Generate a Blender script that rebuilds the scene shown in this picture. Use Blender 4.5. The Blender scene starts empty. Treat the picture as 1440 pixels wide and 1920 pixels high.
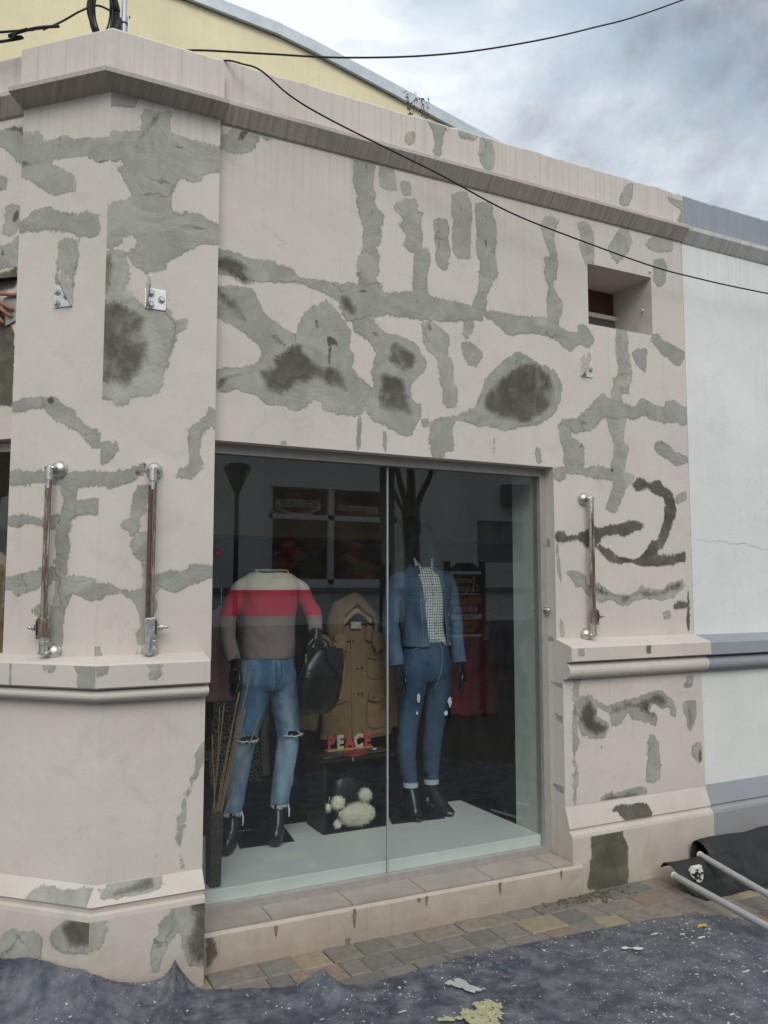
import bpy, bmesh, math, random
import numpy as np
from math import radians, sin, cos, pi
from mathutils import Vector, Matrix, noise
from mathutils.geometry import delaunay_2d_cdt
random.seed(7)
SC = bpy.context.scene
COL = SC.collection

# ------------------------------------------------------------------ camera
cam_d = bpy.data.cameras.new('camera'); cam = bpy.data.objects.new('camera', cam_d); COL.objects.link(cam)
cam_d.sensor_fit = 'HORIZONTAL'; cam_d.sensor_width = 36.0; cam_d.lens = 39.0
cam_d.clip_start = 0.02; cam_d.clip_end = 3000
cam.location = (0, -3.6, 1.6)
cam.rotation_euler = (radians(90 + 4.966), 0, radians(-27.25))
SC.camera = cam

# ------------------------------------------------------------------ sky, sun, exposure
SUN_EL, SUN_AZ = radians(39), radians(200)     # azimuth clockwise from +Y: behind the photographer, a little to the left
wd = bpy.data.worlds.new('World'); SC.world = wd; wd.use_nodes = True
nt = wd.node_tree; nt.nodes.clear(); N = nt.nodes.new; LK = nt.links.new
out = N('ShaderNodeOutputWorld'); bg = N('ShaderNodeBackground'); bg.inputs['Strength'].default_value = 0.11
sky = N('ShaderNodeTexSky'); sky.sky_type = 'NISHITA'; sky.sun_disc = False
sky.sun_elevation = SUN_EL; sky.sun_rotation = SUN_AZ; sky.air_density = 1.2; sky.dust_density = 1.5
tc = N('ShaderNodeTexCoord'); sep = N('ShaderNodeSeparateXYZ'); LK(tc.outputs['Generated'], sep.inputs[0])
# clouds lie on a flat layer: direction / (z + k)
addz = N('ShaderNodeMath'); addz.operation = 'ADD'; addz.inputs[1].default_value = 0.22; LK(sep.outputs['Z'], addz.inputs[0])
mx = N('ShaderNodeMath'); mx.operation = 'MAXIMUM'; mx.inputs[1].default_value = 0.05; LK(addz.outputs[0], mx.inputs[0])
dx = N('ShaderNodeMath'); dx.operation = 'DIVIDE'; LK(sep.outputs['X'], dx.inputs[0]); LK(mx.outputs[0], dx.inputs[1])
dy = N('ShaderNodeMath'); dy.operation = 'DIVIDE'; LK(sep.outputs['Y'], dy.inputs[0]); LK(mx.outputs[0], dy.inputs[1])
cmb = N('ShaderNodeCombineXYZ'); LK(dx.outputs[0], cmb.inputs[0]); LK(dy.outputs[0], cmb.inputs[1])
cmb.inputs[2].default_value = 3.1
def wnoise(scale, detail, rough, off):
    mp = N('ShaderNodeMapping'); mp.inputs['Location'].default_value = off; LK(cmb.outputs[0], mp.inputs[0])
    n = N('ShaderNodeTexNoise'); n.inputs['Scale'].default_value = scale; n.inputs['Detail'].default_value = detail
    n.inputs['Roughness'].default_value = rough; n.inputs['Distortion'].default_value = 0.35; LK(mp.outputs[0], n.inputs['Vector']); return n
n1 = wnoise(1.05, 9, 0.58, (3.908, 3.377, 0)); n2 = wnoise(2.3, 7, 0.55, (4.2, 1.7, 0))
cov = N('ShaderNodeValToRGB'); cov.color_ramp.elements[0].position = 0.28; cov.color_ramp.elements[1].position = 0.5
LK(n2.outputs['Fac'], cov.inputs[0])
shade = N('ShaderNodeValToRGB'); e = shade.color_ramp.elements
e[0].position = 0.41; e[0].color = (7.2, 7.6, 7.95, 1); e[1].position = 0.61; e[1].color = (1.9, 2.1, 2.4, 1)
m_ = e.new(0.50); m_.color = (4.6, 5.1, 5.65, 1)
LK(n1.outputs['Fac'], shade.inputs[0])
mixw = N('ShaderNodeMix'); mixw.data_type = 'RGBA'
tint = N('ShaderNodeMix'); tint.data_type = 'RGBA'; tint.inputs[0].default_value = 0.62
tint.inputs[7].default_value = (4.6, 5.5, 6.3, 1)
LK(sky.outputs[0], tint.inputs[6]); LK(cov.outputs[0], mixw.inputs[0]); LK(tint.outputs[2], mixw.inputs[6]); LK(shade.outputs[0], mixw.inputs[7])
LK(mixw.outputs[2], bg.inputs[0]); LK(bg.outputs[0], out.inputs[0])

sun_d = bpy.data.lights.new('sun', 'SUN'); sun_d.energy = 1.5; sun_d.angle = radians(35); sun_d.color = (1.0, 0.96, 0.9)
sun = bpy.data.objects.new('sun', sun_d); COL.objects.link(sun)
sdir = Vector((sin(SUN_AZ) * cos(SUN_EL), cos(SUN_AZ) * cos(SUN_EL), sin(SUN_EL)))
sun.rotation_euler = sdir.to_track_quat('Z', 'Y').to_euler(); sun.location = (0, -6, 9)
SC.view_settings.view_transform = 'Standard'; SC.view_settings.look = 'None'
SC.view_settings.exposure = 0.31; SC.view_settings.gamma = 1.0; SC.view_settings.use_curve_mapping = False
SC.render.engine = 'CYCLES'
SC.cycles.max_bounces = 6; SC.cycles.transparent_max_bounces = 12

# ------------------------------------------------------------------ materials
def mat(name, rough=0.8, metal=0.0, spec=0.3):
    m = bpy.data.materials.new(name); m.use_nodes = True; t = m.node_tree
    b = t.nodes['Principled BSDF']; b.inputs['Roughness'].default_value = rough; b.inputs['Metallic'].default_value = metal
    b.inputs['Specular IOR Level'].default_value = spec
    return m, t, b
def pos(t, scale=(1, 1, 1), loc=(0, 0, 0), obj=False):
    if obj:
        g = t.nodes.new('ShaderNodeTexCoord').outputs['Object']
    else:
        g = t.nodes.new('ShaderNodeNewGeometry').outputs['Position']
    mp = t.nodes.new('ShaderNodeMapping'); mp.inputs['Scale'].default_value = scale; mp.inputs['Location'].default_value = loc
    t.links.new(g, mp.inputs[0]); return mp.outputs[0]
def nz(t, vec, scale, detail=4, rough=0.55, dist=0.0):
    n = t.nodes.new('ShaderNodeTexNoise'); n.inputs['Scale'].default_value = scale; n.inputs['Detail'].default_value = detail
    n.inputs['Roughness'].default_value = rough; n.inputs['Distortion'].default_value = dist
    t.links.new(vec, n.inputs['Vector']); return n.outputs['Fac']
def ramp(t, fac, stops):
    r = t.nodes.new('ShaderNodeValToRGB'); e = r.color_ramp.elements
    while len(e) < len(stops): e.new(0.5)
    for i, (p, c) in enumerate(stops):
        e[i].position = p; e[i].color = (c[0], c[1], c[2], 1) if not isinstance(c, (int, float)) else (c, c, c, 1)
    t.links.new(fac, r.inputs[0]); return r.outputs[0]
def mix(t, fac, a, b, mode='MIX'):
    m = t.nodes.new('ShaderNodeMix'); m.data_type = 'RGBA'; m.blend_type = mode
    for k, v in ((0, fac), (6, a), (7, b)):
        if isinstance(v, (int, float)): m.inputs[k].default_value = v
        elif isinstance(v, tuple): m.inputs[k].default_value = (v[0], v[1], v[2], 1)
        else: t.links.new(v, m.inputs[k])
    return m.outputs[2]
def math_(t, op, a, b=None):
    m = t.nodes.new('ShaderNodeMath'); m.operation = op
    for k, v in ((0, a), (1, b)):
        if v is None: continue
        if isinstance(v, (int, float)): m.inputs[k].default_value = v
        else: t.links.new(v, m.inputs[k])
    return m.outputs[0]
def bump(t, b, h, strength=0.3, dist=0.01, prev=None):
    n = t.nodes.new('ShaderNodeBump'); n.inputs['Strength'].default_value = strength; n.inputs['Distance'].default_value = dist
    t.links.new(h, n.inputs['Height'])
    if prev is not None: t.links.new(prev, n.inputs['Normal'])
    t.links.new(n.outputs[0], b.inputs['Normal']); return n.outputs[0]
def objrand(t):
    return t.nodes.new('ShaderNodeObjectInfo').outputs['Random']
def plain(name, col, rough=0.6, metal=0.0, spec=0.3, var=0.12, scale=14, bmp=0.0, bscale=60):
    m, t, b = mat(name, rough, metal, spec)
    f = nz(t, pos(t), scale, 5)
    c = ramp(t, f, [(0.25, tuple(x * (1 - var) for x in col)), (0.75, tuple(min(1, x * (1 + var)) for x in col))])
    t.links.new(c, b.inputs['Base Color'])
    if bmp: bump(t, b, nz(t, pos(t), bscale, 5), bmp, 0.004)
    return m
def plaster_nodes(t, P, col, streak=0.5, dirt=0.35, stain=(0.30, 0.24, 0.18), base_dirt=True):
    big = nz(t, P, 1.3, 4, 0.6); med = nz(t, P, 7, 5, 0.6)
    c = ramp(t, big, [(0.3, tuple(x * 0.90 for x in col)), (0.7, tuple(x * 1.05 for x in col))])
    c = mix(t, math_(t, 'MULTIPLY', med, 0.14), c, tuple(x * 0.72 for x in col))
    # rain streaks: long thin vertical marks
    st = nz(t, pos(t, (34, 34, 0.9)), 1.0, 5, 0.65)
    st2 = nz(t, pos(t, (1.2, 1.2, 1.6), (3, 1, 4)), 1.6, 3)
    sf = math_(t, 'MULTIPLY', ramp(t, st, [(0.56, 0.0), (0.78, 1.0)]), ramp(t, st2, [(0.42, 0.0), (0.62, 1.0)]))
    zz = t.nodes.new('ShaderNodeSeparateXYZ'); t.links.new(P, zz.inputs[0])      # more runs just below the cornice
    run = math_(t, 'MULTIPLY', ramp(t, nz(t, pos(t, (60, 60, 1.2), (9, 3, 1)), 1.0, 4, 0.6), [(0.48, 0.0), (0.70, 1.0)]), ramp(t, math_(t, 'SUBTRACT', math_(t, 'DIVIDE', zz.outputs['Z'], 1.0), 3.0), [(0.30, 0.0), (0.72, 1.0)]))
    sf = math_(t, 'MINIMUM', math_(t, 'ADD', sf, math_(t, 'MULTIPLY', run, 0.9)), 1.3)
    c = mix(t, math_(t, 'MULTIPLY', sf, streak * 0.45), c, tuple(x * 0.55 for x in col))
    wv = t.nodes.new('ShaderNodeTexNoise'); wv.inputs['Scale'].default_value = 4; wv.inputs['Detail'].default_value = 5; t.links.new(P, wv.inputs['Vector'])
    va = t.nodes.new('ShaderNodeVectorMath'); va.operation = 'MULTIPLY_ADD'; t.links.new(wv.outputs['Color'], va.inputs[0]); va.inputs[1].default_value = (0.5, 0.5, 0.5); t.links.new(P, va.inputs[2])
    vc = t.nodes.new('ShaderNodeTexVoronoi'); vc.feature = 'DISTANCE_TO_EDGE'; vc.inputs['Scale'].default_value = 1.1; t.links.new(va.outputs[0], vc.inputs['Vector'])
    ck = math_(t, 'MULTIPLY', ramp(t, vc.outputs['Distance'], [(0.0012, 1.0), (0.0035, 0.0)]), ramp(t, nz(t, pos(t, (1, 1, 1), (3, 3, 8)), 2.1, 3), [(0.54, 0.0), (0.62, 0.3)]))
    c = mix(t, ck, c, tuple(x * 0.45 for x in col))       # hairline cracks
    sm = nz(t, pos(t, (1, 1, 1), (7, 2, 5)), 4.5, 7, 0.68, 0.6)
    c = mix(t, math_(t, 'MULTIPLY', ramp(t, sm, [(0.56, 0.0), (0.74, 1.0)]), dirt), c, tuple(x * 0.74 for x in col))
    v = t.nodes.new('ShaderNodeTexVoronoi'); v.inputs['Scale'].default_value = 9; t.links.new(P, v.inputs['Vector'])
    sp = ramp(t, v.outputs['Distance'], [(0.018, 1.0), (0.034, 0.0)])
    rr = t.nodes.new('ShaderNodeSeparateColor'); t.links.new(v.outputs['Color'], rr.inputs[0])
    c = mix(t, math_(t, 'MULTIPLY', sp, ramp(t, rr.outputs[0], [(0.8, 0.0), (0.82, 0.7)])), c, (0.12, 0.1, 0.09))
    if base_dirt:   # splashed earth above the pavement, uneven upper edge
        z = t.nodes.new('ShaderNodeSeparateXYZ'); t.links.new(P, z.inputs[0])
        h = math_(t, 'ADD', z.outputs['Z'], math_(t, 'MULTIPLY', math_(t, 'SUBTRACT', nz(t, P, 6, 6, 0.65), 0.5), 0.5))
        c = mix(t, ramp(t, h, [(0.0, 0.62), (0.20, 0.26), (0.46, 0.0)]), c, stain)
    return c
def plaster_bump(t, b, P):
    n0 = bump(t, b, nz(t, P, 3.2, 3), 0.25, 0.03)
    n1_ = bump(t, b, nz(t, P, 26, 6, 0.6), 0.25, 0.006, n0)
    return bump(t, b, nz(t, P, 240, 4, 0.6), 0.25, 0.0016, n1_)
def plaster(name, col, *a):
    m, t, b = mat(name, 0.86, 0, 0.2); P = pos(t)
    t.links.new(plaster_nodes(t, P, col, *a), b.inputs['Base Color']); plaster_bump(t, b, P)
    return m
PINK = (0.605, 0.557, 0.506)
M = {}
M['pink'] = plaster('pink_plaster', PINK, 0.8, 0.55)
M['white'] = plaster('white_plaster', (0.72, 0.735, 0.725), 0.9, 0.45, (0.5, 0.47, 0.42), True)
M['bluegrey'] = plaster('blue_grey_plaster', (0.30, 0.325, 0.36), 0.6, 0.45)
M['yellow'] = plaster('yellow_plaster', (0.79, 0.715, 0.475), 0.3, 0.35, (0.3, 0.24, 0.18), False)
def grime_shade(name, col):  # grime streaks; the darker base colour also holds shade under the cornice
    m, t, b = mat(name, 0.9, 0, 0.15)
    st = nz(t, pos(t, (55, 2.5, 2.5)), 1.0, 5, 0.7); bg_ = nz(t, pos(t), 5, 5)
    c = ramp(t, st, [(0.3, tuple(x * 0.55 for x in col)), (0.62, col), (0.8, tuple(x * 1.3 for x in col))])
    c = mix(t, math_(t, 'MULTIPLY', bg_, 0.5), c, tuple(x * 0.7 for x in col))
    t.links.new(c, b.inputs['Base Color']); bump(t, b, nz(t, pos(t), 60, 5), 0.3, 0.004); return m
M['soffit'] = grime_shade('grimy_shaded_soffit', (0.52, 0.46, 0.405))  # wall paint darkened for grime and for the shade of the underside
M['soffit_white'] = grime_shade('grimy_shaded_white_soffit', (0.68, 0.675, 0.64))
G_LO, G_HI = (0.345, 0.347, 0.306), (0.435, 0.437, 0.389)
D_LO, D_HI = (0.100, 0.094, 0.068), (0.205, 0.195, 0.150)
def filler_nodes(t, P, lo, hi):
    f = nz(t, P, 5.5, 6, 0.6, 0.8); g = nz(t, pos(t, (1, 1, 0.35)), 38, 4, 0.6)
    c = ramp(t, f, [(0.28, tuple(x * 0.84 for x in lo)), (0.72, tuple(x * 1.06 for x in hi))])
    c = mix(t, math_(t, 'MULTIPLY', g, 0.30), c, tuple(x * 0.70 for x in lo))
    sw = nz(t, pos(t, (1, 1, 1), (2, 6, 3)), 3.0, 8, 0.62, 2.4)       # trowel sweeps
    c = mix(t, ramp(t, sw, [(0.40, 0.0), (0.47, 0.30), (0.50, 0.0), (0.56, 0.22), (0.60, 0.0)]), c, tuple(x * 0.60 for x in lo))
    sw2 = nz(t, pos(t, (1, 1, 1), (8, 1, 5)), 2.2, 6, 0.6, 2.0)
    c = mix(t, ramp(t, sw2, [(0.52, 0.0), (0.60, 0.32)]), c, tuple(min(1, x * 1.22) for x in hi))
    wv = t.nodes.new('ShaderNodeTexNoise'); wv.inputs['Scale'].default_value = 7; wv.inputs['Detail'].default_value = 4; t.links.new(P, wv.inputs['Vector'])
    va = t.nodes.new('ShaderNodeVectorMath'); va.operation = 'MULTIPLY_ADD'; t.links.new(wv.outputs['Color'], va.inputs[0]); va.inputs[1].default_value = (0.22, 0.22, 0.22); t.links.new(P, va.inputs[2])
    v = t.nodes.new('ShaderNodeTexVoronoi'); v.feature = 'DISTANCE_TO_EDGE'; v.inputs['Scale'].default_value = 3.2; t.links.new(va.outputs[0], v.inputs['Vector'])
    ck = math_(t, 'MULTIPLY', ramp(t, v.outputs['Distance'], [(0.004, 1.0), (0.014, 0.0)]), ramp(t, nz(t, pos(t, (1, 1, 1), (1, 9, 2)), 4, 3), [(0.52, 0.0), (0.58, 0.75)]))
    c = mix(t, ck, c, tuple(x * 0.40 for x in lo))
    return mix(t, math_(t, 'MULTIPLY', objrand(t), 0.45), c, tuple(x * 0.76 for x in lo))
def filler(name, under, over, ragged_=1.0, soft=0.0012):
    """a trowelled patch: 'edge' holds the distance to the outline, noise scrapes the rim ragged"""
    m, t, b = mat(name, 0.88, 0, 0.2); P = pos(t)
    at = t.nodes.new('ShaderNodeAttribute'); at.attribute_name = 'edge'
    am = ramp(t, nz(t, P, 7, 3, 0.5), [(0.40, 0.35 * ragged_), (0.60, 1.0 * ragged_)])
    n_ = math_(t, 'ADD', math_(t, 'MULTIPLY', math_(t, 'SUBTRACT', nz(t, pos(t, (1, 1, 0.6)), 52, 6, 0.78), 0.5), 0.074), math_(t, 'MULTIPLY', math_(t, 'SUBTRACT', nz(t, P, 190, 3, 0.7), 0.5), 0.016))
    e = math_(t, 'ADD', math_(t, 'SUBTRACT', at.outputs['Fac'], 0.009), math_(t, 'MULTIPLY', n_, am))
    sv = math_(t, 'ADD', soft, ramp(t, nz(t, pos(t, (1, 1, 1), (6, 6, 1)), 5.5, 4, 0.6), [(0.44, 0.0), (0.64, 0.018)]))      # feathered in places
    mk = math_(t, 'MINIMUM', math_(t, 'MAXIMUM', math_(t, 'DIVIDE', e, sv), 0.0), 1.0)
    thick = math_(t, 'MINIMUM', math_(t, 'MAXIMUM', math_(t, 'DIVIDE', e, 0.006), 0.0), 1.0)
    co = filler_nodes(t, P, G_LO, G_HI) if over == 'g' else filler_nodes(t, P, D_LO, D_HI)
    if over == 'd': mk = math_(t, 'MULTIPLY', mk, ramp(t, nz(t, pos(t, (1, 1, 0.8), (4, 4, 4)), 6.5, 5, 0.6, 0.7), [(0.34, 0.22 if under == 'g' else 0.62), (0.50, 0.74 if under == 'g' else 0.92), (0.64, 1.0)]))
    t.links.new(co, b.inputs['Base Color']); t.links.new(mk, b.inputs['Alpha'])
    n9 = plaster_bump(t, b, P)
    n8 = bump(t, b, nz(t, pos(t, (1, 1, 1), (2, 6, 3)), 3.0, 8, 0.62, 2.4), 0.5, 0.02, n9)
    bump(t, b, thick, 0.3, 0.0018, n8)
    return m
M['g'] = filler('dry_filler', 'pink', 'g'); M['gs'] = filler('dry_filler_small', 'pink', 'g', 0.65)
M['d'] = filler('damp_filler', 'g', 'd', 1.0, 0.028); M['ds'] = filler('damp_filler_small', 'g', 'd', 0.5, 0.005)
M['p'] = filler('damp_filler_on_paint', 'pink', 'd', 0.9, 0.0025)
def metal(name, col, rough=0.3, rust=0.0):
    m, t, b = mat(name, rough, 1.0, 0.5)
    f = nz(t, pos(t), 45, 5); c = ramp(t, f, [(0.3, tuple(x * 0.75 for x in col)), (0.7, col)])
    t.links.new(c, b.inputs['Base Color'])
    t.links.new(ramp(t, nz(t, pos(t), 80, 4), [(0.3, rough * 0.8), (0.8, min(1, rough * 1.6))]), b.inputs['Roughness'])
    if rust:
        r = ramp(t, nz(t, pos(t, (1, 1, 0.12)), 60, 5, 0.7), [(0.40, 0.0), (0.52, rust)])
        c2 = mix(t, r, c, (0.10, 0.055, 0.03)); t.links.new(c2, b.inputs['Base Color'])
        t.links.new(math_(t, 'SUBTRACT', 1.0, r), b.inputs['Metallic'])
    return m
M['steel'] = metal('dull_chrome', (0.66, 0.65, 0.63), 0.40)
M['rusty'] = metal('rusty_chrome', (0.55, 0.50, 0.44), 0.42, 0.9)
M['brown_tube'] = plain('brown_painted_tube', (0.10, 0.062, 0.045), 0.45, 0, 0.4, 0.35, 40)
M['galv'] = metal('galvanised_plate', (0.78, 0.79, 0.80), 0.42)
M['flash'] = plain('weathered_zinc', (0.52, 0.56, 0.60), 0.5, 0.25, 0.4, 0.12, 9)
M['dirty_white'] = plain('chipped_white_paint', (0.62, 0.61, 0.57), 0.6, 0, 0.3, 0.2, 60, 0.2)
M['tube'] = plain('grey_coated_tube', (0.42, 0.42, 0.42), 0.4, 0.2, 0.4, 0.12, 30)
M['alu'] = plain('beige_aluminium', (0.40, 0.375, 0.35), 0.45, 0.35, 0.4, 0.1, 20)
M['cable'] = plain('black_cable', (0.015, 0.015, 0.017), 0.5)
M['black'] = plain('black_plastic', (0.012, 0.012, 0.013), 0.28, 0, 0.5)
M['blackmatte'] = plain('black_board', (0.010, 0.010, 0.011), 0.5, 0, 0.4)
M['awning'] = plain('black_awning_cloth', (0.020, 0.020, 0.021), 0.62, 0, 0.35, 0.5, 9, 0.4, 30)
def glass():
    m = bpy.data.materials.new('shop_glass'); m.use_nodes = True; t = m.node_tree; t.nodes.clear()
    o = t.nodes.new('ShaderNodeOutputMaterial'); mxs = t.nodes.new('ShaderNodeMixShader')
    tr = t.nodes.new('ShaderNodeBsdfTransparent'); tr.inputs[0].default_value = (0.905, 0.925, 0.92, 1)
    gl = t.nodes.new('ShaderNodeBsdfGlossy'); gl.inputs['Roughness'].default_value = 0.0; gl.inputs[0].default_value = (0.93, 0.97, 1, 1)
    lw = t.nodes.new('ShaderNodeLayerWeight'); lw.inputs[0].default_value = 0.5
    p5 = math_(t, 'POWER', lw.outputs['Facing'], 5.0)
    f = math_(t, 'ADD', math_(t, 'MULTIPLY', p5, 0.95), 0.056)
    t.links.new(f, mxs.inputs[0]); t.links.new(tr.outputs[0], mxs.inputs[1]); t.links.new(gl.outputs[0], mxs.inputs[2])
    df = t.nodes.new('ShaderNodeBsdfDiffuse'); df.inputs[0].default_value = (0.75, 0.75, 0.72, 1); mx2 = t.nodes.new('ShaderNodeMixShader')
    t.links.new(ramp(t, nz(t, pos(t, (1, 1, 0.5)), 5, 7, 0.7, 0.6), [(0.35, 0.001), (0.75, 0.011)]), mx2.inputs[0])
    t.links.new(mxs.outputs[0], mx2.inputs[1]); t.links.new(df.outputs[0], mx2.inputs[2]); t.links.new(mx2.outputs[0], o.inputs[0]); return m
M['glass'] = glass()

# ------------------------------------------------------------------ mesh helpers
def link(o, parent=None):
    COL.objects.link(o)
    if parent is not None: o.parent = parent
    return o
def mesh(name, verts, faces, material, parent=None, smooth=False):
    me = bpy.data.meshes.new(name); me.from_pydata([tuple(v) for v in verts], [], [tuple(f) for f in faces]); me.update()
    if material is not None:
        for mm in (material if isinstance(material, (list, tuple)) else [material]): me.materials.append(mm)
    if smooth: me.polygons.foreach_set('use_smooth', [True] * len(me.polygons))
    return link(bpy.data.objects.new(name, me), parent)
def tag(o, label=None, cat=None, group=None, kind=None):
    if label: o['label'] = label
    if cat: o['category'] = cat
    if group: o['group'] = group
    if kind: o['kind'] = kind
    return o
def thing(name, loc, label, cat, group=None):
    o = bpy.data.objects.new(name, None); o.empty_display_size = 0.1; COL.objects.link(o)
    tag(o, label, cat, group); o['_at'] = loc
    return o
class MB:
    """collects simple shapes in world space; build() links them as one mesh"""
    def __init__(s): s.v = []; s.f = []; s.mi = []
    def add(s, v, f, mi=0):
        n = len(s.v); s.v += [tuple(x) for x in v]; s.f += [tuple(i + n for i in q) for q in f]; s.mi += [mi] * len(f); return s
    def box(s, x0, x1, y0, y1, z0, z1, M4=None, mi=0, skip=()):
        v = [(x, y, z) for z in (z0, z1) for y in (y0, y1) for x in (x0, x1)]
        if M4 is not None: v = [tuple(M4 @ Vector(p)) for p in v]
        f = {'b': (0, 2, 3, 1), 't': (4, 5, 7, 6), 'f': (0, 1, 5, 4), 'k': (2, 6, 7, 3), 'l': (0, 4, 6, 2), 'r': (1, 3, 7, 5)}
        return s.add(v, [q for k, q in f.items() if k not in skip], mi)
    def tube(s, pts, rad, seg=12, cap=True, mi=0, flat=1.0, up=None):
        pts = [Vector(p) for p in pts]; n = len(pts)
        rad = rad if isinstance(rad, (list, tuple)) else [rad] * n
        v = []; f = []; ref = Vector(up) if up else None
        prev = None
        for i, p in enumerate(pts):
            d = (pts[min(i + 1, n - 1)] - pts[max(i - 1, 0)]).normalized()
            if prev is None:
                a = ref if ref else (Vector((0, 0, 1)) if abs(d.z) < 0.9 else Vector((1, 0, 0)))
                a = (a - d * a.dot(d)).normalized()
            else:
                a = (prev - d * prev.dot(d)).normalized()
            prev = a; bb = d.cross(a)
            r = rad[i]; ra, rb = r if isinstance(r, (tuple, list)) else (r, r * flat)
            for k in range(seg):
                t = 2 * pi * k / seg; v.append(p + a * (ra * cos(t)) + bb * (rb * sin(t)))
        for i in range(n - 1):
            for k in range(seg):
                k2 = (k + 1) % seg; f.append((i * seg + k, i * seg + k2, (i + 1) * seg + k2, (i + 1) * seg + k))
        if cap: f.append(tuple(range(seg - 1, -1, -1))); f.append(tuple((n - 1) * seg + k for k in range(seg)))
        return s.add(v, f, mi)
    def ball(s, c, r, seg=16, rings=10, sc=(1, 1, 1), M4=None, mi=0):
        v = []; f = []
        for i in range(rings + 1):
            th = pi * i / rings
            for k in range(seg):
                ph = 2 * pi * k / seg; q = Vector((r * sc[0] * sin(th) * cos(ph), r * sc[1] * sin(th) * sin(ph), r * sc[2] * cos(th)))
                if M4 is not None: q = M4 @ q
                v.append(Vector(c) + q)
        for i in range(rings):
            for k in range(seg):
                k2 = (k + 1) % seg; f.append((i * seg + k, (i + 1) * seg + k, (i + 1) * seg + k2, i * seg + k2))
        return s.add(v, f, mi)
    def disc(s, c, n, r, h, seg=20, r2=None, mi=0):
        c = Vector(c); n = Vector(n).normalized(); return s.tube([c, c + n * h], [r, r if r2 is None else r2], seg, True, mi)
    def prism(s, poly, o, u, w, n, t, mi=0):
        """polygon (u,w) extruded t along n"""
        o, u, w, n = Vector(o), Vector(u), Vector(w), Vector(n)
        a = [o + u * p[0] + w * p[1] for p in poly]; b_ = [q + n * t for q in a]; k = len(poly)
        f = [tuple(range(k - 1, -1, -1)), tuple(k + i for i in range(k))] + [(i, (i + 1) % k, k + (i + 1) % k, k + i) for i in range(k)]
        return s.add(a + b_, f, mi)
    def build(s, name, material, parent=None, smooth=False, auto=None):
        o = mesh(name, s.v, s.f, material, parent, smooth or bool(auto))
        if isinstance(material, (list, tuple)): o.data.polygons.foreach_set('material_index', s.mi)
        bm = bmesh.new(); bm.from_mesh(o.data); bmesh.ops.recalc_face_normals(bm, faces=bm.faces); bm.to_mesh(o.data); bm.free()
        if auto:
            try: o.data.set_sharp_from_angle(angle=radians(auto))
            except Exception: pass
        return o
def bevel(o, w=0.003, seg=2):
    m = o.modifiers.new('bevel', 'BEVEL'); m.width = w; m.segments = seg; m.limit_method = 'ANGLE'; m.angle_limit = radians(40); return o
def cat_rom(pts, n=6):
    """Catmull-Rom through tuples of floats"""
    out_ = []
    for i in range(len(pts) - 1):
        p0 = pts[max(i - 1, 0)]; p1 = pts[i]; p2 = pts[i + 1]; p3 = pts[min(i + 2, len(pts) - 1)]
        for k in range(n):
            t = k / n
            out_.append(tuple(0.5 * ((2 * b) + (c - a) * t + (2 * a - 5 * b + 4 * c - d) * t * t + (-a + 3 * b - 3 * c + d) * t ** 3) for a, b, c, d in zip(p0, p1, p2, p3)))
    out_.append(tuple(pts[-1])); return out_
def limb(mb, pts, n=6, seg=20, mi=0):
    """pts: (x,y,z,ra,rb)"""
    q = cat_rom(pts, n); return mb.tube([p[:3] for p in q], [(p[3], p[4]) for p in q], seg, True, mi, up=(1, 0, 0))
def trunk_loft(mb, rings, n=6, seg=36, mi=0, rot=0.0):
    """rings: (z, cx, cy, rx, ry) horizontal superellipse sections"""
    q = cat_rom(rings, n); v = []; f = []
    for (z, cx, cy, rx, ry) in q:
        for k in range(seg):
            t = 2 * pi * k / seg; ct, st_ = cos(t), sin(t)
            x = rx * math.copysign(abs(ct) ** 0.85, ct); y = ry * math.copysign(abs(st_) ** 0.85, st_)
            v.append((cx + x * cos(rot) - y * sin(rot), cy + x * sin(rot) + y * cos(rot), z))
    for i in range(len(q) - 1):
        for k in range(seg):
            k2 = (k + 1) % seg; f.append((i * seg + k, i * seg + k2, (i + 1) * seg + k2, (i + 1) * seg + k))
    f.append(tuple(range(seg - 1, -1, -1))); f.append(tuple((len(q) - 1) * seg + k for k in range(seg)))
    return mb.add(v, f, mi)
def fuse(o, voxel=0.007, it=6, fold=0.0, fscale=0.12):
    m = o.modifiers.new('fuse', 'REMESH'); m.mode = 'VOXEL'; m.voxel_size = voxel; m.use_smooth_shade = True
    s = o.modifiers.new('smooth', 'SMOOTH'); s.iterations = it; s.factor = 0.5
    if fold: folds(o, fold, fscale)
    return o
def folds(o, strength, size=0.12):
    tx = bpy.data.textures.new('folds', 'CLOUDS'); tx.noise_scale = size; tx.noise_depth = 3
    d = o.modifiers.new('folds', 'DISPLACE'); d.texture = tx; d.strength = strength; d.mid_level = 0.5; d.texture_coords = 'GLOBAL'
    return o
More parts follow.
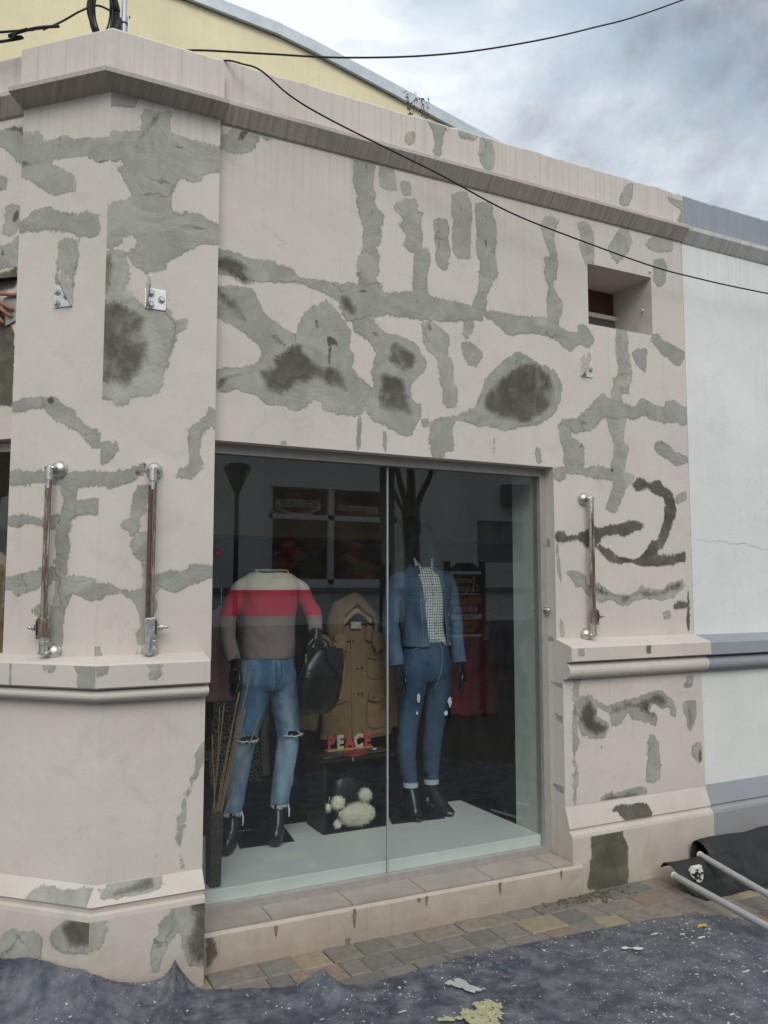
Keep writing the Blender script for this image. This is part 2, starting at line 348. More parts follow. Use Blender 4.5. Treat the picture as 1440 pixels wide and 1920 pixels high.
def sweep(name, prof, path, material, parent, mis=None, smooth=False):
    """profile (out, z) swept along a plan path; outward is to the right-hand side seen from above going left to right"""
    P2 = [Vector(p) for p in path]; n = len(P2); v = []; f = []; mi = []
    nrm = []
    for i in range(n - 1):
        d = (P2[i + 1] - P2[i]).normalized(); nrm.append(Vector((d.y, -d.x)))
    for i in range(n):
        a = nrm[max(i - 1, 0)]; b_ = nrm[min(i, n - 2)]
        mdir = (a + b_); mdir = mdir / max(1e-6, (1 + a.dot(b_)))
        for (o, z) in prof: q = P2[i] + mdir * o; v.append((q.x, q.y, z))
    k = len(prof)
    for i in range(n - 1):
        for j in range(k - 1):
            f.append((i * k + j, (i + 1) * k + j, (i + 1) * k + j + 1, i * k + j + 1)); mi.append(mis[j] if mis else 0)
    for e_ in (0, n - 1):
        f.append(tuple(e_ * k + j for j in range(k))); mi.append(mis[0] if mis else 0)
    o = mesh(name, v, f, material, parent, smooth)
    if isinstance(material, (list, tuple)): o.data.polygons.foreach_set('material_index', mi)
    bm = bmesh.new(); bm.from_mesh(o.data); bmesh.ops.recalc_face_normals(bm, faces=bm.faces); bm.to_mesh(o.data); bm.free()
    return o
def text_mesh(body, size, o, u, w, n, depth, material, name, parent=None, align='CENTER', bold=0.0):
    cu = bpy.data.curves.new('txt', 'FONT'); cu.body = body; cu.size = size; cu.align_x = align; cu.align_y = 'BOTTOM_BASELINE'; cu.extrude = depth / 2; cu.resolution_u = 3; cu.offset = bold
    ob = bpy.data.objects.new('txt', cu); COL.objects.link(ob); bpy.context.view_layer.update()
    me = bpy.data.meshes.new_from_object(ob.evaluated_get(bpy.context.evaluated_depsgraph_get()))
    bpy.data.objects.remove(ob)
    o, u, w, n = Vector(o), Vector(u), Vector(w), Vector(n)
    for vv in me.vertices: c = vv.co.copy(); vv.co = o + u * c.x + w * c.y + n * (c.z + depth / 2)
    me.materials.clear(); me.materials.append(material); me.name = name
    ob = bpy.data.objects.new(name, me); return link(ob, parent)

# ------------------------------------------------------------------ plan of the corner
s2 = math.sqrt(0.5)
nA = Vector((-s2, -s2, 0)); dA = Vector((-s2, s2, 0))
R0 = Vector((0.51, -0.08, 0)); RL = Vector((0.55, -0.08, 0)); L0 = R0 + dA * 0.45 - nA * 0.08
X2, X1 = 2.90, 3.93
def v2(v): return (v.x, v.y)
WALL_TOP = 4.02
rng = random.Random(11)

shop = thing('corner_shop', (1.0, 0, 0), 'beige pink corner shop covered in grey plaster repair patches', 'building')

# ---- ground
gm, t_, b_ = mat('paving_bed', 0.95, 0, 0.1)
P_ = pos(t_); c_ = ramp(t_, nz(t_, P_, 40, 6), [(0.3, (0.075, 0.07, 0.06)), (0.7, (0.13, 0.12, 0.105))])
t_.links.new(c_, b_.inputs['Base Color']); bump(t_, b_, nz(t_, P_, 120, 4), 0.4, 0.004)
tag(mesh('pavement', [(-60, -60, -0.006), (60, -60, -0.006), (60, 60, -0.006), (-60, 60, -0.006)], [(0, 1, 2, 3)], gm), kind='structure')
pave = bpy.data.objects['pavement']

# ---- front wall: header over the window and pier with the square recess
mb = MB()
mb.box(0.90, X2, 0, 0.30, 2.24, 3.72)
RX0, RX1, RZ0, RZ1, RD = 3.172, 3.667, 3.086, 3.444, 0.34
mb.box(X2, X1, 0, 0.30, 0.0, RZ0); mb.box(X2, RX0, 0, 0.30, RZ0, RZ1); mb.box(RX1, X1, 0, 0.30, RZ0, RZ1); mb.box(X2, X1, 0, 0.30, RZ1, 3.72)
wall = mb.build('wall', M['pink'], shop)
mb = MB(); t0 = 0.02      # recess lining behind the wall
mb.box(RX0 - t0, RX1 + t0, 0.30, 0.75, RZ0 - t0, RZ0 - 0.001); mb.box(RX0 - t0, RX1 + t0, 0.30, 0.75, RZ1 + 0.001, RZ1 + t0)
mb.box(RX0 - t0, RX0 - 0.001, 0.30, 0.75, RZ0, RZ1); mb.box(RX1 + 0.001, RX1 + t0, 0.30, 0.75, RZ0, RZ1)
mb.build('recess_lining', M['pink'], shop)
mb = MB().box(RX0, RX1, 0.33, 0.36, 3.27, RZ1); mb.build('recess_back', plain('brown_board', (0.10, 0.045, 0.03), 0.7), shop)
# fan unit at the back of the recess
fanp = MB().box(RX0, RX1, 0.318, 0.36, RZ0, 3.275).build('fan_housing', plain('dusty_grey_metal', (0.12, 0.115, 0.105), 0.6), shop)
mb = MB()
for r_ in (0.115, 0.09, 0.065, 0.04): mb.tube([(3.30 + r_ * cos(a), 0.310, 3.26 + r_ * sin(a)) for a in [pi + i * pi / 20 for i in range(21)]], 0.004, 6)
for a in [pi + i * pi / 8 for i in range(9)]: mb.tube([(3.30, 0.310, 3.26), (3.30 + 0.115 * cos(a), 0.310, 3.26 + 0.115 * sin(a))], 0.003, 6)
mb.build('fan_guard', M['blackmatte'], fanp)
MB().box(RX0, RX1, 0.300, 0.317, 3.262, 3.288).build('fan_rail', M['dirty_white'], fanp)
for (y_, z_, r_) in ((0.07, 3.262, 0.009), (0.10, 3.365, 0.005)):
    MB().ball((RX1 - 0.006, y_, z_), r_, 12, 8).build('bolt', M['dirty_white'], shop, True)
MB().ball((3.655, -0.006, 3.478), 0.008, 12, 8).build('bolt', M['dirty_white'], shop, True)

# ---- cornice, parapet of the straight front
wp = [(0.95, 0), (X1, 0)]
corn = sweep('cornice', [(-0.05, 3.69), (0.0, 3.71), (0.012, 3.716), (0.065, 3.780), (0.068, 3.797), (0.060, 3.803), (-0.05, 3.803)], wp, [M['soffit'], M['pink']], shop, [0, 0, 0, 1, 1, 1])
def parapet(name, x0, x1, out_, z0, z1, material, parent, seed):
    r = random.Random(seed); n = int((x1 - x0) / 0.035); v = []; f = []
    for i in range(n + 1):
        x = x0 + (x1 - x0) * i / n; dz = 0.006 * noise.noise((x * 6, seed, 0)) + r.uniform(-0.005, 0.003) * (1 if r.random() < 0.4 else 0.2)
        e_ = 0.010 + 0.006 * r.random()
        for (o, z) in ((out_, z0), (out_, z1 - e_ + dz), (out_ - e_, z1 + dz), (-0.24, z1 + dz * 0.5), (-0.25, z0)): v.append((x, -o, z))
    for i in range(n):
        for j in range(4): f.append((i * 5 + j, (i + 1) * 5 + j, (i + 1) * 5 + j + 1, i * 5 + j + 1))
    f.append((0, 1, 2, 3, 4)); f.append(tuple(n * 5 + j for j in range(5)))
    o = mesh(name, v, f, material, parent); bm = bmesh.new(); bm.from_mesh(o.data); bmesh.ops.recalc_face_normals(bm, faces=bm.faces); bm.to_mesh(o.data); bm.free(); return o
par = parapet('parapet', 0.985, X1, 0.02, 3.80, WALL_TOP, M['pink'], shop, 3)

# ---- pier: dado ledge, lower wall, plinth
LEDGE = [(-0.02, 1.312), (0.02, 1.298), (0.118, 1.272), (0.125, 1.264), (0.125, 1.196), (0.113, 1.190)] + [(0.058 + 0.052 * cos(a), 1.142 + 0.046 * sin(a)) for a in [1.25 - i * 2.6 / 9 for i in range(10)]] + [(0.052, 1.095), (-0.02, 1.09)]
LOWER = [(-0.02, 1.10), (0.0496, 1.10), (0.0496, 0.435), (-0.02, 0.43)]
PLINTH = [(-0.02, 0.445), (0.048, 0.435), (0.086, 0.330), (0.079, 0.322), (0.080, 0.315), (0.099, 0.300), (0.103, 0.285), (0.103, -0.05), (-0.02, -0.05)]
pp = [(X2 - 0.0016, 0), (X1, 0)]
pl1 = [(X2 - 0.0010, 0), (X1, 0)]; pl2 = [(X2 - 0.0022, 0), (X1, 0)]
ledge_p = sweep('dado_ledge', LEDGE, pp, M['pink'], shop)
lower_p = sweep('lower_wall', LOWER, pl1, M['pink'], shop)
plinth_p = sweep('plinth', PLINTH, pl2, M['pink'], shop)

# ---- corner pilaster with the obtuse ridge
cA = R0 + dA * 0.45; cB = Vector((0.985, -0.08, 0)); inA = cA - nA * 0.25; inB = Vector((0.985, 0.15, 0))
up_path = [v2(inA), v2(cA), v2(R0), v2(cB), v2(inB)]
shaft = sweep('pilaster_shaft', [(0, 1.28), (0, 3.70)], up_path, M['pink'], shop)
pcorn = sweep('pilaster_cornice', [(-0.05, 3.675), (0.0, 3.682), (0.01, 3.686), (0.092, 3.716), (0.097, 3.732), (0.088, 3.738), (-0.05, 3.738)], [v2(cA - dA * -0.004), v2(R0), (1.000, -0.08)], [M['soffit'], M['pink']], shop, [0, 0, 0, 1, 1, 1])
ppar = sweep('pilaster_parapet', [(0.012, 3.73), (0.012, 3.955), (0.004, 3.966), (-0.20, 3.97)], up_path, M['pink'], shop)
kA = RL + dA * 0.50; kB = Vector((0.95, -0.08, 0))
lo_path = [v2(kA - nA * 0.3), v2(kA), v2(RL), v2(kB)]
LEDGE_C = [(o, z + 0.022) for o, z in LEDGE]
LEDGE_C = [(-0.02, 1.318), (0.02, 1.312), (0.112, 1.292), (0.120, 1.285), (0.120, 1.20), (0.108, 1.193)] + [(0.056 + 0.05 * cos(a), 1.165 + 0.028 * sin(a)) for a in [1.25 - i * 2.6 / 9 for i in range(10)]] + [(0.052, 1.137), (-0.02, 1.13)]
ledge_c = sweep('dado_ledge', LEDGE_C, lo_path, M['pink'], shop)
lower_c = sweep('pilaster_base_shaft', [(-0.02, 1.14), (0.0496, 1.14), (0.0496, 0.44), (-0.02, 0.44)], lo_path, M['pink'], shop)
plinth_c = sweep('pilaster_plinth', [(-0.02, 0.447), (0.05, 0.44), (0.097, 0.374), (0.088, 0.366), (0.084, 0.349), (0.098, 0.342), (0.10, 0.325), (0.10, -0.05), (-0.02, -0.05)], lo_path, M['pink'], shop)
mb = MB(); mb.box(0.55, 0.949, -0.075, 0.30, -0.02, 1.30); mb.box(0.55, 0.98, -0.07, 0.30, 1.30, 3.9); mb.build('pilaster_core', M['pink'], shop)

# ---- side wall beyond the pilaster (left edge of the view)
Lfar = L0 + dA * 2.6
lw_path = [v2(Lfar), v2(L0)]
side = sweep('side_wall', [(0, 2.235), (0, 3.72)], lw_path, M['pink'], shop)
sweep('side_lintel', [(0.0, 2.235), (-0.2, 2.23)], lw_path, M['pink'], shop)
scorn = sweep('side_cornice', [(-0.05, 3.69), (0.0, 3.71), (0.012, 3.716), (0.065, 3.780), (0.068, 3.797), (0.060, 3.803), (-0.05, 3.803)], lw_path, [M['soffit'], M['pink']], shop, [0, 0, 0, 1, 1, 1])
sweep('side_parapet', [(0.02, 3.80), (0.02, 3.985), (0.0, 3.995), (-0.2, 3.995)], lw_path, M['pink'], shop)
sweep('side_frame', [(-0.10, 2.23), (-0.06, 2.23), (-0.06, 2.19), (-0.10, 2.19)], lw_path, M['alu'], shop)
a0 = Lfar - nA * 0.09; a1 = L0 - nA * 0.09
sg = mesh('side_window_pane', [(a0.x, a0.y, 0.2), (a1.x, a1.y, 0.2), (a1.x, a1.y, 2.2), (a0.x, a0.y, 2.2)], [(0, 1, 2, 3)], M['glass'], shop)
sweep('side_sill', [(-0.2, 0.22), (0.02, 0.2), (0.04, -0.02)], lw_path, M['pink'], shop)

# ---- room behind the glass
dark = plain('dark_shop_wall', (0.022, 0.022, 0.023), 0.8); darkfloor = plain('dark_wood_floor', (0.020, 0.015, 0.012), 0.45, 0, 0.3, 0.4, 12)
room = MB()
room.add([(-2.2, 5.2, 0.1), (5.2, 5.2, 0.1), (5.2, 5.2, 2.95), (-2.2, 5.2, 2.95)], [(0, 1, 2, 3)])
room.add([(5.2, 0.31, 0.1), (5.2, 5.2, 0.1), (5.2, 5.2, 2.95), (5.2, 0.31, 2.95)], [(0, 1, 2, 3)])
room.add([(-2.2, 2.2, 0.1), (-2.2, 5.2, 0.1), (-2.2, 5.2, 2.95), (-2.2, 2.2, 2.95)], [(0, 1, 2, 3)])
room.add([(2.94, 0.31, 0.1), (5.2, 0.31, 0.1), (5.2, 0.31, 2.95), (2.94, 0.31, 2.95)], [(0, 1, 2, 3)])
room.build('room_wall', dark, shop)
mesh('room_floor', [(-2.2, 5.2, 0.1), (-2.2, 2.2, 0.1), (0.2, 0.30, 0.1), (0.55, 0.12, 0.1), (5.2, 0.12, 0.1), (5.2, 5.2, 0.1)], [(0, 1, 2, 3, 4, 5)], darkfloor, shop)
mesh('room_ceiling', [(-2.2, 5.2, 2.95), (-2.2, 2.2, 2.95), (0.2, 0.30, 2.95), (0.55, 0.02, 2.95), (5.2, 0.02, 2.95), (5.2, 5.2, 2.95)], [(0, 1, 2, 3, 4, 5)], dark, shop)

# ---- window: frame, two panes, joint
win = MB()
GY = 0.10
win.box(0.952, X2 - 0.001, 0.075, 0.14, 2.195, 2.239)
win.box(X2 - 0.038, X2 - 0.001, 0.075, 0.14, 0.20, 2.195); win.box(0.952, X2 - 0.001, 0.072, 0.14, 0.168, 0.205)
window = win.build('window_frame', M['alu'], shop)
for (xa, xb) in ((0.955, 1.922), (1.930, X2 - 0.039)):
    MB().box(xa, xb, GY, GY + 0.008, 0.206, 2.194).build('pane', M['glass'], window)
MB().box(1.9225, 1.9295, GY - 0.001, GY + 0.010, 0.206, 2.194).build('glass_joint', plain('silicone_joint', (0.33, 0.36, 0.36), 0.3, 0, 0.5), window)
lk = MB(); lk.tube([(X2 - 0.02, 0.075, 1.46), (X2 - 0.02, 0.045, 1.46)], 0.010, 10); lk.ball((X2 - 0.02, 0.04, 1.46), 0.013, 12, 8); lk.ball((X2 - 0.02, 0.055, 1.478), 0.008, 8, 6)
lk.build('frame_lock', M['steel'], window, True)

# ---- display deck and side return
def deckmat():
    m, t, b = mat('pale_deck', 0.55, 0, 0.35); P = pos(t)
    c = ramp(t, nz(t, P, 4, 6, 0.6), [(0.3, (0.68, 0.72, 0.695)), (0.7, (0.76, 0.79, 0.765))]); c = mix(t, ramp(t, nz(t, P, 30, 6, 0.7), [(0.62, 0.0), (0.75, 0.35)]), c, (0.42, 0.46, 0.43))
    t.links.new(c, b.inputs['Base Color']); bump(t, b, nz(t, P, 25, 4), 0.1, 0.003); return m
M['deck'] = deckmat()
deck = bevel(MB().box(0.955, 2.862, 0.112, 0.915, 0.101, 0.26).build('display_deck', M['deck'], shop), 0.004)
MB().box(2.864, 2.899, 0.141, 0.335, 0.2, 2.5).build('side_return', plain('pale_return_panel', (0.52, 0.56, 0.53), 0.6), shop)
MB().box(0.952, 0.975, 0.31, 0.9, 0.1, 2.5).build('side_return', dark, shop)

# ---- step and sill tiles
def tilemat():
    m, t, b = mat('grey_sill_tile', 0.7, 0, 0.25); P = pos(t)
    c = ramp(t, nz(t, pos(t, (1, 1, 1), (2, 2, 2)), 5, 6, 0.65), [(0.3, (0.285, 0.255, 0.222)), (0.7, (0.395, 0.358, 0.318))])
    c = mix(t, math_(t, 'MULTIPLY', objrand(t), 0.25), c, (0.26, 0.23, 0.20)); t.links.new(c, b.inputs['Base Color']); bump(t, b, nz(t, P, 70, 5), 0.25, 0.003); return m
M['tile'] = tilemat()
fy0, fy1 = -0.085, -0.13
def fy(x): return fy0 + (fy1 - fy0) * (x - 0.95) / 1.95
n = 40; v = []; f = []
for i in range(n + 1):
    x = 0.952 + (X2 + 0.045 - 0.952) * i / n; w = 0.004 * noise.noise((x * 5, 3, 1))
    for (yy, zz) in ((fy(x) + 0.006 + w, -0.05), (fy(x) + w, 0.06), (fy(x) + w, 0.145), (fy(x) + 0.012 + w, 0.158), (0.13, 0.162)): v.append((x, yy, zz))
for i in range(n):
    for j in range(4): f.append((i * 5 + j, (i + 1) * 5 + j, (i + 1) * 5 + j + 1, i * 5 + j + 1))
f.append((0, 1, 2, 3, 4)); f.append(tuple(n * 5 + j for j in range(5)))
stepm = plaster('step_plaster', (0.535, 0.472, 0.41), 1.6, 1.0)
step = mesh('step', v, f, stepm, shop)
xs = [0.955, 1.272, 1.650, 2.022, 2.396, 2.775, 2.895]
for xa, xb in zip(xs[:-1], xs[1:]):
    q = 0.0025; z0, z1 = 0.160, 0.169
    vv = []
    for (x, y, zo) in ((xa + q, fy(xa) + 0.016, 0), (xb - q, fy(xb) + 0.016, 0), (xb - q, 0.071, 0.003), (xa + q, 0.071, 0.003)): vv += [(x, y, z0), (x, y, z1 + zo)]
    MB().add(vv, [(1, 3, 5, 7), (0, 2, 3, 1), (2, 4, 5, 3), (4, 6, 7, 5), (6, 0, 1, 7)]).build('sill_tile', M['tile'], step)
MB().box(0.955, 2.895, 0.0, 0.068, 0.150, 0.1655).build('tile_grout', plain('pale_grout', (0.46, 0.43, 0.39), 0.9), step)
# mould drips under the tile joints
drip = plain('mould_drip', (0.20, 0.16, 0.125), 0.95, 0, 0.1, 0.4, 80)

# ------------------------------------------------------------------ plaster repair patches
PATCH_SURFACES = {
  'W': ((0.0000, 0.0000, 0.0000), (1.0000, 0.0000, 0.0000), (0.0000, 0.0000, 1.0000), (0.0000, -1.0000, 0.0000)),
  'WL': ((0.0000, -0.0500, 0.0000), (1.0000, 0.0000, 0.0000), (0.0000, 0.0000, 1.0000), (0.0000, -1.0000, 0.0000)),
  'WP': ((0.0000, -0.1030, 0.0000), (1.0000, 0.0000, 0.0000), (0.0000, 0.0000, 1.0000), (0.0000, -1.0000, 0.0000)),
  'WG': ((0.0000, -0.1250, 0.0000), (1.0000, 0.0000, 0.0000), (0.0000, 0.0000, 1.0000), (0.0000, -1.0000, 0.0000)),
  'PA': ((0.0000, -0.0200, 0.0000), (1.0000, 0.0000, 0.0000), (0.0000, 0.0000, 1.0000), (0.0000, -1.0000, 0.0000)),
  'SO': ((0.0000, 0.0000, 3.7100), (1.0000, 0.0000, 0.0000), (0.0000, -0.6549, 0.7557), (0.0000, -0.7557, -0.6549)),
  'WS': ((0.0000, -0.0500, 0.4300), (1.0000, 0.0000, 0.0000), (0.0000, -0.3560, -0.9345), (-0.0000, -0.9345, 0.3560)),
  'B': ((0.5100, -0.0800, 0.0000), (1.0000, 0.0000, 0.0000), (0.0000, 0.0000, 1.0000), (0.0000, -1.0000, 0.0000)),
  'BL': ((0.5500, -0.1300, 0.0000), (1.0000, 0.0000, 0.0000), (0.0000, 0.0000, 1.0000), (0.0000, -1.0000, 0.0000)),
  'BP': ((0.5500, -0.1800, 0.0000), (1.0000, 0.0000, 0.0000), (0.0000, 0.0000, 1.0000), (0.0000, -1.0000, 0.0000)),
  'BG': ((0.5500, -0.2000, 0.0000), (1.0000, 0.0000, 0.0000), (0.0000, 0.0000, 1.0000), (0.0000, -1.0000, 0.0000)),
  'BS': ((0.5500, -0.1300, 0.4400), (1.0000, 0.0000, 0.0000), (0.0000, -0.5812, -0.8137), (-0.0000, -0.8137, 0.5812)),
  'A': ((0.5100, -0.0800, 0.0000), (0.7071, -0.7071, -0.0000), (0.0000, 0.0000, 1.0000), (-0.7071, -0.7071, 0.0000)),
  'AL': ((0.5146, -0.1154, 0.0000), (0.7071, -0.7071, -0.0000), (0.0000, 0.0000, 1.0000), (-0.7071, -0.7071, 0.0000)),
  'AP': ((0.4793, -0.1507, 0.0000), (0.7071, -0.7071, -0.0000), (0.0000, 0.0000, 1.0000), (-0.7071, -0.7071, 0.0000)),
  'AG': ((0.4651, -0.1649, 0.0000), (0.7071, -0.7071, -0.0000), (0.0000, 0.0000, 1.0000), (-0.7071, -0.7071, 0.0000)),
  'AS': ((0.5146, -0.1154, 0.4400), (0.7071, -0.7071, -0.0000), (-0.4110, -0.4110, -0.8137), (-0.5754, -0.5754, 0.5812)),
  'L': ((0.2484, 0.2948, 0.0000), (0.7071, -0.7071, -0.0000), (0.0000, 0.0000, 1.0000), (-0.7071, -0.7071, 0.0000)),
  'RV': ((2.9000, 0.0000, 0.0000), (0.0000, -1.0000, 0.0000), (0.0000, 0.0000, 1.0000), (-1.0000, 0.0000, 0.0000)),
  'ST': ((0.0000, -0.1000, 0.0000), (1.0000, 0.0000, 0.0000), (0.0000, 0.0000, 1.0000), (0.0000, -1.0000, 0.0000)),
}
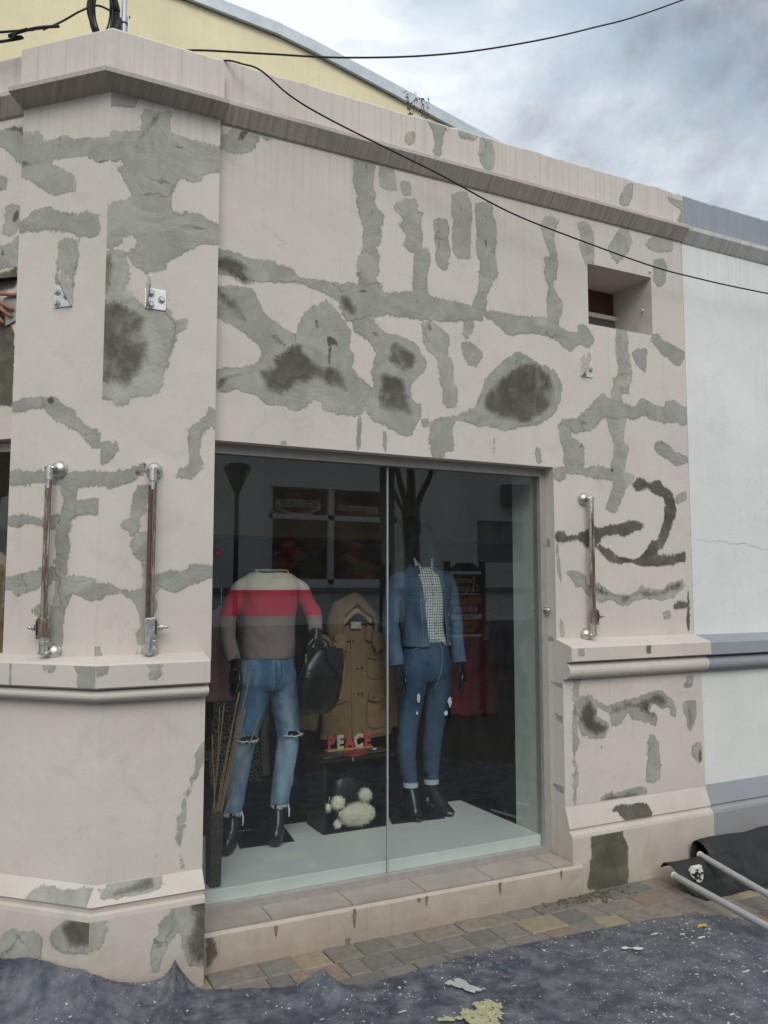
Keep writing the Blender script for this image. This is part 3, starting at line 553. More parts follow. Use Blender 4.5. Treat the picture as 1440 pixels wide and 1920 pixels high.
PATCHES = [
  ('A','g',[(-0.436,3.577),(-0.379,3.573),(-0.316,3.524),(-0.256,3.53),(-0.205,3.525),(-0.2,3.512),(-0.132,3.505),(-0.068,3.49),(-0.006,3.475),(0.007,3.469),(0.009,3.395),(-0.012,3.382),(-0.047,3.376),(-0.083,3.39),(-0.119,3.411),(-0.192,3.423),(-0.284,3.422),(-0.236,3.383),(-0.184,3.343),(-0.16,3.304),(-0.16,3.26),(-0.195,3.269),(-0.24,3.26),(-0.287,3.275),(-0.348,3.3),(-0.392,3.339),(-0.441,3.383),(-0.442,3.468)]),
  ('A','d',[(-0.441,3.448),(-0.415,3.443),(-0.371,3.404),(-0.404,3.413),(-0.438,3.427)]),
  ('A','d',[(-0.047,3.379),(-0.012,3.386),(0.007,3.401),(0.008,3.387),(-0.016,3.374)]),
  ('A','g',[(-0.442,3.158),(-0.413,3.19),(-0.377,3.212),(-0.289,3.214),(-0.201,3.184),(-0.146,3.168),(-0.115,3.172),(-0.043,3.142),(-0.036,3.06),(-0.115,3.059),(-0.206,3.09),(-0.307,3.112),(-0.372,3.112),(-0.438,3.121)]),
  ('A','g',[(-0.233,3.067),(-0.146,3.056),(-0.136,3.003),(-0.137,2.941),(-0.152,2.841),(-0.25,2.875),(-0.244,2.998)]),
  ('A','g',[(-0.447,2.373),(-0.422,2.389),(-0.347,2.391),(-0.247,2.384),(-0.209,2.371),(-0.205,2.36),(-0.13,2.328),(-0.097,2.284),(-0.055,2.241),(-0.015,2.212),(0.013,2.17),(0.013,2.15),(-0.036,2.159),(-0.077,2.188),(-0.11,2.224),(-0.176,2.255),(-0.235,2.293),(-0.286,2.338),(-0.344,2.331),(-0.403,2.328),(-0.441,2.334)]),
  ('A','d',[(-0.271,2.382),(-0.243,2.384),(-0.233,2.362),(-0.254,2.351),(-0.272,2.368)]),
  ('A','d',[(-0.077,2.222),(-0.062,2.223),(-0.06,2.21),(-0.073,2.21)]),
  ('A','g',[(-0.448,2.074),(-0.388,2.078),(-0.34,2.073),(-0.261,2.075),(-0.182,2.034),(-0.152,2.065),(-0.091,2.066),(0.011,2.052),(0.013,1.997),(-0.028,1.993),(-0.096,1.998),(-0.165,1.988),(-0.235,2.013),(-0.337,2.01),(-0.393,2.009),(-0.445,2.017)]),
  ('A','g',[(-0.19,2.037),(-0.098,2.03),(-0.095,1.992),(-0.102,1.947),(-0.108,1.902),(-0.114,1.858),(-0.127,1.813),(-0.133,1.762),(-0.135,1.712),(-0.14,1.648),(-0.15,1.61),(-0.117,1.56),(-0.131,1.528),(-0.144,1.472),(-0.157,1.421),(-0.152,1.377),(-0.158,1.349),(-0.216,1.357),(-0.22,1.458),(-0.208,1.534),(-0.202,1.585),(-0.205,1.648),(-0.207,1.744),(-0.212,1.815),(-0.195,1.879),(-0.182,1.937)]),
  ('A','d',[(-0.164,1.962),(-0.148,1.963),(-0.144,1.945),(-0.159,1.944)]),
  ('A','d',[(-0.198,1.869),(-0.179,1.872),(-0.185,1.831),(-0.201,1.831)]),
  ('A','g',[(-0.117,1.938),(-0.057,1.942),(0.011,1.934),(0.012,1.899),(-0.024,1.881),(-0.115,1.877)]),
  ('A','g',[(-0.451,1.885),(-0.371,1.89),(-0.261,1.881),(-0.184,1.895),(-0.182,1.853),(-0.212,1.821),(-0.259,1.835),(-0.346,1.847),(-0.401,1.841),(-0.45,1.859)]),
  ('A','g',[(-0.45,1.617),(-0.392,1.64),(-0.337,1.652),(-0.283,1.665),(-0.202,1.671),(-0.199,1.61),(-0.279,1.585),(-0.395,1.546),(-0.416,1.575),(-0.445,1.581)]),
  ('A','g',[(-0.166,1.629),(-0.075,1.635),(-0.005,1.616),(-0.003,1.532),(-0.042,1.535),(-0.087,1.55),(-0.163,1.553)]),
  ('A','g',[(-0.31,1.489),(-0.292,1.514),(-0.253,1.524),(-0.23,1.521),(-0.228,1.471),(-0.258,1.461),(-0.298,1.47)]),
  ('AG','g',[(-0.206,1.28),(-0.136,1.282),(-0.146,1.263),(-0.164,1.25),(-0.194,1.267)]),
  ('AG','g',[(-0.056,1.284),(0.038,1.286),(0.04,1.21),(-0.017,1.21),(-0.036,1.248)]),
  ('AG','g',[(-0.359,1.282),(-0.347,1.282),(-0.346,1.213),(-0.357,1.213)]),
  ('B','g',[(0.007,2.053),(0.036,2.061),(0.097,2.074),(0.159,2.104),(0.188,2.103),(0.192,2.071),(0.155,2.036),(0.099,2.013),(0.062,1.998),(0.032,1.993),(0.01,1.998)]),
  ('B','d',[(0.132,2.054),(0.147,2.077),(0.176,2.086),(0.159,2.104),(0.185,2.106),(0.192,2.077),(0.167,2.069),(0.158,2.046),(0.139,2.044)]),
  ('B','g',[(0.155,2.01),(0.206,2.022),(0.207,1.973),(0.19,1.907),(0.168,1.874),(0.17,1.822),(0.148,1.799),(0.11,1.82),(0.085,1.833),(0.1,1.865),(0.118,1.885),(0.126,1.93),(0.141,1.97)]),
  ('B','g',[(0.173,1.822),(0.214,1.804),(0.218,1.649),(0.263,1.636),(0.261,1.585),(0.236,1.559),(0.24,1.52),(0.214,1.425),(0.209,1.349),(0.159,1.354),(0.155,1.388),(0.175,1.458),(0.162,1.508),(0.136,1.537),(0.074,1.56),(0.0,1.523),(-0.004,1.616),(0.048,1.604),(0.11,1.582),(0.175,1.582),(0.184,1.623),(0.17,1.687),(0.137,1.725),(0.127,1.751),(0.148,1.802)]),
  ('B','g',[(0.263,1.659),(0.357,1.663),(0.366,1.683),(0.429,1.691),(0.474,1.677),(0.468,1.637),(0.424,1.604),(0.365,1.581),(0.32,1.565),(0.274,1.578),(0.242,1.598),(0.241,1.63)]),
  ('B','g',[(0.452,2.374),(0.478,2.337),(0.48,2.258),(0.454,2.27),(0.426,2.232),(0.409,2.181),(0.42,2.132),(0.414,2.075),(0.394,2.046),(0.303,2.047),(0.31,2.076),(0.351,2.106),(0.363,2.156),(0.355,2.212),(0.361,2.276),(0.403,2.309),(0.438,2.34)]),
  ('B','d',[(0.469,2.315),(0.479,2.323),(0.48,2.258),(0.472,2.272)]),
  ('B','g',[(0.007,1.356),(0.026,1.343),(0.035,1.324),(0.021,1.296),(0.004,1.3)]),
  ('B','g',[(0.12,1.324),(0.148,1.326),(0.172,1.341),(0.185,1.324),(0.179,1.299),(0.155,1.291),(0.142,1.301),(0.145,1.313)]),
  ('BG','g',[(-0.049,1.285),(-0.002,1.283),(-0.004,1.255),(-0.035,1.241),(-0.048,1.257)]),
  ('BG','g',[(0.156,1.279),(0.199,1.282),(0.206,1.238),(0.179,1.221),(0.151,1.238)]),
  ('B','g',[(0.003,3.681),(0.107,3.688),(0.108,3.646),(0.071,3.626),(0.004,3.611)]),
  ('B','g',[(0.123,3.63),(0.176,3.648),(0.218,3.65),(0.26,3.667),(0.253,3.628),(0.262,3.569),(0.316,3.563),(0.364,3.559),(0.444,3.563),(0.47,3.553),(0.474,3.462),(0.422,3.417),(0.383,3.375),(0.344,3.358),(0.305,3.369),(0.279,3.319),(0.272,3.261),(0.277,3.218),(0.339,3.227),(0.394,3.231),(0.434,3.215),(0.473,3.198),(0.475,3.109),(0.428,3.096),(0.389,3.072),(0.41,3.08),(0.374,3.066),(0.324,3.035),(0.269,2.995),(0.242,2.947),(0.194,2.928),(0.16,2.911),(0.112,2.945),(0.078,2.982),(0.077,3.024),(0.073,3.008),(0.097,3.055),(0.087,3.026),(0.03,3.0),(0.01,3.0),(0.006,3.149),(0.024,3.207),(0.067,3.22),(0.092,3.245),(0.073,3.288),(0.057,3.328),(0.038,3.358),(0.056,3.382),(0.019,3.381),(0.009,3.406),(0.007,3.492),(0.03,3.514),(0.081,3.539),(0.126,3.542)]),
  ('B','d',[(0.176,3.628),(0.218,3.647),(0.211,3.609),(0.178,3.568),(0.134,3.5),(0.113,3.459),(0.094,3.459),(0.111,3.511),(0.155,3.578)]),
  ('B','d',[(0.173,3.583),(0.189,3.563),(0.201,3.526),(0.247,3.517),(0.294,3.515),(0.345,3.521),(0.333,3.51),(0.286,3.505),(0.225,3.509),(0.194,3.512),(0.187,3.546)]),
  ('B','d',[(0.369,3.511),(0.397,3.501),(0.437,3.495),(0.405,3.488),(0.377,3.503)]),
  ('B','d',[(0.275,3.146),(0.332,3.168),(0.387,3.168),(0.451,3.165),(0.388,3.156),(0.325,3.153)]),
  ('B','d',[(0.112,3.175),(0.142,3.166),(0.179,3.181),(0.165,3.165),(0.128,3.157)]),
  ('B','g',[(0.007,2.968),(0.018,2.995),(0.067,3.004),(0.092,2.949),(0.094,2.878),(0.078,2.834),(0.102,2.83),(0.143,2.788),(0.171,2.767),(0.239,2.778),(0.266,2.779),(0.292,2.739),(0.348,2.74),(0.335,2.681),(0.307,2.666),(0.285,2.588),(0.265,2.529),(0.246,2.463),(0.227,2.411),(0.18,2.389),(0.127,2.38),(0.101,2.339),(0.068,2.336),(0.042,2.357),(0.014,2.368),(0.006,2.662),(0.009,2.801)]),
  ('B','d',[(0.014,2.778),(0.05,2.787),(0.104,2.76),(0.151,2.739),(0.175,2.715),(0.18,2.652),(0.191,2.618),(0.186,2.547),(0.151,2.473),(0.132,2.443),(0.112,2.42),(0.086,2.403),(0.06,2.421),(0.016,2.413),(0.014,2.525),(0.014,2.663)]),
  ('B','d',[(0.011,2.962),(0.025,2.972),(0.036,2.939),(0.027,2.895),(0.029,2.812),(0.015,2.802)]),
  ('B','g',[(0.012,2.168),(0.027,2.183),(0.072,2.186),(0.07,2.156),(0.048,2.113),(0.023,2.091),(0.014,2.098)]),
  ('BL','g',[(0.391,0.988),(0.385,0.921),(0.379,0.84),(0.353,0.777),(0.332,0.706),(0.322,0.649),(0.316,0.577),(0.313,0.527),(0.326,0.475),(0.339,0.451),(0.326,0.453),(0.299,0.493),(0.289,0.559),(0.293,0.624),(0.31,0.694),(0.324,0.751),(0.345,0.8),(0.363,0.849),(0.369,0.923)]),
  ('AS','g',[(-0.26,0.047),(-0.154,0.018),(0.014,0.014),(0.042,0.064),(-0.092,0.089),(-0.244,0.094)]),
  ('BS','g',[(-0.002,0.016),(0.105,0.009),(0.198,0.003),(0.246,0.032),(0.207,0.054),(0.101,0.061),(0.005,0.062)]),
  ('BS','d',[(0.035,0.029),(0.119,0.015),(0.197,0.013),(0.208,0.043),(0.143,0.054),(0.06,0.054),(0.027,0.046)]),
  ('AP','g',[(-0.372,0.217),(-0.321,0.251),(-0.243,0.26),(-0.174,0.248),(-0.163,0.209),(-0.179,0.166),(-0.237,0.131),(-0.367,0.114)]),
  ('AP','g',[(-0.132,0.267),(-0.083,0.307),(0.037,0.334),(0.041,0.222),(0.005,0.204),(-0.078,0.193),(-0.13,0.213)]),
  ('AP','d',[(-0.091,0.299),(-0.017,0.328),(0.037,0.333),(0.04,0.241),(-0.004,0.222),(-0.054,0.223),(-0.073,0.261)]),
  ('BP','g',[(-0.032,0.333),(0.015,0.311),(0.017,0.257),(-0.012,0.223),(-0.029,0.219)]),
  ('BP','g',[(0.22,0.282),(0.255,0.303),(0.284,0.319),(0.349,0.329),(0.398,0.328),(0.402,0.08),(0.354,0.089),(0.316,0.153),(0.3,0.226),(0.265,0.19),(0.238,0.14),(0.225,0.088),(0.189,0.095),(0.187,0.191),(0.207,0.229)]),
  ('BP','d',[(0.335,0.311),(0.357,0.335),(0.398,0.336),(0.402,0.08),(0.362,0.088),(0.331,0.136),(0.316,0.195),(0.344,0.246)]),
  ('ST','p',[(0.983,0.151),(1.015,0.136),(1.031,0.106),(1.032,0.073),(1.001,0.046),(0.985,0.042)]),
  ('W','g',[(1.014,3.614),(1.033,3.669),(1.082,3.696),(1.152,3.72),(1.192,3.7),(1.188,3.658),(1.153,3.609),(1.074,3.584),(1.02,3.586)]),
  ('W','d',[(1.078,3.65),(1.122,3.7),(1.157,3.703),(1.112,3.659)]),
  ('W','g',[(1.187,3.714),(1.275,3.721),(1.244,3.692),(1.203,3.692)]),
  ('SO','p',[(1.21,0.077),(1.286,0.079),(1.456,0.076),(1.455,0.038),(1.349,0.035),(1.215,0.033)]),
  ('SO','p',[(2.311,0.076),(2.383,0.075),(2.397,0.028),(2.323,0.03)]),
  ('SO','p',[(3.443,0.069),(3.531,0.066),(3.543,0.02),(3.442,0.018)]),
  ('W','g',[(1.688,3.7),(1.798,3.713),(1.804,3.682),(1.792,3.614),(1.81,3.553),(1.804,3.509),(1.827,3.47),(1.857,3.455),(1.845,3.398),(1.839,3.322),(1.816,3.274),(1.837,3.246),(1.827,3.17),(1.81,3.113),(1.851,3.078),(1.713,3.055),(1.707,3.19),(1.733,3.248),(1.733,3.354),(1.712,3.425),(1.695,3.463),(1.7,3.529),(1.679,3.61)]),
  ('W','d',[(1.749,3.701),(1.76,3.693),(1.76,3.674),(1.751,3.68)]),
  ('W','d',[(1.763,3.651),(1.771,3.609),(1.757,3.574),(1.76,3.547),(1.753,3.562),(1.76,3.601)]),
  ('W','d',[(1.769,3.501),(1.792,3.463),(1.798,3.41),(1.783,3.364),(1.787,3.333),(1.774,3.363),(1.788,3.419),(1.783,3.466)]),
  ('W','g',[(1.827,3.701),(1.91,3.705),(1.928,3.612),(1.898,3.595),(1.827,3.6)]),
  ('W','g',[(1.95,3.656),(2.007,3.669),(2.009,3.597),(1.97,3.583),(1.952,3.607)]),
  ('W','g',[(1.904,3.503),(1.97,3.561),(2.031,3.586),(2.049,3.562),(2.055,3.519),(2.082,3.519),(2.067,3.433),(2.086,3.392),(2.067,3.322),(2.03,3.293),(1.988,3.296),(1.964,3.324),(1.976,3.37),(1.934,3.427),(1.952,3.458)]),
  ('W','g',[(2.036,3.316),(2.122,3.327),(2.122,3.222),(2.103,3.131),(2.109,3.066),(2.017,3.073),(2.023,3.183)]),
  ('W','d',[(2.041,3.055),(2.053,3.062),(2.047,3.04),(2.035,3.029)]),
  ('W','g',[(2.148,3.494),(2.231,3.516),(2.243,3.457),(2.236,3.377),(2.248,3.334),(2.229,3.241),(2.191,3.229),(2.153,3.272),(2.151,3.349),(2.144,3.415)]),
  ('W','d',[(2.177,3.438),(2.186,3.445),(2.181,3.355),(2.176,3.293),(2.169,3.353)]),
  ('W','g',[(2.257,3.652),(2.349,3.684),(2.381,3.611),(2.38,3.507),(2.372,3.391),(2.365,3.328),(2.293,3.309),(2.261,3.348),(2.256,3.516)]),
  ('W','d',[(2.313,3.625),(2.321,3.564),(2.318,3.512),(2.305,3.526),(2.308,3.572)]),
  ('W','g',[(2.403,3.633),(2.502,3.662),(2.532,3.573),(2.539,3.458),(2.525,3.386),(2.551,3.287),(2.516,3.212),(2.474,3.113),(2.447,3.03),(2.368,3.04),(2.408,3.148),(2.423,3.264),(2.408,3.376),(2.412,3.491)]),
  ('W','d',[(2.464,3.594),(2.472,3.584),(2.481,3.459),(2.462,3.386),(2.451,3.389),(2.471,3.456)]),
  ('W','g',[(1.013,3.112),(1.052,3.124),(1.141,3.102),(1.261,3.109),(1.365,3.087),(1.407,3.059),(1.492,3.054),(1.713,3.076),(1.816,3.093),(1.862,3.058),(2.017,3.089),(2.115,3.078),(2.215,3.077),(2.336,3.074),(2.407,3.058),(2.447,3.058),(2.446,2.996),(2.38,2.986),(2.29,2.961),(2.189,2.947),(2.114,2.947),(2.017,2.943),(1.921,2.934),(1.782,2.924),(1.714,2.887),(1.646,2.877),(1.602,2.964),(1.525,2.998),(1.429,3.017),(1.304,3.006),(1.202,2.994),(1.142,2.998),(1.015,3.006)]),
  ('W','g',[(1.018,2.555),(1.097,2.581),(1.175,2.608),(1.219,2.657),(1.2,2.694),(1.094,2.77),(1.014,2.81),(1.012,2.938),(1.161,2.963),(1.216,2.884),(1.252,2.837),(1.307,2.809),(1.381,2.776),(1.409,2.851),(1.474,2.924),(1.541,2.962),(1.59,2.924),(1.63,2.884),(1.675,2.826),(1.665,2.751),(1.69,2.717),(1.685,2.652),(1.73,2.612),(1.781,2.571),(1.791,2.545),(1.761,2.486),(1.731,2.419),(1.613,2.408),(1.526,2.427),(1.516,2.461),(1.478,2.466),(1.441,2.427),(1.394,2.401),(1.357,2.419),(1.303,2.422),(1.249,2.421),(1.213,2.457),(1.168,2.465),(1.107,2.471),(1.02,2.453)]),
  ('W','g',[(1.62,2.901),(1.67,2.872),(1.69,2.828),(1.73,2.806),(1.781,2.776),(1.801,2.732),(1.791,2.684),(1.781,2.636),(1.791,2.582),(1.781,2.544),(1.751,2.485),(1.761,2.431),(1.791,2.397),(1.863,2.376),(1.935,2.34),(1.998,2.341),(2.036,2.391),(2.063,2.441),(2.074,2.489),(2.015,2.531),(2.01,2.597),(2.042,2.638),(2.091,2.682),(2.097,2.741),(2.054,2.793),(2.011,2.826),(1.936,2.849),(1.863,2.853),(1.811,2.883),(1.78,2.925),(1.709,2.943),(1.63,2.93)]),
  ('W','d',[(1.273,2.655),(1.318,2.692),(1.345,2.713),(1.419,2.745),(1.438,2.694),(1.495,2.647),(1.553,2.645),(1.611,2.643),(1.651,2.575),(1.671,2.523),(1.573,2.539),(1.496,2.558),(1.44,2.542),(1.393,2.52),(1.347,2.488),(1.293,2.469),(1.248,2.478),(1.221,2.501),(1.198,2.576),(1.246,2.599),(1.273,2.611)]),
  ('W','d',[(1.884,2.808),(1.936,2.816),(2.01,2.787),(2.043,2.744),(2.021,2.684),(1.967,2.649),(1.915,2.68),(1.873,2.703)]),
  ('W','d',[(1.832,2.638),(1.894,2.65),(1.967,2.625),(1.988,2.566),(2.01,2.511),(2.015,2.436),(1.935,2.448),(1.822,2.455)]),
  ('W','d',[(1.602,3.0),(1.646,3.012),(1.691,2.978),(1.713,2.908),(1.669,2.901),(1.613,2.945)]),
  ('W','d',[(1.707,3.038),(1.736,3.05),(1.764,3.042),(1.736,3.025),(1.711,3.025)]),
  ('W','d',[(1.014,3.078),(1.082,3.091),(1.146,3.078),(1.147,3.029),(1.197,2.988),(1.133,2.967),(1.064,2.995),(1.015,3.025)]),
  ('W','d',[(1.016,2.953),(1.085,2.901),(1.145,2.832),(1.175,2.788),(1.116,2.799),(1.027,2.872)]),
  ('W','d',[(1.019,2.521),(1.063,2.543),(1.167,2.568),(1.193,2.571),(1.08,2.528),(1.02,2.47)]),
  ('W','d',[(1.253,2.749),(1.29,2.763),(1.345,2.717),(1.327,2.702),(1.29,2.719)]),
  ('W','d',[(1.538,2.784),(1.572,2.793),(1.606,2.743),(1.572,2.748),(1.567,2.656),(1.548,2.654),(1.552,2.745)]),
  ('W','d',[(1.77,2.844),(1.811,2.845),(1.842,2.826),(1.801,2.821)]),
  ('W','d',[(1.48,2.862),(1.499,2.86),(1.502,2.82),(1.485,2.813)]),
  ('W','d',[(2.098,2.93),(2.12,2.938),(2.136,2.901),(2.114,2.888)]),
  ('W','g',[(2.065,2.93),(2.131,2.954),(2.208,2.911),(2.242,2.867),(2.23,2.797),(2.263,2.732),(2.257,2.653),(2.29,2.608),(2.273,2.519),(2.217,2.503),(2.189,2.539),(2.195,2.598),(2.173,2.624),(2.168,2.711),(2.141,2.775),(2.108,2.791),(2.076,2.863)]),
  ('W','g',[(2.309,2.866),(2.392,2.863),(2.442,2.812),(2.407,2.736),(2.341,2.756),(2.318,2.796)]),
  ('W','g',[(2.313,2.929),(2.333,2.99),(2.387,2.977),(2.379,2.919),(2.339,2.881)]),
  ('W','g',[(2.388,2.534),(2.44,2.654),(2.509,2.748),(2.579,2.8),(2.65,2.853),(2.721,2.848),(2.811,2.814),(2.921,2.783),(2.975,2.713),(2.954,2.605),(2.897,2.525),(2.804,2.472),(2.696,2.448),(2.591,2.415),(2.488,2.43),(2.404,2.422),(2.321,2.443),(2.256,2.448),(2.296,2.483)]),
  ('W','d',[(2.439,2.582),(2.525,2.678),(2.631,2.763),(2.775,2.81),(2.883,2.763),(2.926,2.678),(2.879,2.553),(2.732,2.466),(2.557,2.464),(2.455,2.512)]),
  ('W','g',[(2.117,2.427),(2.272,2.47),(2.26,2.401),(2.254,2.285),(2.204,2.272),(2.198,2.243),(2.127,2.247)]),
  ('W','g',[(2.065,2.427),(2.095,2.439),(2.115,2.422),(2.106,2.397),(2.073,2.394)]),
  ('W','g',[(1.711,2.413),(1.731,2.41),(1.726,2.25),(1.706,2.252)]),
  ('W','g',[(1.842,2.365),(1.873,2.34),(1.868,2.252),(1.85,2.255)]),
  ('W','g',[(2.776,2.343),(2.809,2.334),(2.821,2.259),(2.778,2.262)]),
  ('W','g',[(2.504,2.374),(2.521,2.37),(2.516,2.275),(2.503,2.28)]),
  ('W','g',[(1.306,2.251),(1.34,2.269),(1.353,2.247),(1.327,2.238)]),
  ('W','g',[(2.836,3.599),(2.886,3.668),(2.971,3.656),(2.948,3.593),(2.94,3.521),(2.959,3.443),(2.949,3.313),(2.927,3.287),(2.961,3.211),(2.989,3.17),(2.958,3.084),(2.881,3.073),(2.869,3.162),(2.885,3.256),(2.855,3.297),(2.86,3.413),(2.896,3.443),(2.869,3.507)]),
  ('W','g',[(3.102,3.671),(3.184,3.688),(3.219,3.623),(3.222,3.456),(3.162,3.435),(3.134,3.475),(3.113,3.531),(3.122,3.592)]),
  ('W','g',[(3.412,3.688),(3.483,3.697),(3.521,3.633),(3.47,3.55),(3.398,3.482),(3.331,3.554),(3.372,3.629)]),
  ('W','g',[(3.625,3.654),(3.667,3.689),(3.8,3.708),(3.867,3.687),(3.831,3.636),(3.713,3.608),(3.64,3.619)]),
  ('W','g',[(3.692,3.56),(3.779,3.582),(3.801,3.523),(3.781,3.432),(3.722,3.391),(3.69,3.416),(3.686,3.49)]),
  ('W','g',[(2.428,3.049),(2.531,3.064),(2.689,3.066),(2.812,3.079),(2.951,3.083),(2.964,3.039),(3.078,3.021),(3.094,3.07),(3.138,3.082),(3.196,3.037),(3.209,2.992),(3.178,2.941),(3.105,2.955),(3.039,2.9),(2.997,2.917),(2.934,2.961),(2.865,2.968),(2.755,2.964),(2.594,2.936),(2.549,2.979),(2.504,3.006),(2.428,3.016)]),
  ('W','g',[(3.377,3.075),(3.47,3.082),(3.467,2.992),(3.488,2.922),(3.493,2.827),(3.466,2.729),(3.458,2.704),(3.327,2.69),(3.353,2.775),(3.385,2.826),(3.373,2.92)]),
  ('W','g',[(3.49,2.958),(3.546,2.996),(3.626,3.0),(3.615,2.938),(3.601,2.846),(3.527,2.891)]),
  ('W','g',[(3.644,3.058),(3.694,3.108),(3.758,3.074),(3.84,3.054),(3.914,3.013),(3.912,2.963),(3.86,2.919),(3.787,2.96),(3.706,2.999)]),
  ('W','g',[(3.386,2.822),(3.477,2.833),(3.498,2.836),(3.484,2.782),(3.457,2.728),(3.411,2.73),(3.406,2.678),(3.429,2.649),(3.512,2.625),(3.435,2.561),(3.428,2.484),(3.418,2.421),(3.454,2.398),(3.435,2.321),(3.416,2.245),(3.327,2.246),(3.311,2.257),(3.334,2.339),(3.339,2.389),(3.317,2.45),(3.294,2.498),(3.284,2.559),(3.306,2.624),(3.328,2.67),(3.342,2.748),(3.344,2.792)]),
  ('W','g',[(3.272,2.696),(3.324,2.667),(3.381,2.663),(3.504,2.641),(3.556,2.688),(3.607,2.683),(3.727,2.666),(3.746,2.694),(3.826,2.715),(3.878,2.684),(3.922,2.685),(3.924,2.652),(3.914,2.565),(3.864,2.561),(3.847,2.579),(3.741,2.563),(3.637,2.573),(3.578,2.587),(3.493,2.553),(3.435,2.561),(3.336,2.545),(3.288,2.554),(3.239,2.524),(3.206,2.49),(3.143,2.463),(3.05,2.44),(3.027,2.45),(2.989,2.435),(2.936,2.455),(2.945,2.486),(2.983,2.525),(3.067,2.536),(3.107,2.567),(3.155,2.603),(3.211,2.658)]),
  ('W','g',[(2.941,2.485),(3.028,2.475),(3.034,2.421),(3.072,2.405),(3.121,2.367),(3.124,2.324),(3.114,2.257),(2.977,2.248),(2.971,2.331),(2.95,2.384),(2.94,2.443)]),
  ('W','g',[(2.896,2.225),(2.932,2.251),(3.03,2.257),(3.122,2.257),(3.161,2.269),(3.24,2.274),(3.327,2.258),(3.416,2.251),(3.486,2.23),(3.471,2.173),(3.43,2.158),(3.369,2.05),(3.343,2.006),(3.287,2.01),(3.264,2.027),(3.298,2.096),(3.321,2.177),(3.245,2.191),(3.19,2.188),(3.128,2.197),(3.098,2.213),(2.991,2.21),(2.982,2.176),(2.945,2.162),(2.895,2.183)]),
  ('W','d',[(3.305,2.26),(3.335,2.265),(3.331,2.246),(3.302,2.229)]),
  ('W','g',[(3.649,2.432),(3.71,2.453),(3.788,2.424),(3.817,2.393),(3.857,2.4),(3.914,2.354),(3.899,2.321),(3.818,2.315),(3.758,2.344),(3.664,2.376)]),
  ('W','p',[(3.477,2.185),(3.497,2.214),(3.548,2.222),(3.592,2.205),(3.683,2.215),(3.721,2.184),(3.786,2.158),(3.804,2.105),(3.815,2.047),(3.791,1.958),(3.748,1.879),(3.706,1.821),(3.666,1.782),(3.837,1.785),(3.871,1.8),(3.89,1.766),(3.875,1.737),(3.781,1.716),(3.65,1.7),(3.56,1.7),(3.485,1.713),(3.448,1.722),(3.374,1.712),(3.29,1.72),(3.243,1.756),(3.196,1.801),(3.203,1.833),(3.268,1.807),(3.352,1.767),(3.449,1.745),(3.512,1.76),(3.551,1.789),(3.604,1.847),(3.656,1.867),(3.699,1.965),(3.729,2.053),(3.705,2.11),(3.64,2.126),(3.59,2.152),(3.513,2.134),(3.476,2.151)]),
  ('W','g',[(3.818,2.133),(3.907,2.159),(3.905,2.11),(3.85,2.082),(3.812,2.074)]),
  ('W','p',[(2.899,1.893),(2.968,1.895),(2.984,1.868),(3.082,1.889),(3.165,1.924),(3.224,1.921),(3.284,1.937),(3.369,1.944),(3.457,1.975),(3.557,1.946),(3.505,1.906),(3.404,1.87),(3.331,1.882),(3.234,1.857),(3.185,1.81),(3.126,1.804),(3.057,1.834),(2.91,1.822)]),
  ('W','g',[(2.979,1.672),(3.065,1.677),(3.11,1.646),(3.126,1.601),(3.203,1.601),(3.249,1.573),(3.32,1.546),(3.43,1.545),(3.493,1.573),(3.52,1.615),(3.556,1.582),(3.671,1.572),(3.75,1.61),(3.844,1.63),(3.868,1.582),(3.8,1.543),(3.694,1.506),(3.566,1.516),(3.466,1.508),(3.391,1.467),(3.342,1.482),(3.295,1.509),(3.2,1.501),(3.13,1.529),(3.085,1.574),(3.028,1.601),(2.984,1.645)]),
  ('W','d',[(3.12,1.596),(3.202,1.592),(3.261,1.564),(3.356,1.541),(3.442,1.541),(3.518,1.577),(3.543,1.568),(3.67,1.563),(3.763,1.606),(3.837,1.625),(3.848,1.586),(3.774,1.558),(3.643,1.535),(3.541,1.526),(3.454,1.527),(3.391,1.486),(3.349,1.495),(3.356,1.527),(3.26,1.542),(3.177,1.547)]),
  ('W','p',[(3.888,1.572),(3.904,1.543),(3.895,1.331),(3.881,1.322),(3.873,1.379),(3.88,1.475)]),
  ('W','p',[(3.758,1.467),(3.799,1.505),(3.878,1.499),(3.876,1.456),(3.81,1.452)]),
  ('W','g',[(3.678,1.44),(3.744,1.453),(3.752,1.401),(3.689,1.392)]),
  ('W','g',[(2.906,1.822),(2.93,1.822),(2.93,1.734),(2.944,1.627),(2.932,1.588),(2.917,1.663),(2.905,1.733)]),
  ('W','g',[(2.923,1.416),(2.945,1.398),(2.954,1.319),(2.926,1.32)]),
  ('WG','g',[(2.948,1.279),(2.992,1.282),(2.985,1.227),(2.941,1.22)]),
  ('WG','p',[(3.415,1.277),(3.46,1.277),(3.456,1.222),(3.42,1.223)]),
  ('WG','p',[(3.11,1.28),(3.185,1.28),(3.179,1.263),(3.116,1.261)]),
  ('WL','g',[(2.963,1.111),(3.013,1.113),(3.017,1.056),(2.998,0.963),(2.99,0.843),(2.998,0.757),(2.98,0.674),(2.995,0.63),(2.982,0.539),(2.974,0.439),(2.952,0.441),(2.95,0.592),(2.952,0.778),(2.961,0.931)]),
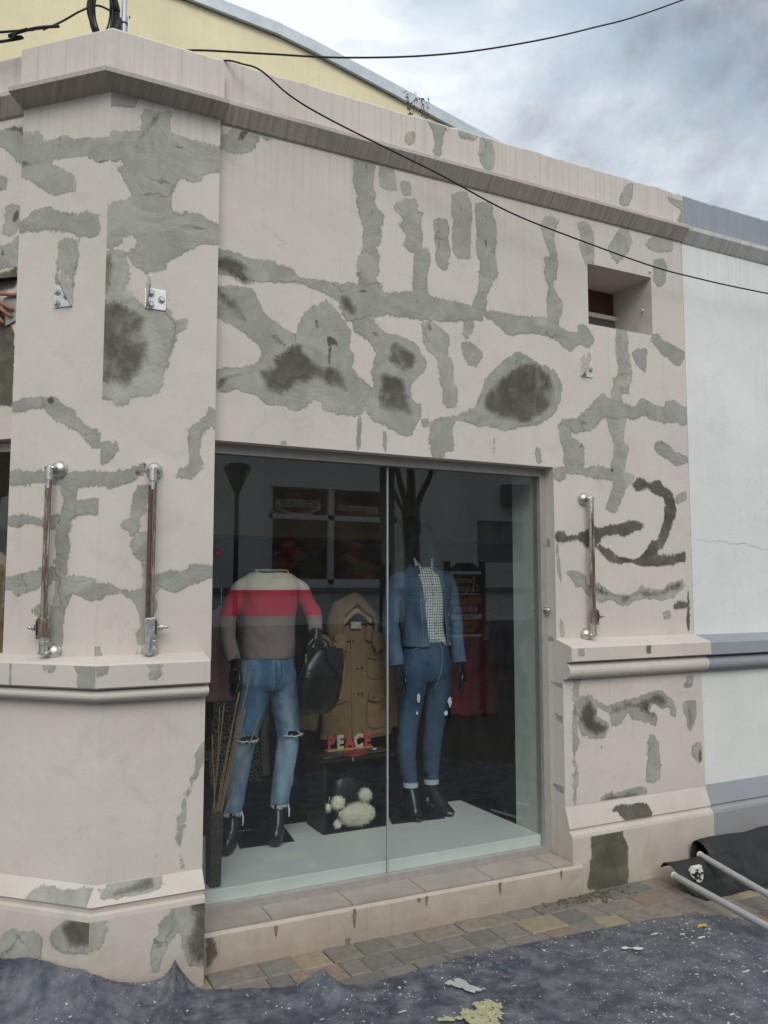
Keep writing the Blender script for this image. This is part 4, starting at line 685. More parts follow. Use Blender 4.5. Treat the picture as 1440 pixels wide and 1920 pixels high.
  ('WL','g',[(3.004,0.98),(3.061,1.011),(3.128,0.972),(3.197,0.946),(3.303,0.961),(3.399,0.968),(3.473,0.986),(3.547,1.0),(3.622,0.991),(3.684,0.946),(3.72,0.889),(3.711,0.834),(3.667,0.856),(3.657,0.902),(3.593,0.897),(3.545,0.928),(3.519,0.893),(3.573,0.862),(3.552,0.8),(3.479,0.833),(3.371,0.85),(3.348,0.887),(3.275,0.822),(3.228,0.834),(3.207,0.897),(3.139,0.928),(3.126,0.894),(3.205,0.844),(3.18,0.764),(3.022,0.794),(2.996,0.86)]),
  ('WL','d',[(3.014,0.927),(3.061,1.002),(3.094,0.965),(3.127,0.911),(3.114,0.877),(3.199,0.836),(3.18,0.785),(3.089,0.788),(3.034,0.823),(2.996,0.877)]),
  ('WL','d',[(3.219,0.896),(3.243,0.929),(3.302,0.943),(3.35,0.958),(3.422,0.944),(3.497,0.967),(3.572,0.99),(3.659,0.966),(3.644,0.912),(3.581,0.907),(3.52,0.929),(3.506,0.894),(3.567,0.863),(3.517,0.853),(3.433,0.899),(3.361,0.913),(3.265,0.893)]),
  ('WL','g',[(3.759,0.895),(3.786,0.931),(3.878,0.929),(3.882,0.868),(3.858,0.777),(3.824,0.743),(3.787,0.782),(3.789,0.828)]),
  ('WL','d',[(3.804,0.892),(3.842,0.853),(3.846,0.796),(3.812,0.767),(3.801,0.809)]),
  ('WL','g',[(3.487,0.716),(3.514,0.763),(3.562,0.736),(3.578,0.654),(3.581,0.582),(3.572,0.502),(3.516,0.49),(3.468,0.522)]),
  ('WL','d',[(3.532,0.739),(3.542,0.734),(3.538,0.613),(3.528,0.618)]),
  ('WL','g',[(3.827,0.659),(3.867,0.688),(3.907,0.68),(3.908,0.624),(3.899,0.569),(3.875,0.562),(3.831,0.613)]),
  ('WL','d',[(3.881,0.64),(3.908,0.643),(3.902,0.574),(3.878,0.571)]),
  ('WL','g',[(3.777,1.015),(3.819,1.069),(3.865,1.08),(3.864,1.047),(3.842,1.002),(3.789,1.0)]),
  ('WL','d',[(3.78,1.015),(3.804,1.041),(3.846,1.034),(3.849,1.006),(3.802,0.999)]),
  ('WL','p',[(3.148,0.723),(3.156,0.734),(3.163,0.709),(3.155,0.703)]),
  ('WL','g',[(3.124,0.438),(3.148,0.469),(3.264,0.474),(3.358,0.485),(3.466,0.473),(3.464,0.425),(3.357,0.433),(3.216,0.44),(3.136,0.432)]),
  ('WL','d',[(3.136,0.445),(3.171,0.471),(3.263,0.456),(3.346,0.473),(3.417,0.452),(3.465,0.429),(3.357,0.435),(3.216,0.443)]),
  ('WS','p',[(3.166,0.043),(3.242,0.023),(3.37,0.027),(3.449,0.04),(3.483,0.094),(3.423,0.108),(3.373,0.115),(3.297,0.097),(3.238,0.069)]),
  ('WP','p',[(3.028,0.274),(3.128,0.273),(3.208,0.277),(3.243,0.278),(3.248,0.252),(3.27,0.22),(3.273,0.143),(3.282,0.065),(3.263,0.009),(3.222,-0.005),(3.131,0.001),(2.988,0.02),(3.001,0.1),(3.015,0.197)]),
  ('PA','g',[(1.96,3.903),(1.978,3.917),(2.021,3.925),(2.021,3.869),(1.99,3.844),(1.962,3.854)]),
  ('PA','g',[(2.098,3.994),(2.216,3.998),(2.196,3.947),(2.189,3.855),(2.176,3.829),(2.132,3.829),(2.139,3.91),(2.127,3.963)]),
  ('PA','g',[(2.293,3.995),(2.432,3.998),(2.391,3.968),(2.299,3.96)]),
  ('PA','g',[(2.425,3.997),(2.485,3.993),(2.523,3.925),(2.504,3.838),(2.443,3.829),(2.417,3.911)]),
  ('PA','g',[(3.474,3.984),(3.526,3.991),(3.519,3.91),(3.477,3.838),(3.414,3.831),(3.416,3.899)]),
  ('PA','g',[(3.79,3.982),(3.908,3.972),(3.923,3.986),(3.94,3.912),(3.958,3.852),(3.953,3.825),(3.877,3.828),(3.905,3.905),(3.822,3.938)]),
  ('L','g',[(-0.203,3.669),(-0.074,3.664),(-0.063,3.494),(-0.1,3.505),(-0.129,3.533),(-0.175,3.569),(-0.198,3.578),(-0.244,3.59),(-0.248,3.667)]),
  ('L','d',[(-0.203,3.674),(-0.074,3.666),(-0.069,3.617),(-0.101,3.642),(-0.18,3.663),(-0.247,3.662),(-0.248,3.672)]),
  ('L','g',[(-0.214,3.447),(-0.164,3.449),(-0.146,3.423),(-0.155,3.377),(-0.211,3.376)]),
  ('L','g',[(-0.151,3.306),(-0.067,3.299),(-0.066,3.206),(-0.111,3.156),(-0.173,3.174),(-0.159,3.237)]),
  ('L','d',[(-0.11,3.258),(-0.079,3.282),(-0.073,3.234),(-0.103,3.211),(-0.12,3.227)]),
  ('L','g',[(-0.242,3.117),(-0.131,3.122),(-0.067,3.16),(-0.07,2.985),(-0.104,3.007),(-0.17,2.997),(-0.237,3.005)]),
  ('L','p',[(-0.237,3.014),(-0.17,2.997),(-0.104,3.007),(-0.072,3.013),(-0.072,2.921),(-0.121,2.904),(-0.232,2.907)]),
  ('L','p',[(-0.229,2.856),(-0.161,2.83),(-0.114,2.752),(-0.072,2.703),(-0.066,2.384),(-0.118,2.383),(-0.205,2.389)]),
  ('L','d',[(-0.174,3.081),(-0.153,3.106),(-0.146,3.077),(-0.162,3.061)]),
  ('RV','g',[(-0.06,1.846),(-0.038,1.848),(-0.035,1.805),(-0.06,1.814)]),
  ('RV','g',[(-0.06,1.319),(-0.034,1.317),(-0.015,1.294),(-0.06,1.295)]),
  ('RV','g',[(-0.055,1.08),(0.035,1.07),(0.035,1.045),(-0.003,1.055)]),
  ('RV','g',[(-0.03,0.914),(0.035,0.89),(0.035,0.861),(0.01,0.873)]),
  ('RV','g',[(-0.051,0.542),(0.035,0.527),(0.035,0.499),(-0.019,0.508)]),
]

def ragged(uv, seed, amp=0.010, res=0.006):
    r = random.Random(seed); n = len(uv); ring = []
    so = r.uniform(0, 100)
    # smooth outline through the corner points
    for i in range(n):
        p0, p1, p2, p3 = uv[i - 1], uv[i], uv[(i + 1) % n], uv[(i + 2) % n]
        L = math.hypot(p2[0] - p1[0], p2[1] - p1[1]); k = max(2, int(L / res))
        for j in range(k):
            t = j / k; c = []
            for a, b, c_, d in zip(p0, p1, p2, p3):
                cr = 0.5 * ((2 * b) + (c_ - a) * t + (2 * a - 5 * b + 4 * c_ - d) * t * t + (-a + 3 * b - 3 * c_ + d) * t ** 3)
                c.append(0.55 * cr + 0.45 * (b + (c_ - b) * t))
            ring.append(Vector(c))
    m = len(ring); outr = []
    size = max(max(p[0] for p in uv) - min(p[0] for p in uv), max(p[1] for p in uv) - min(p[1] for p in uv))
    am = min(amp, size * 0.06)
    for i, p in enumerate(ring):
        t = (ring[(i + 1) % m] - ring[i - 1]); t = t.normalized() if t.length > 1e-9 else Vector((1, 0)); nn = Vector((t.y, -t.x))
        q = Vector((p.x * 14, p.y * 14, so)); h = noise.fractal(q, 1.0, 2.0, 3) * am * 0.9
        q2 = Vector((p.x * 60, p.y * 60, so + 9)); rough = max(0, noise.noise(Vector((p.x * 9, p.y * 9, so + 3))) + 0.35)
        h += noise.fractal(q2, 0.7, 2.2, 3) * am * 0.95 * rough
        h += r.gauss(0, 1) * am * 0.22 * rough
        outr.append(p + nn * h)
    return outr
BOUNDS = {'W': (1.003, 3.928, 1.0, 3.706), 'WL': (2.902, 3.928, 0.44, 1.10), 'WP': (2.902, 3.928, 0.0, 0.283), 'WG': (2.902, 3.928, 1.198, 1.262), 'PA': (1.0, 3.928, 3.805, 4.004), 'SO': (1.0, 3.928, 0.018, 0.080), 'WS': (2.902, 3.928, 0.003, 0.108),
          'B': (0.0005, 0.4745, 1.315, 3.68), 'BL': (0, 0.399, 0.45, 1.13), 'BP': (-0.0405, 0.3995, 0.0, 0.322), 'BG': (-0.0485, 0.3995, 1.202, 1.283), 'BS': (-0.02, 0.399, 0.002, 0.080),
          'A': (-0.4495, -0.0005, 1.315, 3.68), 'AL': (-0.49, 0, 0.45, 1.13), 'AP': (-0.49, 0.0405, 0.0, 0.322), 'AG': (-0.49, 0.0485, 1.202, 1.283), 'AS': (-0.49, 0.02, 0.002, 0.080), 'L': (-2, -0.001, 2.24, 3.706), 'RV': (-0.068, 0.04, 0.2, 2.2), 'ST': (0.955, 2.9, 0, 0.15)}
def inside(p, ring):
    c = False; n = len(ring); j = n - 1
    for i in range(n):
        a, b = ring[i], ring[j]
        if (a.y > p[1]) != (b.y > p[1]) and p[0] < (b.x - a.x) * (p[1] - a.y) / (b.y - a.y) + a.x: c = not c
        j = i
    return c
def patch(surf, kind, uv, idx, parent):
    O, du, dv, nn = [Vector(x) for x in PATCH_SURFACES[surf]]
    bx = BOUNDS[surf]; x0, x1 = min(p[0] for p in uv), max(p[0] for p in uv); y0, y1 = min(p[1] for p in uv), max(p[1] for p in uv)
    uv = [(a - 0.04 if a - bx[0] < 0.016 else a + 0.04 if bx[1] - a < 0.016 else a, b - 0.03 if b - bx[2] < 0.012 else b + 0.03 if bx[3] - b < 0.012 else b) for a, b in uv]
    area = 0.5 * sum(uv[i - 1][0] * uv[i][1] - uv[i][0] * uv[i - 1][1] for i in range(len(uv)))
    if area < 0: uv = uv[::-1]
    per_ = sum(math.dist(uv[i - 1], uv[i]) for i in range(len(uv))); thin = 2 * abs(area) / per_ < 0.022
    raw = ragged(uv, idx * 7 + 3, 0.004 if thin else 0.009); m = len(raw); ring = []
    for i, p in enumerate(raw):         # grow outwards: the material scrapes the rim back
        t = raw[(i + 2) % m] - raw[i - 2]; t = t.normalized() if t.length > 1e-9 else Vector((1, 0)); ring.append(p + Vector((t.y, -t.x)) * 0.009)
    cl = [Vector((min(max(p.x, bx[0]), bx[1]), min(max(p.y, bx[2]), bx[3]))) for p in ring]
    g = 0.014; pts = list(cl)
    yy = max(y0, bx[2]) + g * .3
    while yy < min(y1, bx[3]):
        xx = max(x0, bx[0]) + g * .3
        while xx < min(x1, bx[1]):
            if inside((xx, yy), cl): pts.append(Vector((xx, yy)))
            xx += g
        yy += g * 0.9
    res = delaunay_2d_cdt(pts, [], [list(range(len(cl)))], 1, 1e-5)
    V2 = res[0]; F2 = res[2]
    R = np.array([(p.x, p.y) for p in ring]); Q = np.array([(p.x, p.y) for p in V2]); ed = np.zeros(len(Q))
    for k in range(0, len(Q), 400): ed[k:k + 400] = np.sqrt(((Q[k:k + 400, None, :] - R[None]) ** 2).sum(2)).min(1)
    # rim vertices lie on the outline unless they were clipped at the edge of the surface
    h = (0.0008 if kind == 'g' else 0.0018) + (idx % 25) * 0.00003
    mk = {'g': 'gs' if thin else 'g', 'd': 'ds' if thin else 'd', 'p': 'p'}[kind]
    o = mesh('filler_patch' if kind == 'g' else 'damp_patch', [O + du * p.x + dv * p.y + nn * h for p in V2], F2, M[mk], parent)
    at = o.data.attributes.new('edge', 'FLOAT', 'POINT'); at.data.foreach_set('value', ed.astype(np.float32))
    return o
HOST = {'W': wall, 'WL': lower_p, 'WP': plinth_p, 'WG': ledge_p, 'PA': par, 'SO': corn, 'WS': plinth_p, 'B': shaft, 'BL': lower_c, 'BP': plinth_c, 'BG': ledge_c, 'BS': plinth_c,
        'A': shaft, 'AL': lower_c, 'AP': plinth_c, 'AG': ledge_c, 'AS': plinth_c, 'L': side, 'RV': wall, 'ST': step}
for i, (sf, kd, uv) in enumerate(PATCHES): patch(sf, kd, uv, i, HOST[sf])
for k_, (x_, z_, w_, h_) in enumerate([(1.285, 0.14, 0.016, 0.05), (1.652, 0.15, 0.014, 0.08), (2.02, 0.15, 0.016, 0.045), (2.43, 0.148, 0.016, 0.06), (2.80, 0.15, 0.012, 0.05), (1.98, 0.147, 0.02, 0.02), (1.62, 0.03, 0.02, 0.03)]):
    ring = ragged([(x_ - w_ / 2, z_), (x_ + w_ / 2, z_), (x_ + w_ * .4, z_ - h_ * .6), (x_, z_ - h_), (x_ - w_ * .45, z_ - h_ * .5)], 900 + k_, 0.009, 0.002)
    mesh('mould_drip', [(p.x, fy(p.x) - 0.0035, p.y) for p in ring], [tuple(range(len(ring)))], drip, step)

# ------------------------------------------------------------------ neighbouring white building
nb = thing('white_building', (X1 + 0.1, 0, 0), 'white plastered building with blue grey trim joined to the right side', 'building')
NX = 9.5; npth = [(X1 + 0.0015, 0), (NX, 0)]
MB().box(X1 + 0.0015, NX, -0.002, 0.3, 0, 3.72).build('wall', M['white'], nb)
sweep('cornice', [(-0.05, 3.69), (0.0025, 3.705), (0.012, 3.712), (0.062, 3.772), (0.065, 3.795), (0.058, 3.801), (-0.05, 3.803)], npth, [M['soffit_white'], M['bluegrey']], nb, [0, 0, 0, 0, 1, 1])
parapet('parapet', X1 + 0.0015, NX, 0.018, 3.80, WALL_TOP - 0.005, M['bluegrey'], nb, 8)
sweep('dado_ledge', [(o - 0.002, z - 0.003) for o, z in LEDGE], npth, M['bluegrey'], nb)
sweep('lower_wall', [(o - 0.004, z) for o, z in LOWER], npth, M['white'], nb)
sweep('plinth', [(o - 0.002, z + 0.003) for o, z in PLINTH], npth, M['bluegrey'], nb)
# hairline crack and a chip in the white paint
cpt = []; x = X1 + 0.02; z = 1.885; r = random.Random(4)
while x < 5.2: cpt.append((x, z)); x += r.uniform(0.008, 0.03); z += r.uniform(-0.012, 0.0115)
cv = []; cf = []
for i, (x, z) in enumerate(cpt): w = 0.0004 + 0.0011 * abs(noise.noise((x * 7, 0, 0))); cv += [(x, -0.0035, z - w), (x, -0.0035, z + w)]
for i in range(len(cpt) - 1): cf.append((2 * i, 2 * i + 2, 2 * i + 3, 2 * i + 1))
mesh('crack', cv, cf, plain('crack_shadow', (0.16, 0.16, 0.155), 0.95), nb)
ring = ragged([(4.205, 0.72), (4.235, 0.735), (4.25, 0.70), (4.23, 0.665), (4.215, 0.69)], 77, 0.006, 0.003)
mesh('paint_chip', [(p.x, -0.0525, p.y) for p in ring], [tuple(range(len(ring)))], M['d'], nb)

# ------------------------------------------------------------------ yellow gable behind
gb = thing('gable_building', (0.5, 3.0, 2.9), 'yellow gabled building with a zinc roof edge behind the parapet', 'building')
TOP = [(-6.0, 6.20), (-1.5, 6.62), (0.6, 6.60), (1.518, 6.569), (2.367, 6.507), (2.62, 6.463), (3.57, 6.26), (4.38, 6.08), (7.5, 5.35)]
mb = MB(); mb.prism([(-6.0, 2.0)] + [(x, z - 0.11) for x, z in TOP] + [(7.5, 2.0)], (0, 3.0, 0), (1, 0, 0), (0, 0, 1), (0, 1, 0), 0.3); mb.build('wall', M['yellow'], gb)
for (a, b) in zip(TOP[:-1], TOP[1:]):      # zinc edge in lapped lengths
    d = Vector((b[0] - a[0], 0, b[1] - a[1])); u = d.normalized(); w = Vector((-u.z, 0, u.x)); k = 1 if TOP.index(a) % 2 else 0
    q = [Vector((a[0], 0, a[1])) - u * 0.004, Vector((b[0], 0, b[1]))]
    pts = [q[0], q[1], q[1] - w * 0.105, q[0] - w * 0.105]
    yy = 2.955 - 0.004 * k
    vv = [(p.x, yy, p.z) for p in pts] + [(p.x, 3.35, p.z) for p in pts[:2]] + [(p.x, yy + 0.03, p.z) for p in pts[2:]]
    MB().add(vv, [(0, 1, 2, 3), (0, 4, 5, 1), (3, 2, 6, 7), (0, 3, 7, 4), (1, 5, 6, 2)]).build('roof_flashing', M['flash'], gb)

# ------------------------------------------------------------------ paving
pm = {}
def pavermat(nm, col):
    m, t, b = mat(nm, 0.9, 0, 0.2); P = pos(t)
    c = ramp(t, nz(t, P, 26, 6, 0.65), [(0.28, tuple(x * 0.72 for x in col)), (0.72, tuple(x * 1.15 for x in col))])
    c = mix(t, math_(t, 'MULTIPLY', objrand(t), 0.35), c, tuple(x * 0.68 for x in col))
    c = mix(t, ramp(t, nz(t, P, 5, 6, 0.7), [(0.5, 0.0), (0.75, 0.5)]), c, (0.22, 0.20, 0.17))
    v = t.nodes.new('ShaderNodeTexVoronoi'); v.inputs['Scale'].default_value = 55; t.links.new(P, v.inputs['Vector'])
    rr = t.nodes.new('ShaderNodeSeparateColor'); t.links.new(v.outputs['Color'], rr.inputs[0])
    c = mix(t, math_(t, 'MULTIPLY', ramp(t, v.outputs['Distance'], [(0.10, 1.0), (0.16, 0.0)]), ramp(t, rr.outputs[0], [(0.93, 0.0), (0.94, 0.8)])), c, (0.5, 0.48, 0.44))
    t.links.new(c, b.inputs['Base Color'])
    n0 = bump(t, b, nz(t, P, 45, 5), 0.35, 0.004); bump(t, b, nz(t, P, 260, 3), 0.35, 0.0015, n0); return m
PM = [pavermat('grey_paver', (0.222, 0.203, 0.174)), pavermat('dark_grey_paver', (0.180, 0.168, 0.150)), pavermat('buff_paver', (0.31, 0.262, 0.175)), pavermat('red_paver', (0.265, 0.198, 0.160)), pavermat('taupe_paver', (0.25, 0.215, 0.175))]
ROW = 0.148; J = 0.0035
def paver_mesh(L, k):
    b = 0.007; H = 0.004; v = []
    for (i, z) in ((0, -0.03), (0, H - b * 0.7), (b, H)):
        for (x, y) in ((i, i), (L - i, i), (L - i, ROW - J - i), (i, ROW - J - i)):
            v.append((x + (0.0015 * sin(k * 3 + y * 40)), y + 0.0012 * cos(k * 5 + x * 30), z))
    f = [(8, 9, 10, 11)]
    for l in (0, 4): f += [(l + i, l + (i + 1) % 4, l + 4 + (i + 1) % 4, l + 4 + i) for i in range(4)]
    me = bpy.data.meshes.new('paver'); me.from_pydata(v, [], f); return me
LENS = (0.098, 0.148, 0.148, 0.222); PMESH = {}
for li, L in enumerate(LENS):
    for mi in range(5):
        me = paver_mesh(L - J, li); me.materials.append(PM[mi]); PMESH[(li, mi)] = me
rp = random.Random(21); cnt = 0
for row in range(8):
    y0 = -0.085 - ROW * (row + 1); x = 0.86 - rp.uniform(0, 0.15) + (0 if row < 4 else 0.8)
    while x < 5.2 + row * 0.05 and cnt < 296:
        li = rp.choice((0, 1, 1, 2, 3)); mi = rp.choices(range(5), (34, 22, 11, 10, 23))[0]
        o = bpy.data.objects.new('paver', PMESH[(li, mi)]); link(o, pave)
        o.location = (x, y0, rp.uniform(-0.002, 0.0022)); o.rotation_euler = (rp.uniform(-.008, .008), rp.uniform(-.008, .008), rp.uniform(-.008, .008)); x += LENS[li]; cnt += 1

# crumbs of mortar below the pier
cr = MB(); r = random.Random(5)
for _ in range(230):
    x = 2.93 + abs(r.gauss(0, 0.13)) * r.choice((-1, 1)) + 0.02; y = -0.125 - abs(r.gauss(0, 0.045)); s = r.uniform(0.002, 0.007)
    M4 = Matrix.Rotation(r.uniform(0, 6), 4, 'Z') @ Matrix.Rotation(r.uniform(0, 6), 4, 'X')
    cr.box(-s, s, -s * .8, s * .8, -s * .6, s * .6, Matrix.Translation((x, y, 0.004 + s * 0.5)) @ M4)
tag(cr.build('mortar_crumbs', plain('mortar_crumb', (0.13, 0.11, 0.08), 0.95), None), 'dark mortar crumbs scattered on the paving below the pier', 'rubble', kind='stuff')

# ------------------------------------------------------------------ plastic dust sheet
def tarpmat():
    m, t, b = mat('blue_black_plastic_sheet', 0.42, 0, 0.35); P = pos(t)
    c = ramp(t, nz(t, P, 3, 6, 0.65), [(0.3, (0.036, 0.041, 0.053)), (0.7, (0.074, 0.082, 0.100))])
    dust = ramp(t, nz(t, pos(t, (1, 1, 1), (3, 8, 1)), 9, 7, 0.72), [(0.42, 0.0), (0.70, 0.65)]); c = mix(t, dust, c, (0.24, 0.245, 0.26))
    fine = ramp(t, nz(t, P, 170, 3, 0.7), [(0.56, 0.0), (0.72, 0.35)]); c = mix(t, fine, c, (0.22, 0.22, 0.235))
    dens = nz(t, pos(t, (1, 1, 1), (5, 1, 2)), 3.2, 4, 0.65)
    sx = t.nodes.new('ShaderNodeSeparateXYZ'); t.links.new(P, sx.inputs[0])
    dens = math_(t, 'ADD', dens, math_(t, 'MULTIPLY', math_(t, 'SUBTRACT', sx.outputs['X'], 1.9), 0.07))
    wn = t.nodes.new('ShaderNodeTexNoise'); wn.inputs['Scale'].default_value = 55; wn.inputs['Detail'].default_value = 3; t.links.new(P, wn.inputs['Vector'])
    va = t.nodes.new('ShaderNodeVectorMath'); va.operation = 'MULTIPLY_ADD'; t.links.new(wn.outputs['Color'], va.inputs[0]); va.inputs[1].default_value = (0.022, 0.022, 0.0); t.links.new(P, va.inputs[2]); wob = va.outputs[0]
    for (sc, th, keep, st_) in ((22, 0.20, 0.72, (1, 1, 1)), (48, 0.23, 0.58, (1, 1, 1)), (95, 0.27, 0.50, (1, 1, 1)), (24, 0.21, 0.74, (0.35, 1.3, 1)), (40, 0.21, 0.66, (1.5, .5, 1))):
        mp = t.nodes.new('ShaderNodeMapping'); mp.inputs['Scale'].default_value = st_; mp.inputs['Rotation'].default_value = (0, 0, 0.5 * sc); t.links.new(wob, mp.inputs[0])
        v = t.nodes.new('ShaderNodeTexVoronoi'); v.inputs['Scale'].default_value = sc; t.links.new(mp.outputs[0], v.inputs['Vector'])
        rr = t.nodes.new('ShaderNodeSeparateColor'); t.links.new(v.outputs['Color'], rr.inputs[0])
        rad = math_(t, 'MULTIPLY', rr.outputs[1], th)
        spot = ramp(t, math_(t, 'SUBTRACT', rad, v.outputs['Distance']), [(0.0, 0.0), (0.02, 1.0)])
        on = ramp(t, math_(t, 'ADD', rr.outputs[0], math_(t, 'MULTIPLY', math_(t, 'SUBTRACT', dens, 0.56), 1.9)), [(keep, 0.0), (keep + 0.06, 1.0)])
        c = mix(t, math_(t, 'MULTIPLY', math_(t, 'MULTIPLY', spot, on), 0.9), c, (0.60, 0.60, 0.60))
    t.links.new(c, b.inputs['Base Color'])
    t.links.new(ramp(t, dust, [(0.0, 0.40), (0.6, 0.7)]), b.inputs['Roughness'])
    w1 = t.nodes.new('ShaderNodeTexNoise'); w1.noise_type = 'RIDGED_MULTIFRACTAL'; w1.inputs['Scale'].default_value = 5; w1.inputs['Detail'].default_value = 5; t.links.new(P, w1.inputs['Vector'])
    n0 = bump(t, b, w1.outputs['Fac'], 0.30, 0.010); n2_ = bump(t, b, nz(t, P, 22, 6, 0.6, 1.2), 0.25, 0.006, n0); bump(t, b, nz(t, P, 90, 4), 0.25, 0.002, n2_); return m
M['tarp'] = tarpmat()
EDGE = [(-0.55, 0.92, 0.12), (-0.05, 0.40, 0.14), (0.205, 0.105, 0.15), (0.318, -0.012, 0.165), (0.388, -0.080, 0.162), (0.50, -0.192, 0.148), (0.56, -0.193, 0.125), (0.62, -0.193, 0.095), (0.696, -0.194, 0.070), (0.775, -0.194, 0.066), (0.815, -0.198, 0.098), (0.828, -0.199, 0.130), (0.842, -0.201, 0.100), (0.872, -0.205, 0.062), (0.918, -0.235, 0.025), (1.02, -0.285, 0.018), (1.103, -0.318, 0.016), (1.24, -0.385, 0.022), (1.352, -0.435, 0.05), (1.40, -0.46, 0.02), (1.61, -0.478, 0.012), (1.982, -0.452, 0.010), (2.364, -0.470, 0.010), (2.70, -0.495, 0.010), (2.959, -0.515, 0.010), (3.15, -0.545, 0.010), (3.302, -0.600, 0.010), (3.40, -0.72, 0.012), (3.48, -0.84, 0.012), (3.9, -1.3, 0.012), (4.6, -2.2, 0.012)]
ed = cat_rom(EDGE, 8); v = []; f = []; nt_ = 150
cum = [0]
for a, b in zip(ed[:-1], ed[1:]): cum.append(cum[-1] + math.dist(a[:2], b[:2]))
NS = 640; samp = []; j = 0
for i in range(NS + 1):
    s = cum[-1] * i / NS
    while j < len(cum) - 2 and cum[j + 1] < s: j += 1
    w = (s - cum[j]) / max(1e-9, cum[j + 1] - cum[j]); samp.append(tuple(a + (b - a) * w for a, b in zip(ed[j], ed[j + 1])))
for i, (ex, ey, ez) in enumerate(samp):
    nearx, neary = -1.6 + 5.6 * (i / NS), -2.9
    for k in range(nt_ + 1):
        t = (k / nt_) ** 1.6
        x = ex + (nearx - ex) * t; y = ey + (neary - ey) * t
        dist = math.dist((x, y), (ex, ey))
        ez_ = ez + (0.008 * noise.noise((i * 0.09, 7, 1)) + 0.006 * noise.noise((i * 0.35, 5, 1))) * (1.0 if ez > 0.04 else 0.0)
        base = 0.010 + (ez_ - 0.010) * math.exp(-(dist / (0.16 if ez > 0.06 else 0.05)) ** 1.4)
        crump = max(0.0, min(1.0, (1.75 - x) / 0.9)); flat = 0.05 + 0.80 * crump
        q = Vector((x * 5.5, y * 5.5, 0.7)); rd = noise.ridged_multi_fractal(q, 0.9, 2.1, 4, 1.0, 2.0)
        pk3 = math.exp(-(math.dist((x, y), (0.828, -0.21)) / 0.13) ** 2); w = (rd - 0.9) * (0.010 * flat + 0.02 * pk3) + 0.012 * pk3 * sin(9 * math.atan2(y + 0.2, x - 0.828)) + noise.fractal(Vector((x * 16, y * 16, 4)), 0.9, 2, 3) * 0.006 * flat + (noise.ridged_multi_fractal(Vector((x * 15, y * 11, 2.2)), 0.9, 2.1, 3, 1.0, 2.0) - 0.9) * 0.005 * flat
        wx, wy = x + 0.10 * noise.noise((x * 4, y * 4, 8)), y + 0.10 * noise.noise((x * 4, y * 4, 3))
        for (fx, fy_, amp_, sd) in ((6.5, 3.2, 0.018, 1), (3.5, 8.5, 0.014, 5), (13, 9, 0.009, 9), (22, 26, 0.005, 4)):
            w += amp_ * flat * ((1 - abs(noise.noise((wx * fx, wy * fy_, sd)))) ** 5 - 0.32)
        w *= 0.25 + 0.75 * min(1.0, dist / 0.06)
        if abs(x - 1.36) < 0.16: w += 0.05 * math.exp(-((x - 1.36 + 0.25 * (y + 0.45)) / 0.05) ** 2) * math.exp(-((y + 0.50) / 0.11) ** 2)
        fold = 0.010 * math.exp(-((x - 0.62 * (-y) - 1.72) / 0.012) ** 2)
        wob = 0.006 * noise.noise((i * 0.15, 2, 0)) if k < 3 else 0
        v.append((x, y + wob, max(0.0075, base + w + fold * (k > 2))))
W_ = nt_ + 1
for i in range(NS):
    for k in range(nt_): f.append((i * W_ + k, i * W_ + k + 1, (i + 1) * W_ + k + 1, (i + 1) * W_ + k))
tarp = mesh('dust_sheet', v, f, M['tarp'], None, True)
bm = bmesh.new(); bm.from_mesh(tarp.data); bmesh.ops.recalc_face_normals(bm, faces=bm.faces); bm.to_mesh(tarp.data); bm.free()
tag(tarp, 'dark blue plastic dust sheet spattered with white paint on the paving', 'dust sheet')
def stain(uv, z, material, seed, name):
    ring = ragged(uv, seed, 0.03, 0.004); r = random.Random(seed); V = []; F = []
    y0, y1 = min(p.y for p in ring), max(p.y for p in ring); x0, x1 = min(p.x for p in ring), max(p.x for p in ring)
    R = np.array([(p.x, p.y) for p in ring])
    for _ in range(5200):              # dried paint breaks up into flakes towards the rim
        p = (r.uniform(x0, x1), r.uniform(y0, y1))
        if not inside(p, ring): continue
        e = math.sqrt(((R - np.array(p)) ** 2).sum(1).min()); n_ = noise.fractal(Vector((p[0] * 30, p[1] * 12, seed)), .8, 2, 3)
        if e / 0.035 + n_ * 0.9 < 0.25: continue
        s = r.uniform(.002, .005); b0 = len(V); a0 = r.uniform(0, 6)
        for j in range(5): V.append((p[0] + cos(a0 + j * 1.257) * s * r.uniform(.7, 1.3), p[1] + sin(a0 + j * 1.257) * s * r.uniform(.7, 1.3), z + len(F) * 2e-7))
        F.append([b0 + j for j in range(5)])
    o = mesh(name, V, F, material, tarp); tag(o, kind='stuff'); return o
stain([(1.80, -0.64), (1.86, -0.625), (1.90, -0.66), (1.895, -0.72), (1.92, -0.75), (1.86, -0.755), (1.83, -0.70)], 0.0215, plain('dried_grey_paint', (0.42, 0.42, 0.41), 0.8, 0, .2, .2, 40), 5, 'paint_stain')
stain([(1.62, -0.84), (1.68, -0.87), (1.75, -0.84), (1.86, -0.80), (1.93, -0.86), (1.90, -0.90), (1.86, -0.96), (1.80, -1.02), (1.72, -0.99), (1.70, -0.91), (1.64, -0.88)], 0.0215, plain('dried_buff_paint', (0.42, 0.40, 0.25), 0.8, 0, .2, .25, 40), 6, 'paint_stain')
stain([(2.62, -0.70), (2.67, -0.71), (2.71, -0.73), (2.73, -0.76), (2.69, -0.765), (2.655, -0.73)], 0.0215, plain('dried_white_paint', (0.6, 0.6, 0.6), 0.8, 0, .2, .2, 40), 8, 'paint_stain')

